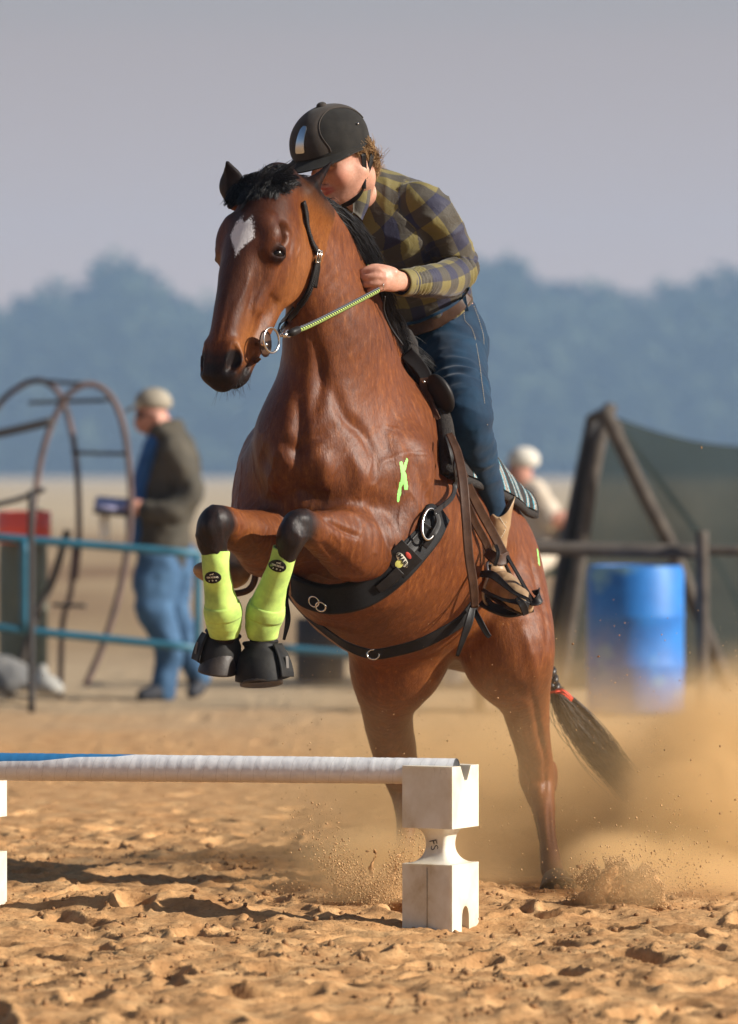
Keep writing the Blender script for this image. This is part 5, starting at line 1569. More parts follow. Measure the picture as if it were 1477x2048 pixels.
def collar():
    for side, pts in ((1, [(724, 352, 14.69), (712, 368, 14.655), (707, 396, 14.64), (706, 424, 14.63)]), (-1, [(712, 378, 14.86), (690, 405, 14.82), (688, 425, 14.74), (700, 440, 14.68)])):
        a = cr([list(P(*p)) for p in pts], 14); b = []
        if side > 0: q = [(746, 356, 14.70), (742, 380, 14.655), (739, 408, 14.64), (725, 440, 14.635)]
        else: q = [(700, 395, 14.88), (680, 420, 14.84), (680, 440, 14.76), (694, 452, 14.69)]
        b = cr([list(P(*p)) for p in q], 14); m = 7
        top = np.stack([a + (b - a) * k / (m - 1) for k in range(m)], 1)
        n = unit(np.cross(np.gradient(top, axis=0), np.gradient(top, axis=1))); n *= np.sign(-n[..., 1:2] + 1e-9)
        bulge = np.sin(np.linspace(0, math.pi, m))[None, :, None] * .006
        top = top + n * bulge
        k = top.shape[0] * m
        uu = np.zeros((14, m, 3)); uu[..., 0] = np.linspace(0, .12, 14)[:, None] + .02; uu[..., 1] = np.linspace(0, .06, m)[None] + .055
        a_, b_ = 14, m; up = top + n * .0025
        vv = np.concatenate([top.reshape(-1, 3), up.reshape(-1, 3)]); f = []
        for i in range(a_ - 1):
            for j in range(b_ - 1):
                p0 = i * b_ + j; f.append((p0, p0 + b_, p0 + b_ + 1, p0 + 1)); p0 += a_ * b_; f.append((p0, p0 + 1, p0 + b_ + 1, p0 + b_))
        for i in range(a_ - 1):
            for j in (0, b_ - 1): p0 = i * b_ + j; f.append((p0, p0 + b_, p0 + b_ + a_ * b_, p0 + a_ * b_))
        for j in range(b_ - 1):
            for i in (0, a_ - 1): p0 = i * b_ + j; f.append((p0, p0 + 1, p0 + 1 + a_ * b_, p0 + a_ * b_))
        obj('collar', vv, f, M_check, rider, attrs={'cloth': ('FLOAT_VECTOR', np.concatenate([uu.reshape(-1, 3)] * 2))})
collar()
# cuff: a turned band round the wrist
v, f = tube([P(822, 564, 14.515), P(812, 565, 14.49), P(801, 565, 14.465)], [.0385, .039, .0375], 28, n=8, cap=False)
w_in = np.array(v); cc = cr([list(P(822, 564, 14.515)), list(P(812, 565, 14.49)), list(P(801, 565, 14.465))], 8).repeat(28, 0); dd = unit(w_in - cc)
k = len(w_in); fs = list(f) + [tuple(i + k for i in q[::-1]) for q in f] + [(7 * 28 + j, 7 * 28 + (j + 1) % 28, k + 7 * 28 + (j + 1) % 28, k + 7 * 28 + j) for j in range(28)]
uvc = np.zeros((2 * k, 3)); uvc[:, 0] = .06; uvc[:, 1] = .06
obj('cuff', np.vstack([w_in + dd * .0015, w_in - dd * .002]), fs, M_check, rider, attrs={'cloth': ('FLOAT_VECTOR', uvc)})

def denim_mat():
    t = NT('blue_denim'); co = t.coord()
    n1 = t.noise(9, 5, 0.6, co); n2 = t.noise(420, 3, 0.6, co)
    c = t.ramp(n1, [(0.3, (0.001, 0.015, 0.040)), (0.7, (0.002, 0.036, 0.080))])
    c = t.mix(0.5, c, t.mix(1.0, c, t.ramp(n2, [(0.3, (0.5, 0.5, 0.55)), (0.7, (1.3, 1.3, 1.3))]), 'MULTIPLY'))
    t.color(c); t.set(Roughness=0.8); t.b.inputs['Specular IOR Level'].default_value = 0.3; t.b.inputs['Sheen Weight'].default_value = 0.1
    t.bump(n2, 0.3, 0.001)
    return t.m
M_denim = denim_mat()
def build_jeans():
    F = Field((-.42, 14.62, .98), (.46, 15.40, 1.86), .006)
    F.chain([(P(852, 600, 15.06), .136, .118), (P(862, 630, 15.09), .138, .122), (P(872, 660, 15.11), .142, .130), (P(880, 700, 15.13), .148, .140)], k=.03, u=Lr)
    F.ell(P(878, 695, 15.22), (.125, .10, .11), [Lr, V(.37, .93, 0), V(0, 0, 1)], k=.05)
    F.cut(P(868, 622, 15.03), V(-.45, -.35, .82).normalized())
    F.chain([(P(902, 690, 15.07), .105), (P(914, 765, 14.90), .094), (P(931, 822, 14.77), .080), (P(940, 865, 14.77), .071), (P(957, 925, 14.85), .060), (P(977, 985, 14.93), .046), (P(986, 1030, 14.96), .037)], k=.04, n=50)
    F.chain([(a, r + .008) for a, r in legR], k=.04)
    v, f = F.mesh(2); n = vnormals(v, f)
    if np.mean(np.sum((v - v.mean(0)) * n, 1)) < 0: f = f[:, ::-1]; n = -n
    b, al, ar = cyl_uv(v, legL, V(0, -1, 0))
    d = .0045 * np.sin(al * 150 + 3.0 * np.sin(ar) + 2.5 * pnoise(v * 16)) * (np.exp(-((al - .27) / .07) ** 2) + .6 * np.exp(-((al - .05) / .06) ** 2) + .4 * np.exp(-((al - .5) / .07) ** 2)) * sst(pnoise(v * 9 + 4), -.3, .3)
    d += .005 * (ridges(v, np.array([7, 7, 16.]), 5) - .4) + .0025 * fbm(v * 18, 3)
    return v + n * d[:, None], f, v, n
jv, jf, _, _ = build_jeans()
jeans = obj('jeans', jv, jf, M_denim, rider)
j_surf = Surf(jv, jf)
def stitch(px, r=.0011, m=None, par=None, n=40, off=.0012, sf=None, name='stitching'):
    pts = []
    for p in px:
        q, nn = (sf or j_surf).hit(p[0], p[1], off)
        if q is not None: pts.append(q)
    if len(pts) < 2: return
    c = cr([list(p) for p in pts], n); parts = []
    for i in range(0, n - 1, 2): parts.append(tube([c[i], c[i + 1]], r, 5))
    v, f = merge(parts); return obj(name, v, f, m or M_thread, par or jeans)
stitch([(928, 618), (930, 640), (943, 656), (950, 675)], n=36)
stitch([(948, 612), (958, 640), (966, 668), (968, 688)], n=40)
stitch([(950, 675), (958, 720), (966, 780), (975, 850)], n=110)
# belt
bp = [(797, 662), (815, 660), (840, 655), (870, 643), (900, 625), (922, 605), (934, 588)]
def hug(px, off, sfs):
    out, nn = [], []
    for x, y in px:
        best = None
        for s_ in sfs:
            q, n = s_.hit(x, y, 0)
            if q is not None and (best is None or q.y < best[0].y): best = (q, n)
        if best is None: continue
        out.append(best[0] + best[1] * off); nn.append(best[1])
    return out, nn
s_surf = Surf(sv, sf_)
pts, nn = hug(bp, .003, [s_surf, j_surf])
nn = [(n * .5 + V(-.1, -.9, .35) * .5).normalized() for n in nn]
v, f = strap(pts, nn, .040, .0045, 40); belt = obj('belt', v, f, M_brn, rider)
pts2, nn2 = hug([(x, y - 14) for x, y in bp], .006, [s_surf, j_surf])
v, f = strap([p + V(0, -.004, 0) for p in pts2], [(n * .5 + V(-.1, -.9, .35) * .5).normalized() for n in nn2], .009, .005, 40); obj('waistband', v, f, M_denim, rider)
for x, y in ((925, 603), (812, 660)):
    q, n = hug([(x, y)], .0095, [s_surf, j_surf])
    if q: v, f = strap([q[0] + V(-.004, 0, .028), q[0], q[0] + V(.006, 0, -.028)], [V(0, -1, .2)] * 3, .012, .003, 8); obj('belt_loop', v, f, M_denim, rider)
# ---- cowboy boots
M_boot = mat('tan_boot_leather', (0.27, 0.165, 0.085), 0.45, var=0.3, vs=22, bump=0.3, bs=140, bd=.002, c2=(0.42, 0.28, 0.155))
M_sole = mat('boot_sole', (0.03, 0.022, 0.018), 0.6)
def cowboy(shaft, foot, name_surf=False, scal=None):
    root = empty('boot', foot[0][0]); root.parent = rider; root.location = foot[0][0] - rider.location
    c = [s for s in shaft]; n, sd = 26, 40
    q = cr([list(a) + [r] for a, r in c], n); T = unit(np.gradient(q[:, :3], axis=0)); A = unit(np.cross(T, [0, -1, 0])); Bq = np.cross(A, T)
    th = np.linspace(0, 2 * np.pi, sd, endpoint=False); vs = []
    for i in range(n):
        lift = .030 * np.cos(2 * (th - (scal or 0))) * max(0, 1 - i / 7) ** 1.2
        ring = q[i, :3] + (A[i] * np.cos(th)[:, None] + Bq[i] * np.sin(th)[:, None]) * q[i, 3] * (1 + .05 * np.cos(2 * (th - (scal or 0)))[:, None] * max(0, 1 - i / 6)) - T[i] * lift[:, None]
        vs.append(ring)
    vs = np.array(vs); vs = vs + (fbm(vs.reshape(-1, 3) * 26, 3) * .0035).reshape(n, sd, 1) * unit(vs - q[:, None, :3])
    ins = vs - unit(vs - q[:, None, :3]) * .003
    V_ = np.vstack([vs.reshape(-1, 3), ins.reshape(-1, 3)]); k = n * sd
    f = [(i * sd + j, i * sd + (j + 1) % sd, (i + 1) * sd + (j + 1) % sd, (i + 1) * sd + j) for i in range(n - 1) for j in range(sd)]
    f += [tuple(x + k for x in p[::-1]) for p in f]; f += [((j + 1) % sd, j, j + k, (j + 1) % sd + k) for j in range(sd)]
    o1 = obj('shaft', V_, f, M_boot, root)
    allp = np.array([list(p[0]) for p in foot]); F = Field(allp.min(0) - .09, allp.max(0) + .09, .0045)
    F.chain(foot, k=.02, u=V(0, -.3, 1)) if False else F.chain(foot, k=.02)
    vv, ff = F.mesh(2); nn = vnormals(vv, ff)
    vv = vv + nn * (fbm(vv * 30, 3) * .003)[:, None] * (1 if np.mean(np.sum((vv - vv.mean(0)) * nn, 1)) > 0 else -1)
    o2 = obj('vamp', vv, ff, M_boot, root)
    return root, Surf(V_, f), Surf(vv, ff)
bl, bs1, bs2 = cowboy([(P(996, 1010, 14.955), .047), (P(992, 1050, 14.965), .043), (P(988, 1090, 14.97), .038), (P(986, 1125, 14.975), .036), (P(988, 1150, 14.97), .036)],
       [(P(985, 1120, 14.975), .036), (P(985, 1148, 14.975), .038), (P(994, 1164, 14.95), .043), (P(1012, 1174, 14.89), .041), (P(1030, 1190, 14.82), .038), (P(1045, 1204, 14.77), .031), (P(1054, 1214, 14.76), .020)], scal=.1)
for pp in ([(1016, 1000), (1006, 1030), (1010, 1060), (998, 1085), (1008, 1110)], [(1018, 1015), (1012, 1045), (1016, 1080), (1014, 1110)], [(1000, 1035), (1012, 1055)],
           [(958, 1070), (965, 1090), (956, 1110), (968, 1125)], [(962, 1095), (975, 1092), (972, 1112), (958, 1118)]):
    stitch(pp, .0011, M_lt, bl, 44, .0015, bs1)
br2, _, _ = cowboy([(P(500, 1030, 15.12), .045), (P(490, 1080, 15.14), .040), (P(482, 1120, 15.14), .036), (P(478, 1140, 15.13), .036)],
       [(P(482, 1115, 15.14), .036), (P(476, 1145, 15.13), .040), (P(455, 1152, 15.10), .038), (P(432, 1148, 15.05), .034), (P(410, 1142, 15.0), .028), (P(398, 1140, 14.98), .018)], scal=1.5)
v, f = tube([P(978, 1172, 14.99), P(1000, 1196, 14.93), P(1024, 1212, 14.85), P(1048, 1226, 14.77)], [.026, .030, .032, .018], 14, n=20, flat=(1, .35)); obj('sole', v, f, M_sole, bl)
v, f = merge([box(P(980, 1190, 14.985), (.045, .05, .03), bev=.006)]); obj('heel', v, f, M_sole, bl)

# ---- stirrup and leathers (part of the saddle)
def st_(name, pts, w, nrm, m, th=.005, n=40, par=None): return strip(name, pts, w, th, m, par or saddle, nrm, n)
st_('stirrup_leather', [(903, 876, 14.66), (922, 940, 14.72), (955, 1010, 14.80), (985, 1065, 14.86), (1008, 1108, 14.88)], [.026, .028, .029, .029, .028], [V(.3, -.95, .1)] * 5, M_brn)
st_('stirrup_leather', [(905, 900, 14.64), (926, 985, 14.72), (948, 1040, 14.78), (972, 1085, 14.84), (984, 1118, 14.87)], [.020, .024, .024, .024, .02], [V(.1, -.98, .1)] * 5, M_brn)
st_('leather_wrap', [(974, 1104, 14.85), (990, 1116, 14.83), (1004, 1120, 14.84), (1018, 1112, 14.87)], [.028, .036, .036, .03], [V(-.35, -.95, .1), V(-.1, -1, .1), V(.2, -1, .1), V(.6, -.8, .1)], M_brn)
st_('keeper_strap', [(992, 1090, 14.84), (997, 1108, 14.82), (990, 1132, 14.82)], .011, [V(.1, -1, .1)] * 3, M_blk, .003, 16)
stir = empty('stirrup', P(985, 1130, 14.84)); stir.parent = saddle; stir.location = P(985, 1130, 14.84) - saddle.location
v, f = tube([P(980, 1122, 14.84), P(974, 1130, 14.81), P(976, 1150, 14.79), P(968, 1178, 14.80), P(968, 1198, 14.82), P(980, 1215, 14.85)], .0052, 10, n=40); obj('arch', v, f, mat('dark_steel', (.25, .21, .20), .35, metal=1.0), stir)
v, f = tube([P(1008, 1122, 14.88), P(1022, 1150, 14.91), P(1045, 1190, 14.92), P(1062, 1214, 14.90)], .0052, 10, n=30); obj('arch', v, f, M_blk, stir)
v, f = strap([P(966, 1204, 14.86), P(990, 1218, 14.84), P(1022, 1226, 14.84), P(1064, 1216, 14.86)], [V(0, -.9, .4)] * 4, [.035, .030, .030, .03], .012, 24); obj('tread', v, f, M_blk, stir)
st_('toe_strap', [(962, 1148, 14.80), (985, 1150, 14.78), (1008, 1168, 14.76), (1030, 1186, 14.74), (1055, 1198, 14.73), (1062, 1208, 14.73)], [.020, .024, .018, .012, .010, .010], [V(-.1, -1, .3)] * 6, M_blk, .004, 40, stir)
st_('toe_strap', [(966, 1180, 14.78), (985, 1190, 14.74), (1010, 1200, 14.72), (1040, 1205, 14.71), (1058, 1212, 14.72)], [.012, .010, .010, .018, .022], [V(0, -1, .2)] * 5, M_blk, .004, 40, stir)
st_('toe_strap', [(1034, 1196, 14.71), (1046, 1210, 14.70), (1052, 1228, 14.72)], [.012, .024, .020], [V(.2, -1, .1)] * 3, M_blk, .004, 16, stir)
st_('side_strap', [(1014, 1112, 14.86), (1036, 1150, 14.82), (1056, 1186, 14.78), (1066, 1202, 14.77)], [.012, .012, .014, .018], [V(.5, -.85, .2)] * 4, M_blk, .004, 30, stir)
st_('curled_end', [(1058, 1206, 14.74), (1070, 1206, 14.73), (1080, 1196, 14.74), (1076, 1184, 14.77), (1069, 1180, 14.79)], [.018, .024, .030, .028, .018], [V(0, -.5, .9), V(.1, -.7, .7), V(.7, -.7, .0), V(.7, -.6, -.4), V(.4, -.5, -.8)], M_blk, .004, 30, stir)
st_('back_strap', [(978, 1128, 14.90), (975, 1160, 14.93), (990, 1200, 14.93)], .018, [V(0, -1, .1)] * 3, M_blk, .004, 20, stir)
st2 = empty('stirrup', P(470, 1150, 15.1)); st2.parent = saddle; st2.location = P(470, 1150, 15.1) - saddle.location
v, f = tube([P(480, 1100, 15.12), P(510, 1140, 15.06), P(500, 1178, 15.06), P(460, 1186, 15.06), P(440, 1160, 15.10), P(470, 1110, 15.14)], .010, 10, n=40); obj('arch', v, f, M_brn, st2)
v, f = strap([P(555, 880, 15.0), P(530, 980, 15.06), P(500, 1060, 15.1), P(485, 1110, 15.12)], [V(-.5, -.8, 0)] * 4, .05, .006, 20); obj('stirrup_leather', v, f, M_brn, saddle)

# ---- helmet
M_vel = mat('black_velvet_shell', (0.010, 0.009, 0.008), 0.85, var=0.25, vs=30, bump=0.3, bs=800, bd=.0008, c2=(0.022, 0.020, 0.017), sheen=0.08, spec=0.2)
M_sue = mat('dark_brown_suede', (0.034, 0.028, 0.023), 0.8, spec=0.2, var=0.3, vs=20, bump=0.3, bs=600, bd=.0008, c2=(0.062, 0.050, 0.042), sheen=0.1)
helmet = empty('helmet', HR(0, 0, .03)); helmet.parent = rider; helmet.location = HR(0, 0, .03) - rider.location
hcx = HR(.028, 0, .049)
def HM(f, l, u): return hcx + fd * f + hl * l + hu * u
def dome(name, l0, l1, m, off, par, nl=40, na=60):
    """slice of the shell between two lateral angles"""
    vs = []; 
    for i in range(na):
        a = -22 + (202 + 10) * i / (na - 1)                        # from under the brow over the crown to the nape
        for j in range(nl):
            b = l0(a) + (l1(a) - l0(a)) * j / (nl - 1)
            ca, sa, cb, sb = math.cos(R(a)), math.sin(R(a)), math.cos(R(b)), math.sin(R(b))
            rf, rl, ru = .122 + off, .104 + off, .126 + off
            p = HM(rf * ca * cb * (1.0 if ca > 0 else 1.10), rl * sb, max(-.03, 0) + ru * sa * cb)
            vs.append(p)
    f = [(i * nl + j, (i + 1) * nl + j, (i + 1) * nl + j + 1, i * nl + j + 1) for i in range(na - 1) for j in range(nl - 1)]
    return vs, f
def shell():
    # full shell as rings round the up axis
    na, nr = 72, 26; vs = []; lat = []
    for i in range(nr + 1):
        e = (i / nr) * 105 - 15                                     # degrees above the rim plane
        for j in range(na):
            a = 2 * math.pi * j / na
            ce, se = math.cos(R(max(e, -15))), math.sin(R(e))
            ff = .124 if math.cos(a) > 0 else .131
            x = ff * math.cos(a) * ce; y = 0.100 * math.sin(a) * ce; z = .103 * se if e > 0 else .15 * se
            back = max(0, -math.cos(a)) * max(0, -e) / 15
            vs.append(HM(x, y, z - .012 * back)); lat.append(y)
    f = [(i * na + j, i * na + (j + 1) % na, (i + 1) * na + (j + 1) % na, (i + 1) * na + j) for i in range(nr) for j in range(na)]
    vs = np.array([list(v) for v in vs]); k = len(vs)
    c = np.array(HM(0, 0, 0)); ins = c + (vs - c) * .955
    F = f + [tuple(x + k for x in q[::-1]) for q in f] + [((j + 1) % na, j, j + k, (j + 1) % na + k) for j in range(na)]
    obj('shell', np.vstack([vs, ins]), F, M_vel, helmet)
    return np.vstack([vs])[: ], f
hs_v, hs_f = shell(); hs_surf = Surf(hs_v, hs_f)
def on_shell(p, off): return hs_surf.near(p, 0)
def panel():
    # raised suede panel running from the brow over the crown
    na, nl = 50, 14; top = np.zeros((na, nl, 3)); nr = np.zeros((na, nl, 3)); 
    for i in range(na):
        a = -6 + 166 * i / (na - 1); w = .052 * (1 + .55 * max(0, math.cos(R(a))) ** 3) * (.75 + .25 * abs(math.cos(R(a))))
        for j in range(nl):
            t = -1 + 2 * j / (nl - 1); l = w * t
            b = math.asin(max(-1, min(1, l / .100))); cb = math.cos(b)
            p = HM((.124 if a < 90 else .131) * math.cos(R(a)) * cb, l, .103 * math.sin(R(a)) * cb)
            n = (p - HM(0, 0, 0)).normalized(); top[i, j] = p + n * (.0005 if abs(t) > .99 else .0030); nr[i, j] = n
    sheet('centre_panel', top - nr * .002, nr, .0022, M_sue, helmet)
    for s in (0, nl - 1):
        v, f = tube(top[:, s] + nr[:, s] * .001, .0018, 6); obj('piping', v, f, M_sue, helmet)
panel()
def vent():
    na, nl = 24, 8; top = np.zeros((na, nl, 3)); nr = np.zeros((na, nl, 3))
    for i in range(na):
        q = i / (na - 1); a = 6 + 42 * q; w = .0165 * (1 - .45 * q) * (1 - max(0, q - .9) * 5) * (1 - max(0, .04 - q) * 6)
        for j in range(nl):
            t = -1 + 2 * j / (nl - 1); l = .010 + w * t + .006 * q; b = math.asin(l / .100); cb = math.cos(b)
            p = HM(.124 * math.cos(R(a)) * cb, l, .103 * math.sin(R(a)) * cb); n = (p - HM(0, 0, 0)).normalized(); top[i, j] = p + n * .0035; nr[i, j] = n
    sheet('vent_plate', top, nr, .003, mat('silver_plate', (.55, .60, .66), .28, metal=1.0, var=.05), helmet)
vent()
v, f = ball(HM(-.012, 0, .1045), (.016, .016, .012), 20, 12, Matrix((fd, hl, hu)).transposed()); obj('button', v, f, M_sue, helmet)
v, f = ball(HM(-.045, 0.100 * .93, .035), .0035, 10, 8); obj('rivet', v, f, M_steel, helmet)
def peak():
    na, nl = 40, 10; top = np.zeros((na, nl, 3)); nr = np.zeros((na, nl, 3))
    for i in range(na):
        a = R(-78 + 156 * i / (na - 1))
        ext = .046 * max(0, math.cos(a)) ** .7
        for j in range(nl):
            q = j / (nl - 1); ff, ll = .122 + ext * q, .099 + ext * q * .45
            top[i, j] = HM(ff * math.cos(a), ll * math.sin(a), -.020 - .016 * q * max(0, math.cos(a)) - .012 * math.sin(a) ** 2 * q); nr[i, j] = hu
    sheet('peak', top, nr, .004, M_vel, helmet)
    v, f = tube(top[:, -1] + nr[:, -1] * .002, .0028, 8); obj('peak_edge', v, f, M_vel, helmet)
    rim_ = [HM((.122 if math.cos(a) > 0 else .129) * math.cos(a) * .985, .099 * math.sin(a) * .985, -.026 - .010 * max(0, -math.cos(a))) for a in np.linspace(0, 2 * math.pi, 60)]
    v, f = tube(rim_, .0055, 8, cap=False); obj('rim_band', v, f, M_vel, helmet)
peak()
hst = lambda pts, w, n=24: strap([HR(*p) for p in pts], [hl * .8 + fd * .3] * len(pts), w, .0025, n)
v, f = hst([(-.010, .086, -.005), (-.004, .080, -.045), (.004, .070, -.085), (.020, .052, -.118), (.040, .028, -.136), (.052, 0, -.140)], .015); obj('chin_strap', v, f, M_blk, helmet)
v, f = hst([(-.055, .080, -.010), (-.030, .080, -.045), (.000, .074, -.078)], .013); obj('chin_strap', v, f, M_blk, helmet)
v, f = box(HR(.008, .072, -.092), (.012, .012, .030), bev=.003); obj('strap_buckle', v, f, M_blk, helmet)
# ---- hair
M_blond = mat('light_brown_hair', (0.19, 0.105, 0.045), 0.42, var=0.4, vs=80, spec=0.5, c2=(0.50, 0.32, 0.155))
def hair():
    polys = []
    def lock(a, mid, b, n, j0, j1, L=1.0, M=10):
        t = np.linspace(0, 1, M)[None, :, None]
        A = np.array(a) + rng.normal(0, j0, (n, 3)); Bm = np.array(mid) + rng.normal(0, (j0 + j1) / 2, (n, 3)); C = np.array(b) + rng.normal(0, j1, (n, 3)) 
        l = rng.uniform(.86, 1.04, (n, 1, 1)) * L; t = t * l
        polys.append(A[:, None] * (1 - t)**2 + 2 * t * (1 - t) * Bm[:, None] + t**2 * C[:, None] + rng.normal(0, .002, (n, 1, 3)) * t + .0035 * np.sin(t * 9 + rng.uniform(0, 1.2, (n, 1, 1))) * np.array([.4, .3, 1]))
    lock(HR(.012, .078, .03), HR(.0, .088, -.02), P(738, 338, 14.70), 700, .006, .007)
    lock(HR(.000, .080, .02), HR(-.035, .088, -.03), P(732, 352, 14.68), 700, .006, .008)
    lock(HR(-.03, .078, .015), HR(-.07, .080, -.03), P(744, 346, 14.70), 700, .010, .009)
    lock(HR(-.055, .065, -.03), HR(-.09, .05, -.05), P(752, 340, 14.72), 600, .014, .009)
    lock(P(722, 328, 14.68), P(748, 322, 14.72), P(756, 350, 14.74), 500, .010, .006)
    lock(P(730, 330, 14.68), P(764, 334, 14.72), P(744, 362, 14.72), 420, .008, .006)
    lock(HR(-.10, .04, .0), P(752, 296, 14.74), P(732, 350, 14.70), 14, .004, .010)
    lock(P(738, 330, 14.70), P(758, 322, 14.74), P(772, 342, 14.78), 40, .006, .012)
    polys = [clump(np.vstack(polys), 24, .7, 1.2)]
    v, f = strands(np.vstack(polys), .00055, .0002)
    obj('hair', v, f, M_blond, rider)
hair()
v, f = torus(P(768, 572, 14.383), .0105, .0012, V(-1, .1, .1), 20, 6); obj('finger_ring', v, f, M_steel, rider)
v, f = tube([P(712, 405, 14.69), P(706, 425, 14.66), P(694, 444, 14.62)], .001, 5, n=14); obj('neck_chain', v, f, M_steel, rider)
# ================================================================ THE JUMP
M_plas = NT('worn_white_plastic')
def plas():
    t = M_plas; co = t.coord()
    st = t.noise(9, 5, 0.6, t.coord(scale=(1, 1, 0.7))); s2 = t.noise(60, 5, 0.7, co)
    c = t.ramp(st, [(0.26, (0.48, 0.37, 0.22)), (0.40, (0.66, 0.58, 0.44)), (0.60, (0.78, 0.73, 0.62))])
    c = t.mix(t.ramp(s2, [(0.66, (0, 0, 0)), (0.78, (.5, .5, .5))]), c, (0.42, 0.30, 0.18))
    v = t.new('TexVoronoi', feature='DISTANCE_TO_EDGE'); v.inputs['Scale'].default_value = 9; 
    cr_n = t.ramp(v.outputs['Distance'], [(0.0, (1, 1, 1)), (0.012, (0, 0, 0))]); k = t.math('MULTIPLY', cr_n, t.math('GREATER_THAN', t.noise(5, 2, .5, co), 0.56))
    c = t.mix(t.math('MULTIPLY', k, 0.6), c, (0.12, 0.09, 0.06))
    t.color(c); t.set(Roughness=0.5); t.b.inputs['Subsurface Weight'].default_value = 0.15; t.b.inputs['Subsurface Radius'].default_value = (.05, .04, .03); t.b.inputs['Subsurface Scale'].default_value = 0.5
    t.bump(st, 0.1, 0.003); t.bump(s2, 0.15, 0.001)
plas()
th_ = R(29); dL = V(-math.cos(th_), math.sin(th_), 0); dR = V(math.sin(th_), math.cos(th_), 0)
def jump_block(near, name, label):
    near = Vector(near)
    root = empty(name, near, label, 'jump block', 'plastic jump blocks holding up the pole')
    W = .158; zb, z1, z2, zt = -.03, .168, .268, .441
    import bmesh
    bm = bmesh.new()
    def prism(poly):
        """poly in (s,z) on the sunlit face, pushed through along dL"""
        a = [bm.verts.new(near + dR * s + V(0, 0, z)) for s, z in poly]; b = [bm.verts.new(near + dR * s + dL * W + V(0, 0, z)) for s, z in poly]
        n = len(poly); bm.faces.new(a[::-1]); bm.faces.new(b)
        es = []
        for i in range(n): bm.faces.new((a[i], a[(i + 1) % n], b[(i + 1) % n], b[i]))
    c = W / 2
    prism([(0, z2), (W, z2), (W, zt), (c + .032, zt), (c + .010, zt - .040), (c - .006, zt - .042), (c - .030, zt), (0, zt)])
    arch = [(c + .022 * math.cos(a), -.0 + .050 * math.sin(a) ** .7) for a in np.linspace(0.02, math.pi - .02, 9)]
    prism([(0, zb), (c - .022, zb)] + arch[::-1] + [(c + .022, zb), (W, zb), (W, z1), (0, z1)])
    bmesh.ops.bevel(bm, geom=[e for e in bm.edges if e.calc_face_angle(0) > 0.6], offset=.0045, segments=3, affect='EDGES', profile=.7, clamp_overlap=True)
    bmesh.ops.triangulate(bm, faces=[f for f in bm.faces if len(f.verts) > 4])
    bm.verts.index_update(); v = [v_.co.copy() for v_ in bm.verts]; f = [tuple(x.index for x in q.verts) for q in bm.faces]; bm.free()
    # waist with round scoops on its four sides
    cen = near + (dR + dL) * c; rings = []; nz = 26; wv = []; wf = []
    sq = []
    m = 6
    for k in range(4):
        for j in range(m):
            t = j / m; p = [(-1, -1), (1, -1), (1, 1), (-1, 1)]
            a, b = p[k], p[(k + 1) % 4]; sq.append((a[0] + (b[0] - a[0]) * t, a[1] + (b[1] - a[1]) * t))
    for i in range(nz):
        z = z1 - .002 + (z2 - z1 + .004) * i / (nz - 1); u = (z - (z1 + z2) / 2) / ((z2 - z1) / 2)
        u = max(-1, min(1, u)); r_ = math.sqrt(max(0, 1 - u * u)); hw = c - .003 - .043 * r_ - (.010 if u > 0 else 0) * (u ** 2)
        for a, b in sq:
            rn = (abs(a) ** 8 + abs(b) ** 8) ** (1 / 8)
            wv.append(cen + dR * (hw * a / rn) + dL * (hw * b / rn) + V(0, 0, z))
    n = len(sq)
    wf = [(i * n + j, i * n + (j + 1) % n, (i + 1) * n + (j + 1) % n, (i + 1) * n + j) for i in range(nz - 1) for j in range(n)]
    o = obj('body', v, f, M_plas.m, root); autosmooth(o, 40)
    o2 = obj('waist', wv, wf, M_plas.m, root)
    # moulding seam down the shaded face
    s_ = Surf(np.array([list(x) for x in wv]), wf)
    seam = near + dL * c - dR * .0008
    v2, f2 = box(seam + V(0, 0, (zb + z1) / 2), (.0022, .0022, z1 - zb - .02)); obj('seam', v2, f2, mat('seam_dirt', (.38, .3, .2), .8), root)
    return root, s_
BL, BLs = jump_block(P(905, 1857, 14.0) * 1 - V(0, 0, P(905, 1857, 14.0).z), 'jump_block', 'worn white plastic jump block standing under the right end of the pole')
q, nn = BLs.hit(868, 1690, .001)
Mx = frame(q, V(.25, .0, -1), nn.cross(V(.25, 0, -1)))
if (Mx.to_3x3() @ V(0, 0, 1)).dot(nn) < 0: Mx = frame(q, V(.25, 0, -1), -nn.cross(V(.25, 0, -1)))
o = text_mesh('handwriting', 'FS', .034, Mx, M_ink, BL, .0004, bold=-.0004)
wloc = Vector(BL.location)
for v_ in o.data.vertices:
    w = Vector(v_.co); h = BLs.t.ray_cast(w + nn * .04, -nn)
    if h[0] is not None: v_.co = h[0] + nn * .0006 + nn * max(0, (w - q).dot(nn))
BL2 = BL.copy(); col.objects.link(BL2); BL2.location = BL.location + V(-1.353, .40, 0)
BL2['label'] = 'white plastic jump block under the left end of the pole, at the picture edge'
for ch in list(BL.children):
    if ch.name.startswith('handwriting'): continue
    c = ch.copy(); col.objects.link(c); c.parent = BL2; c.location = ch.location
for ch in BL2.children: pass
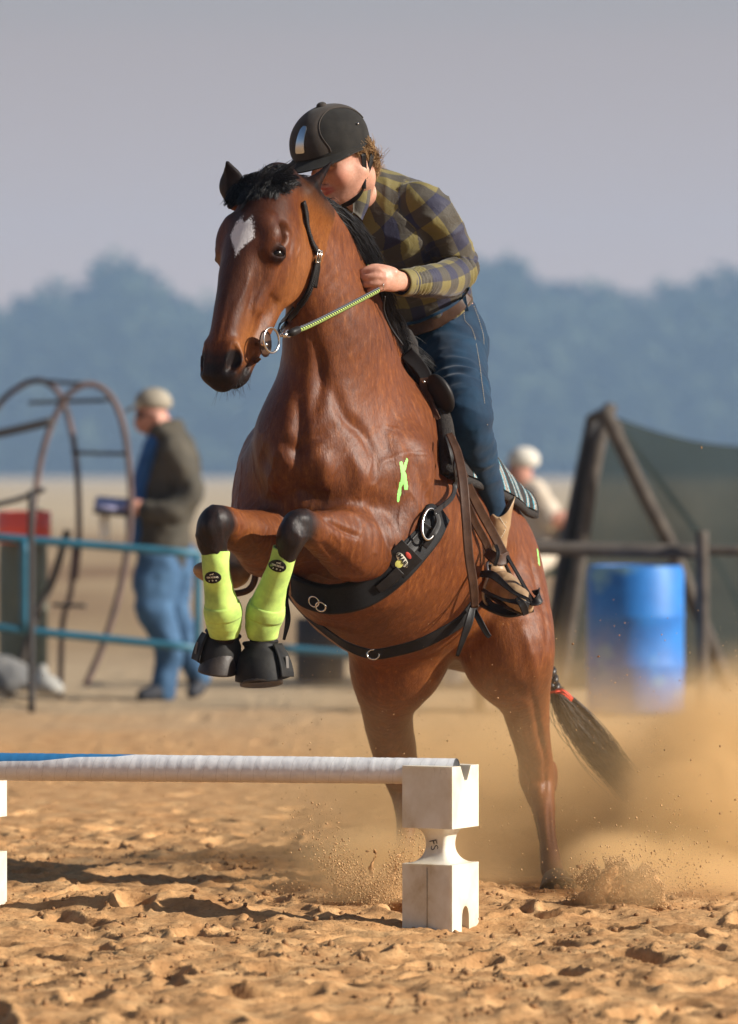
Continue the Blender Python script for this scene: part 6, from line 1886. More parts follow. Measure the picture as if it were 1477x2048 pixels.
def pole():
    a, b = P(914, 1543, 14.09), P(-260, 1531, 14.56); n = 220
    t = np.linspace(0, 1, n); c = np.array(a)[None] * (1 - t)[:, None] + np.array(b)[None] * t[:, None]; L = (b - a).length
    r_ = .0362 + .0045 * t + .0002 * np.sign(np.sin(t * L * 160)) + rng.normal(0, .00025, n)
    v, f = tube(c, r_, 40, up=V(0, 0, 1), cap=False)
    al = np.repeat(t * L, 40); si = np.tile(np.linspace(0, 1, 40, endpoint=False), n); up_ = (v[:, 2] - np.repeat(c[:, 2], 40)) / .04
    root = empty('jump_pole', a, 'white taped round jump pole showing blue at its left end, lying across the two blocks', 'jump pole')
    m = NT('taped_pole'); A = m.attr('al').outputs['Fac']; U = m.attr('upf').outputs['Fac']; co = m.coord()
    nz = m.noise(18, 5, .65, co)
    x = m.math('ADD', m.math('MULTIPLY', A, 27), m.math('ADD', m.math('MULTIPLY', nz, .6), m.math('MULTIPLY', U, .25))); fr = m.math('FRACT', x)
    seam = m.ramp(fr, [(0.0, (.62, .60, .58)), (0.035, (1, 1, 1)), (0.95, (1, 1, 1)), (1, (.92, .91, .90))])
    c_ = m.mix(1.0, m.ramp(m.noise(30, 5, .6, co), [(.3, (.66, .66, .68)), (.7, (.82, .82, .82))]), seam, 'MULTIPLY')
    e = m.math('ADD', m.math('MULTIPLY', m.math('SUBTRACT', A, 0.95), 1.5), m.math('SUBTRACT', U, 1.0)); e = m.math('ADD', e, m.math('MULTIPLY', m.math('PINGPONG', m.math('MULTIPLY', A, 9), 1.0), .12))
    blue = m.math('MULTIPLY', m.math('GREATER_THAN', e, 0.02), m.math('GREATER_THAN', A, .93))
    c_ = m.mix(blue, c_, (0.035, 0.19, 0.42))
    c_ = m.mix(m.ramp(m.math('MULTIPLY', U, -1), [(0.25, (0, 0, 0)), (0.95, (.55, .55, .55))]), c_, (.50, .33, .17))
    m.color(c_); m.set(Roughness=.42); m.bump(m.noise(26, 4, .6, m.coord(scale=(2, 1, 1))), .25, .004)
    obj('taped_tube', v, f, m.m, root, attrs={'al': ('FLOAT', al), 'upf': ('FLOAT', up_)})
    ax = (b - a).normalized(); M_in = mat('pole_inside', (.03, .03, .03), .7)
    v, f = tube([a + ax * .0, a + ax * .25], .0335, 32, cap=True); obj('core', v, f, M_in, root)
    v, f = torus(a + ax * .001, .0335, .003, ax, 36, 8); obj('end_rim', v, f, M_in, root)
pole()

# ================================================================ THINGS BEHIND, LEFT
M_blu = mat('blue_paint', (0.022, 0.13, 0.20), 0.5, var=.25, vs=6); M_rust = mat('rusty_steel', (0.065, 0.050, 0.046), 0.8, var=.4, vs=8, c2=(.17, .11, .10)); M_wood = mat('weathered_wood', (0.045, 0.036, 0.030), 0.9, var=.4, vs=10, c2=(.11, .092, .075))
M_dk = mat('dark_steel_pipe', (.035, .032, .032), .6)
def bar(name, pts, r, m, par, n=None, sides=12): v, f = tube([P(*p) for p in pts], r, sides, n=n or max(2, 8 * (len(pts) - 1))); return obj(name, v, f, m, par)
def solid(name, Fl, m, par, sm=2, disp=0):
    v, f = Fl.mesh(sm)
    n = vnormals(v, f)
    if np.mean(np.sum((v - v.mean(0)) * n, 1)) < 0: f = f[:, ::-1]; n = -n
    if disp: v = v + n * (disp * fbm(v * 7, 3))[:, None]
    return obj(name, v, f, m, par)
Yf = 26.5
fa = empty('metal_fence', P(50, 1424, Yf), 'blue painted metal rail fence panel in front of the man with the clipboard', 'fence')
bar('rail', [(-60, 1070, Yf), (400, 1108, Yf)], .022, M_blu, fa); bar('rail', [(-60, 1250, Yf), (400, 1297, Yf)], .022, M_blu, fa)
bar('upright', [(50, 1080, Yf), (50, 1264, Yf)], .028, M_blu, fa); bar('upright', [(396, 1108, Yf), (396, 1297, Yf)], .020, M_blu, fa); bar('upright', [(-50, 1070, Yf), (-50, 1424, Yf)], .02, M_blu, fa)
fb = empty('metal_fence', P(640, 1424, 27.4), 'blue metal rail seen in the gap under the horse belly', 'fence')
bar('rail', [(556, 1296, 27.4), (760, 1312, 27.4)], .022, M_blu, fb); bar('upright', [(762, 1160, 27.4), (762, 1412, 27.4)], .02, M_blu, fb)
pp = empty('fence_post', P(62, 1400, 26.2), 'thin dark post standing upright at the far left by the red drum', 'post')
bar('post', [(63, 980, 26.2), (62, 1180, 26.2), (63, 1425, 26.2)], .018, M_dk, pp); bar('arm', [(90, 978, 26.2), (30, 1000, 26.2), (-60, 1020, 26.2)], .014, M_dk, pp)
ar = empty('arched_frame', P(150, 1390, 28), 'rusty frame of arched steel hoops rising behind the blue fence', 'frame')
bar('hoop', [(-70, 1000, 28.6), (-45, 890, 28.6), (-5, 812, 28.5), (45, 770, 28.5), (85, 762, 28.4), (120, 790, 28.3), (143, 860, 28.2), (155, 950, 28.1), (158, 1080, 28), (150, 1160, 28)], .017, M_rust, ar, 60)
bar('hoop', [(62, 1060, 27.6), (72, 980, 27.6), (85, 905, 27.6), (108, 838, 27.6), (138, 788, 27.6), (178, 768, 27.6), (216, 786, 27.6), (243, 838, 27.6), (257, 920, 27.6), (262, 1010, 27.6), (258, 1090, 27.6)], .017, M_rust, ar, 60)
bar('leg', [(258, 1080, 27.6), (240, 1180, 27.6), (210, 1280, 27.6), (172, 1370, 27.6)], .018, M_rust, ar, 30); bar('leg', [(136, 1060, 28), (105, 1160, 28), (70, 1240, 28), (20, 1396, 28)], .022, M_wood, ar, 30)
bar('leg', [(150, 1080, 28), (142, 1180, 28), (125, 1250, 28), (120, 1396, 28)], .016, M_rust, ar, 30)
for a, b in (((85, 762, 28.4), (178, 768, 27.6)), ((60, 805, 28.4), (215, 800, 27.7)), ((145, 905, 28.1), (258, 908, 27.6)), ((108, 1210, 28), (170, 1212, 27.6))): bar('cross_rod', [a, b], .011, M_dk, ar)
bar('shaft', [(-60, 878, 27.5), (20, 862, 27.5), (104, 842, 27.5)], .024, M_dk, ar)
def drum(name, label, cx, y0, y1, Y, w, m, lid=None, cat='barrel', ribs=(.33, .66), group=None, top_hole=False):
    b, t = P(cx, y1, Y), P(cx, y0, Y); H = t.z - b.z; r = w * Y / FPX / 2
    root = empty(name, b, label, cat, group)
    prof = [(r * .90, 0), (r * .97, .01), (r, .03 * H)]
    for k in ribs: prof += [(r, H * (k - .03)), (r * 1.014, H * (k - .012)), (r * 1.014, H * (k + .012)), (r, H * (k + .03))]
    prof += [(r, H * .95), (r * .96, H * .985), (r * .96, H), (r * .88, H), (r * .87, H * .975), (0.001, H * .975)]
    v, f = lathe(prof, b, seg=48, cap=False); o = obj('body', v, f, m, root); autosmooth(o, 50)
    v, f = torus((b.x, b.y, b.z + H * .985), r * .965, .012, (0, 0, 1), 48, 8); obj('rim', v, f, lid or m, root)
    v, f = lathe([(.001, 0), (.03, 0), (.03, .015), (.001, .015)], b + V(r * .5, -r * .3, H * .975), seg=16); obj('bung', v, f, M_dk, root)
    return root
M_redp = mat('red_plastic', (.90, .11, .07), .5, var=.15, vs=5); M_grnp = mat('grey_green_plastic', (.10, .13, .10), .7, var=.3, vs=5, c2=(.18, .2, .15))
drum('plastic_drum', 'red plastic tub on top of the grey green barrel at the far left', 48, 1022, 1086, 28.3, 108, M_redp, ribs=(.5,), cat='tub')
drum('plastic_drum', 'grey green barrel under the red tub at the far left', 46, 1086, 1372, 28.4, 98, M_grnp)
sk = empty('feed_sack', P(95, 1375, 27.2), 'crumpled white sack lying on the sand at the foot of the dark post', 'sack')
F = Field(tuple(P(95, 1390, 27.2) - V(.2, .2, .1)), tuple(P(95, 1390, 27.2) + V(.2, .2, .3)), .016); F.ell(P(92, 1370, 27.2), (.085, .07, .055), k=.03); F.ell(P(108, 1378, 27.15), (.06, .06, .04), k=.03); F.ell(P(85, 1345, 27.25), (.035, .04, .05), k=.03)
solid('sack', F, mat('white_sack', (.34, .33, .30), .8), sk, disp=.02)
s2 = empty('saddle_heap', P(20, 1390, 27.6), 'grey heap of tarpaulin and gear on the ground below the barrel', 'heap')
F = Field(tuple(P(10, 1380, 27.6) - V(.4, .3, .1)), tuple(P(10, 1380, 27.6) + V(.4, .3, .35)), .02); F.ell(P(-10, 1350, 27.6), (.2, .15, .10), k=.05); F.ell(P(35, 1368, 27.5), (.14, .12, .06), k=.05)
solid('tarpaulin', F, mat('grey_tarpaulin', (.12, .12, .12), .8, c2=(.17, .165, .155)), s2, disp=.05)

# the man with the clipboard
Ym = 28.0
def G(x, y, d=0): return P(x, y, Ym + d) + V(0, 0, .035)
man = empty('person', P(330, 1405, Ym), 'man in khaki cap, dark jacket and jeans reading papers behind the blue fence', 'person')
M_skin2 = mat('tanned_skin', (.50, .24, .17), .6); M_jack = mat('dark_olive_jacket', (.028, .026, .02), .85, vs=6, c2=(.10, .085, .060)); M_jean2 = mat('faded_jeans', (.022, .065, .14), .85, vs=9, c2=(.07, .16, .29))
M_cap = mat('khaki_cap', (.22, .19, .14), .9, vs=9, c2=(.36, .32, .25)); M_shoe = mat('dark_shoes', (.02, .022, .03), .7)
F = Field((-1.75, 27.3, .0), (-.75, 28.7, 1.85), .018)
F.chain([(G(322, 1100), .14, .11), (G(335, 1000), .15, .11), (G(345, 920), .14, .10), (G(335, 880), .08)], k=.05); F.chain([(G(335, 885), .06), (G(318, 858), .055), (G(305, 845), .06)], k=.03)
F.ell(G(303, 838), (.085, .08, .115), k=.03); F.ell(G(290, 862), (.055, .055, .05), k=.03); F.chain([(G(278, 848), .018), (G(272, 860), .014)], k=.02); F.ell(G(318, 855, -.08), (.02, .012, .032), k=.01)
for d, hx in ((-.44, 272), (.18, 258)):
    F.chain([(G(350, 915, d * .38), .05), (G(380, 990, d * .45), .04), (G(350, 1033, d * .56), .036), (G(hx + 5, 1028, d * .5), .030)], k=.02)
    F.ell(G(hx, 1028, d * .5), (.052, .04, .05), k=.02)
    for i in range(4): F.chain([(G(hx - 6, 1018 + i * 6, d * .5), .012), (G(hx - 18, 1022 + i * 5, d * .4), .011), (G(hx - 12, 1030 + i * 3, d * .3), .010)], k=.008)
    F.chain([(G(hx, 1015, d * .4), .013), (G(hx - 14, 1012, d * .4), .012)], k=.01)
solid('body', F, M_skin2, man)
F = Field((-1.75, 27.3, .6), (-.7, 28.7, 1.55), .018)
F.chain([(G(325, 1118), .185, .15), (G(330, 1060), .19, .15), (G(340, 990), .185, .15), (G(348, 930), .17, .14), (G(335, 888), .11, .12)], k=.05)
F.chain([(G(350, 915, -.17), .085), (G(382, 990, -.21), .078), (G(352, 1034, -.25), .070), (G(318, 1034, -.25), .062), (G(290, 1030, -.22), .056)], k=.02); F.chain([(G(345, 915, .17), .08), (G(360, 990, .2), .07), (G(330, 1030, .18), .06), (G(290, 1030, .10), .052)], k=.03)
solid('jacket', F, M_jack, man, disp=.03)
F = Field((-1.6, 27.6, .6), (-1.0, 28.4, 1.5), .018); F.chain([(G(306, 898, -.06), .05), (G(288, 960, -.05), .055), (G(274, 1030, -.03), .06), (G(274, 1085, -.02), .06)], k=.03); solid('shirt', F, mat('blue_shirt', (.02, .10, .30), .8), man)
F = Field((-1.6, 27.4, -.02), (-.7, 28.6, .9), .018)
F.chain([(G(325, 1110), .15, .13), (G(315, 1150, -.05), .13), (G(308, 1230, -.08), .105), (G(335, 1300, -.1), .085), (G(335, 1355, -.1), .075), (G(325, 1395, -.12), .07)], k=.04)
F.chain([(G(345, 1130, .08), .13), (G(345, 1230, .10), .10), (G(372, 1300, .12), .08), (G(398, 1362, .14), .068)], k=.04); solid('jeans', F, M_jean2, man, disp=.03)
for pts in ([(325, 1392, -.12), (305, 1400, -.16), (285, 1404, -.2)], [(392, 1365, .14), (396, 1385, .12), (385, 1398, .06)]):
    F = Field(tuple(G(*pts[1]) - V(.3, .3, .12)), tuple(G(*pts[1]) + V(.3, .3, .14)), .014); F.chain([(G(*pts[0]), .055), (G(*pts[1]), .05), (G(*pts[2]), .035)], k=.02); solid('shoe', F, M_shoe, man)
F = Field((-1.55, 27.75, 1.45), (-1.0, 28.25, 1.8), .010); F.ell(G(307, 818), (.105, .092, .085), k=.02); F.ell(G(305, 845), (.13, .12, .06), k=.002, op='sub'); solid('cap', F, M_cap, man)
v, f = strap([G(282, 822), G(266, 830), G(252, 838)], [V(.2, 0, 1)] * 3, [.16, .15, .11], .014, 10); obj('cap_peak', v, f, M_cap, man)
v, f = merge([ball(G(285, 843, -.055), (.03, .012, .022)), ball(G(278, 843, .02), (.02, .02, .02)), tube([G(283, 840, -.07), G(318, 842, -.085)], .004, 6)]); obj('sunglasses', v, f, M_shoe, man)
cb = empty('clipboard', G(235, 1028), 'dark clipboard with white papers hanging down, held by the man in the cap', 'clipboard')
v, f = box(G(232, 1028, -.1), (.24, .24, .02), Matrix.Rotation(.30, 3, 'X') @ Matrix.Rotation(.1, 3, 'Y'), .004); obj('board', v, f, M_shoe, cb)
v, f = box(G(230, 1021, -.1), (.21, .20, .012), Matrix.Rotation(.30, 3, 'X') @ Matrix.Rotation(.1, 3, 'Y')); obj('papers', v, f, mat('lilac_paper', (.50, .48, .68), .8), cb)
v, f = strap([G(214, 1030, -.12), G(209, 1050, -.13), G(211, 1092, -.13)], [V(0, -1, 0)] * 3, .062, .003, 10); obj('hanging_sheet', v, f, mat('white_paper', (.8, .79, .72), .8), cb)

# small things far under the horse
dr = drum('plastic_drum', 'dark grey barrel behind the hanging front hooves', 641, 1236, 1362, 30.0, 98, mat('dark_grey_plastic', (.035, .034, .04), .7, var=.3, vs=4))
drum('white_bucket', 'small white bucket on the ground seen between the hind legs', 905, 1325, 1368, 30.0, 36, mat('white_bucket_plastic', (.7, .69, .66), .6), ribs=(.8,), cat='bucket')

# ================================================================ THINGS BEHIND, RIGHT
Yb = 26.3
M_barrel = NT('worn_blue_plastic')
def bmat():
    t = M_barrel; co = t.coord(); n = t.noise(5, 5, .65, co); n2 = t.noise(2.2, 4, .6, co)
    c = t.ramp(n, [(.25, (.012, .12, .42)), (.6, (.02, .20, .60)), (.75, (.05, .30, .70))]); c = t.mix(t.ramp(n2, [(.55, (0, 0, 0)), (.64, (.7, .7, .7))]), c, (.26, .48, .48)); t.color(c); t.set(Roughness=.5)
bmat()
drum('blue_barrel', 'scuffed blue plastic barrel standing by the post on the right', 1272, 1131, 1428, Yb, 194, M_barrel.m)
fr_ = empty('rail_fence', P(1405, 1440, 26.0), 'dark wooden rail fence with one post behind the blue barrel', 'fence')
bar('rail', [(900, 1092, 26.6), (1150, 1098, 26.6), (1408, 1104, 26.6)], .038, M_wood, fr_); bar('rail', [(1400, 1100, 26.6), (1560, 1104, 26.6)], .026, M_wood, fr_)
bar('post', [(1405, 1062, 26.5), (1406, 1250, 26.5), (1405, 1430, 26.5)], .034, M_wood, fr_); bar('post', [(960, 1075, 26.6), (960, 1425, 26.6)], .03, M_wood, fr_)
af = empty('pole_frame', P(1215, 1380, 29), 'leaning wooden poles meeting in a peak and carrying the green shade net', 'frame')
bar('pole', [(1208, 818, 28.7), (1290, 990, 28.8), (1350, 1110, 28.9), (1462, 1386, 29.0)], .042, M_wood, af); bar('pole', [(1222, 812, 29.0), (1196, 900, 28.9), (1166, 1080, 28.9), (1120, 1386, 28.9)], .040, M_wood, af)
bar('pole', [(1186, 836, 29.5), (1160, 960, 29.5), (1132, 1100, 29.5), (1085, 1376, 29.5)], .038, M_dk, af); bar('pole', [(1215, 822, 29.2), (1420, 1100, 30.5), (1500, 1250, 31.0)], .02, M_wood, af)
bar('ridge_pole', [(1182, 838, 29.5), (1222, 818, 28.9)], .03, M_wood, af)
def net_mat():
    t = NT('green_shade_net'); t.color((.008, .018, .017)); t.set(Roughness=.9)
    tr = t.new('BsdfTransparent'); mx = t.new('MixShader'); w = t.noise(160, 2, .5, t.coord()); w2 = t.noise(2.0, 3, .5, t.coord())
    fac = t.math('SUBTRACT', .46, t.math('MULTIPLY', w2, .30))
    t.link(fac, mx.inputs[0]); t.link(t.b.outputs[0], mx.inputs[1]); t.link(tr.outputs[0], mx.inputs[2]); t.link(mx.outputs[0], t.o.inputs['Surface']); return t.m
M_net = net_mat()
def net(name, label, L, Rr, n=26, m=20):
    root = empty(name, P(*L[-1]), label, 'shade net', 'shade nets hung on the pole frame')
    l = cr([list(P(*p)) for p in L], m); r = cr([list(P(*p)) for p in Rr], m); s = np.linspace(0, 1, n)[:, None, None]
    top = l[None] * (1 - s) + r[None] * s
    top[..., 1] += .10 * pnoise(top.reshape(-1, 3) * 1.7).reshape(n, m) + .05 * np.sin(top[..., 0] * 9)
    top[..., 2] -= (.06 * np.sin(np.pi * s[..., 0])) * np.linspace(1, 0, m)[None]
    nr = np.tile(np.array([0, -1., 0]), (n, m, 1)); return sheet('net_cloth', top, nr, .004, M_net, root)
net('shade_net', 'wide green shade net stretched right from the peak of the poles', [(1226, 832, 29.3), (1196, 960, 29.2), (1160, 1130, 29.2), (1120, 1384, 29.2)], [(1560, 892, 30.4), (1560, 1000, 30.3), (1560, 1150, 30.2), (1560, 1360, 30.0)])
net('shade_net', 'narrow strip of green shade net left of the peak of the poles', [(1180, 842, 29.6), (1158, 960, 29.6), (1130, 1110, 29.6), (1090, 1376, 29.6)], [(1216, 834, 29.5), (1190, 960, 29.4), (1160, 1110, 29.4), (1120, 1376, 29.3)], 10)
# seated person in the white cap
Ys = 34.0
def S_(x, y, d=0): return P(x, y, Ys + d)
p2 = empty('person', S_(1080, 1318), 'seated person in white cap and beige shirt partly hidden behind the horse rump', 'person')
F = Field(tuple(S_(1000, 1320) - V(.1, .6, .02)), tuple(S_(1200, 880) + V(.2, .6, .02)), .022)
F.ell(S_(1040, 945), (.085, .08, .11), k=.03); F.ell(S_(1028, 968), (.05, .05, .045), k=.03); F.chain([(S_(1050, 970), .06), (S_(1062, 990), .06), (S_(1085, 1040), .13, .10), (S_(1095, 1100), .14, .12)], k=.04)
F.chain([(S_(1075, 1000, -.15), .05), (S_(1110, 1045, -.2), .045), (S_(1125, 1035, -.3), .038)], k=.02); F.ell(S_(1124, 1036, -.32), (.06, .04, .055), k=.02)
for i in range(4): F.chain([(S_(1118, 1026 + i * 6, -.34), .013), (S_(1106, 1030 + i * 6, -.36), .012)], k=.008)
solid('body', F, M_skin2, p2)
M_beige = mat('beige_cotton', (.50, .42, .33), .85, vs=8, c2=(.62, .53, .42))
F = Field(tuple(S_(1000, 1320) - V(.1, .6, .02)), tuple(S_(1200, 880) + V(.2, .6, .02)), .022)
F.chain([(S_(1066, 985), .10), (S_(1082, 1030), .165, .13), (S_(1092, 1100), .17, .15)], k=.04); F.chain([(S_(1078, 995, -.16), .075), (S_(1108, 1040, -.2), .065)], k=.03); solid('shirt', F, M_beige, p2, disp=.03)
F = Field(tuple(S_(960, 1320) - V(.1, .9, .02)), tuple(S_(1200, 1080) + V(.2, .6, .02)), .022)
for d in (-.14, .12): F.chain([(S_(1092, 1110, d), .11), (S_(1060, 1130, d - .3), .09), (S_(1055, 1200, d - .36), .07), (S_(1050, 1290, d - .4), .06)], k=.03)
solid('trousers', F, M_beige, p2, disp=.02)
for d in (-.54, -.28):
    F = Field(tuple(S_(1044, 1305, d) - V(.2, .3, .06)), tuple(S_(1044, 1305, d) + V(.2, .3, .14)), .018); F.chain([(S_(1050, 1300, d), .055), (S_(1032, 1310, d - .05), .045)], k=.02); solid('shoe', F, M_shoe, p2)
F = Field(tuple(S_(1046, 920) - V(.25, .25, .15)), tuple(S_(1046, 920) + V(.25, .25, .15)), .012); F.ell(S_(1048, 920), (.108, .095, .09), k=.02); F.ell(S_(1046, 948), (.14, .13, .06), k=.002, op='sub'); solid('cap', F, mat('white_cap', (.62, .58, .50), .85), p2)
v, f = strap([S_(1022, 930), S_(1008, 938), S_(1000, 946)], [V(.2, 0, 1)] * 3, [.15, .13, .1], .008, 8); obj('cap_peak', v, f, mat('dark_peak', (.08, .07, .06), .8), p2)
ch = empty('camp_chair', S_(1100, 1318), 'dark green folding chair under the seated person in the white cap', 'chair')
M_cs = mat('dark_green_canvas', (.03, .05, .035), .85); v, f = box(S_(1098, 1145), (.46, .5, .04), bev=.01); obj('seat', v, f, M_cs, ch); v, f = box(S_(1150, 1075), (.05, .48, .42), Matrix.Rotation(.18, 3, 'Y'), .01); obj('backrest', v, f, M_cs, ch)
for dx, dy in ((-.2, -.22), (-.2, .22), (.2, -.22), (.2, .22)):
    a = S_(1098, 1145) + V(dx, dy, 0); b = V(a.x, a.y, 0.0); v, f = tube([a, b], .014, 8); obj('leg', v, f, M_dk, ch)
# ================================================================ FLYING SAND AND DUST
def grains(name, label, pts, rad, m, seed):
    r_ = np.random.default_rng(seed); N = len(pts)
    tv = np.array([(1, 1, 1), (1, -1, -1), (-1, 1, -1), (-1, -1, 1)]) * .7
    q = r_.normal(size=(N, 4)); q /= np.linalg.norm(q, axis=1)[:, None]; w, x, y, z = q.T
    Rm = np.stack([np.stack([1 - 2 * (y * y + z * z), 2 * (x * y - z * w), 2 * (x * z + y * w)], -1), np.stack([2 * (x * y + z * w), 1 - 2 * (x * x + z * z), 2 * (y * z - x * w)], -1), np.stack([2 * (x * z - y * w), 2 * (y * z + x * w), 1 - 2 * (x * x + y * y)], -1)], 1)
    v = pts[:, None] + np.einsum('nij,kj->nki', Rm, tv) * rad[:, None, None] * r_.uniform(.6, 1.4, (N, 4, 1))
    f = (np.array([(0, 1, 2), (0, 3, 1), (0, 2, 3), (1, 3, 2)])[None] + 4 * np.arange(N)[:, None, None]).reshape(-1, 3)
    o = obj(name, v.reshape(-1, 3), f, m, smooth=False); return tag(o, label, 'flying sand', kind='stuff')
def PP(x, y, Y): return np.stack([(x - HX) * Y / FPX, Y, CAMZ - (y - HY) * Y / FPX], 1)
r_ = np.random.default_rng(21)
def spray(n, x, y, Y, sx, sy, sY):
    return PP(x + r_.normal(0, sx, n), y + r_.normal(0, sy, n), Y + r_.normal(0, sY, n))
pts = []
# fan thrown up at the hind foot by the block
n = 26000; a = R(90) + r_.normal(0, .62, n); d = np.abs(r_.normal(0, 1, n)) ** 1.1 * 52
lob = 1 + .55 * np.sin(a * 7) ; x = 745 + np.cos(a) * d * 1.5 * lob; y = 1822 - np.sin(a) * d * lob; pts.append(PP(x, y, 14.75 + r_.normal(0, .09, n)))
# crescent curling over behind the other hind foot
n = 32000; t = r_.beta(1.6, 1.4, n); ang = R(150) - t * R(165)
rr = 95 + r_.normal(0, 9, n) - np.abs(r_.normal(0, 24, n)) * (r_.random(n) < .8)
x = 1235 + np.cos(ang) * rr; y = 1812 - np.sin(ang) * rr * .88; cl = pnoise(np.stack([x / 26, y / 26, 0 * x], 1)); k = cl > -.12
pts.append(PP(x[k], y[k], 14.58 + r_.normal(0, .05, k.sum()) + .08 * np.sin(ang[k])))
n = 9000; x = 1215 + r_.normal(0, 38, n); y = 1800 - np.abs(r_.normal(0, 38, n)); cl = pnoise(np.stack([x / 18, y / 22, 0 * x + 3], 1)); k = cl > .0; pts.append(PP(x[k], y[k], 14.62 + r_.normal(0, .05, k.sum())))
n = 2600; x = 1330 + r_.normal(0, 60, n); y = 1835 - np.abs(r_.normal(0, 90, n)); pts.append(PP(x, y, 14.7 + r_.normal(0, .15, n)))
g = np.vstack(pts); g = g[g[:, 2] > -.01]
M_gr = mat('sand_grains', (.42, .24, .11), .9, var=.3, vs=60, spec=.1, c2=(.62, .40, .20))
grains('sand_spray', 'sand thrown up in a fan and a curl around the hind hooves', g, .0007 + .0030 * r_.random(len(g)) ** 3.6, M_gr, 3)
def splash(name, label, chains, seed, h=.007):
    allp = np.array([list(P(*p[:3])) for c in chains for p in c]); Fd = Field(allp.min(0) - .08, allp.max(0) + .08, h)
    for c in chains: Fd.chain([(P(*p[:3]), p[3]) for p in c], k=.012)
    X, Y, Z = np.meshgrid(*Fd.ax, indexing='ij'); near_ = np.abs(Fd.D) < .05
    q = np.stack([X[near_], Y[near_], Z[near_]], 1)
    Fd.D[near_] += (-.022 * fbm(q * 26 + seed, 4) + .004 + .012 * pnoise(q * 70 + seed)).astype(np.float32)
    v, f = Fd.mesh(0); return tag(obj(name, v, f, M_sand, smooth=False), label, 'sand splash', kind='stuff')
splash('sand_splash', 'curl of sand kicked up to the right of the planted hind hoof', [[(1110, 1822, 14.66, .014), (1165, 1800, 14.62, .024), (1200, 1780, 14.6, .030), (1235, 1772, 14.6, .034)],
    [(1190, 1826, 14.6, .034), (1208, 1770, 14.58, .026), (1228, 1742, 14.56, .016)], [(1325, 1800, 14.56, .016), (1334, 1836, 14.55, .022)],
    [(1150, 1838, 14.6, .02), (1230, 1826, 14.6, .042), (1290, 1818, 14.6, .042), (1325, 1838, 14.58, .03)], [(1235, 1800, 14.62, .038), (1285, 1775, 14.60, .034), (1315, 1765, 14.6, .018)]], 3)
splash('sand_splash', 'low fan of sand kicked up just left of the white block', [[(650, 1832, 14.8, .012), (700, 1815, 14.8, .026), (735, 1805, 14.8, .032), (790, 1812, 14.8, .028), (822, 1825, 14.8, .02)], [(690, 1815, 14.8, .020), (672, 1768, 14.8, .008)], [(735, 1800, 14.8, .026), (742, 1745, 14.8, .012), (750, 1705, 14.8, .005)], [(775, 1805, 14.8, .024), (788, 1750, 14.8, .011), (800, 1712, 14.8, .005)]], 9)
n = 2600; x = r_.uniform(560, 1477, n); y = r_.beta(3.2, 1.6, n) * 780 + 1060; Y = r_.uniform(14.6, 16.2, n); g2 = PP(x, y, Y)
n = 500; g2 = np.vstack([g2, PP(r_.uniform(-10, 1487, n), 1870 - np.abs(r_.normal(0, 260, n)), r_.uniform(13.8, 15.5, n))]); g2 = g2[g2[:, 2] > 0.02]
grains('airborne_grains', 'fine grains of sand hanging in the air around the hind legs', g2, .0006 + .0022 * r_.random(len(g2)) ** 4, M_gr, 4)
cl_px = [(1160, 1735, 15.0, .011), (1198, 1313, 15.0, .007), (1404, 895, 14.8, .005), (735, 1703, 15, .006), (1441, 1493, 14.9, .006), (1441, 1627, 14.9, .004), (1383, 1520, 15, .004), (1146, 1288, 14.9, .004), (895, 1482, 14.9, .003), (1310, 1702, 14.9, .004), (1188, 1706, 14.8, .003),
         (1402, 1733, 14.9, .004), (600, 1700, 14.9, .004), (1090, 1838, 14.4, .016), (1472, 1600, 15, .005), (1330, 1500, 15, .003)]
cv, cf = lumps(np.array([list(P(a, b, c)) for a, b, c, d in cl_px]), np.array([d for *_, d in cl_px]), 8)
tag(obj('flying_clods', cv, cf, M_clod, smooth=False), 'small clods of sand flying through the air to the right of the horse', 'flying clods', kind='stuff')
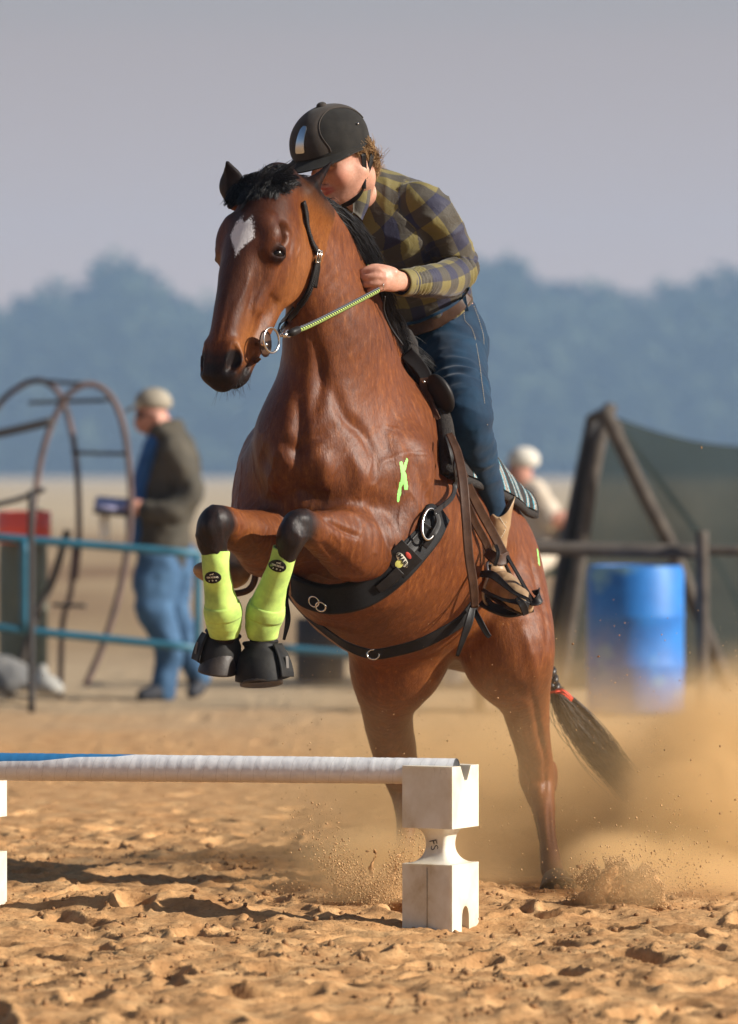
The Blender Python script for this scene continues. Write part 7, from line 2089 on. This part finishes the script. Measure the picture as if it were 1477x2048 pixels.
def dust():
    v, f = box((.30, 15.9, .72), (3.4, 3.4, 1.42))
    t = NT('dust_cloud'); t.n.remove(t.b); co = t.coord()
    def blob(px, py, Y, r, amp, soft=.0):
        c = P(px, py, Y); s = t.new('VectorMath', operation='SUBTRACT'); t.link(co, s.inputs[0]); s.inputs[1].default_value = c
        d = t.new('VectorMath', operation='DIVIDE'); t.link(s.outputs[0], d.inputs[0]); d.inputs[1].default_value = r
        l = t.new('VectorMath', operation='LENGTH'); t.link(d.outputs[0], l.inputs[0])
        m = t.new('MapRange'); m.interpolation_type = 'SMOOTHERSTEP'; t.link(l.outputs['Value'], m.inputs['Value'])
        m.inputs['From Min'].default_value = 1.0; m.inputs['From Max'].default_value = soft; m.inputs['To Min'].default_value = 0; m.inputs['To Max'].default_value = amp
        return m.outputs[0]
    parts = [blob(1265, 1775, 14.5, (.22, .16, .14), 1.6), blob(745, 1790, 14.7, (.26, .18, .12), 1.6), blob(1010, 1520, 15.05, (.75, .35, .42), .20), blob(860, 1700, 15.0, (.5, .3, .25), .35), blob(1080, 1690, 16.2, (1.3, .95, .68), .95), blob(1000, 1480, 16.3, (1.0, .8, .55), .22), blob(1430, 1690, 15.6, (.50, .6, .48), 5.2), blob(1360, 1780, 15.2, (.40, .4, .24), 5.0), blob(1230, 1745, 15.1, (.24, .3, .17), 2.5), blob(1470, 1800, 14.95, (.30, .3, .16), 4.0),
             blob(760, 1740, 15.3, (.34, .35, .17), 3.0), blob(960, 1790, 15.6, (.55, .5, .20), 1.8), blob(640, 1790, 15.3, (.40, .4, .12), 1.2), blob(1130, 1800, 15.35, (.32, .3, .13), 2.4), blob(1480, 1540, 15.8, (.46, .5, .46), 2.4)]
    s = parts[0]
    for p in parts[1:]: s = t.math('ADD', s, p)
    n = t.noise(4.2, 4, .6, t.coord(scale=(1, .7, 1.1)), .8)
    k = t.new('MapRange'); t.link(n, k.inputs['Value']); k.inputs['From Min'].default_value = .34; k.inputs['From Max'].default_value = .68; k.inputs['To Min'].default_value = .3; k.inputs['To Max'].default_value = 1.6
    pv = t.new('VolumePrincipled'); pv.inputs['Color'].default_value = (1.0, .735, .40, 1); pv.inputs['Anisotropy'].default_value = .15
    t.link(t.math('MULTIPLY', t.math('MULTIPLY', s, 4.0), k.outputs[0]), pv.inputs['Density']); t.link(pv.outputs[0], t.o.inputs['Volume'])
    t.m.volume_intersection_method if hasattr(t.m, 'volume_intersection_method') else None
    o = obj('dust_cloud', v, f, t.m, smooth=False); tag(o, 'golden dust cloud billowing behind the hind legs and to the right', 'dust cloud', kind='stuff')
dust()
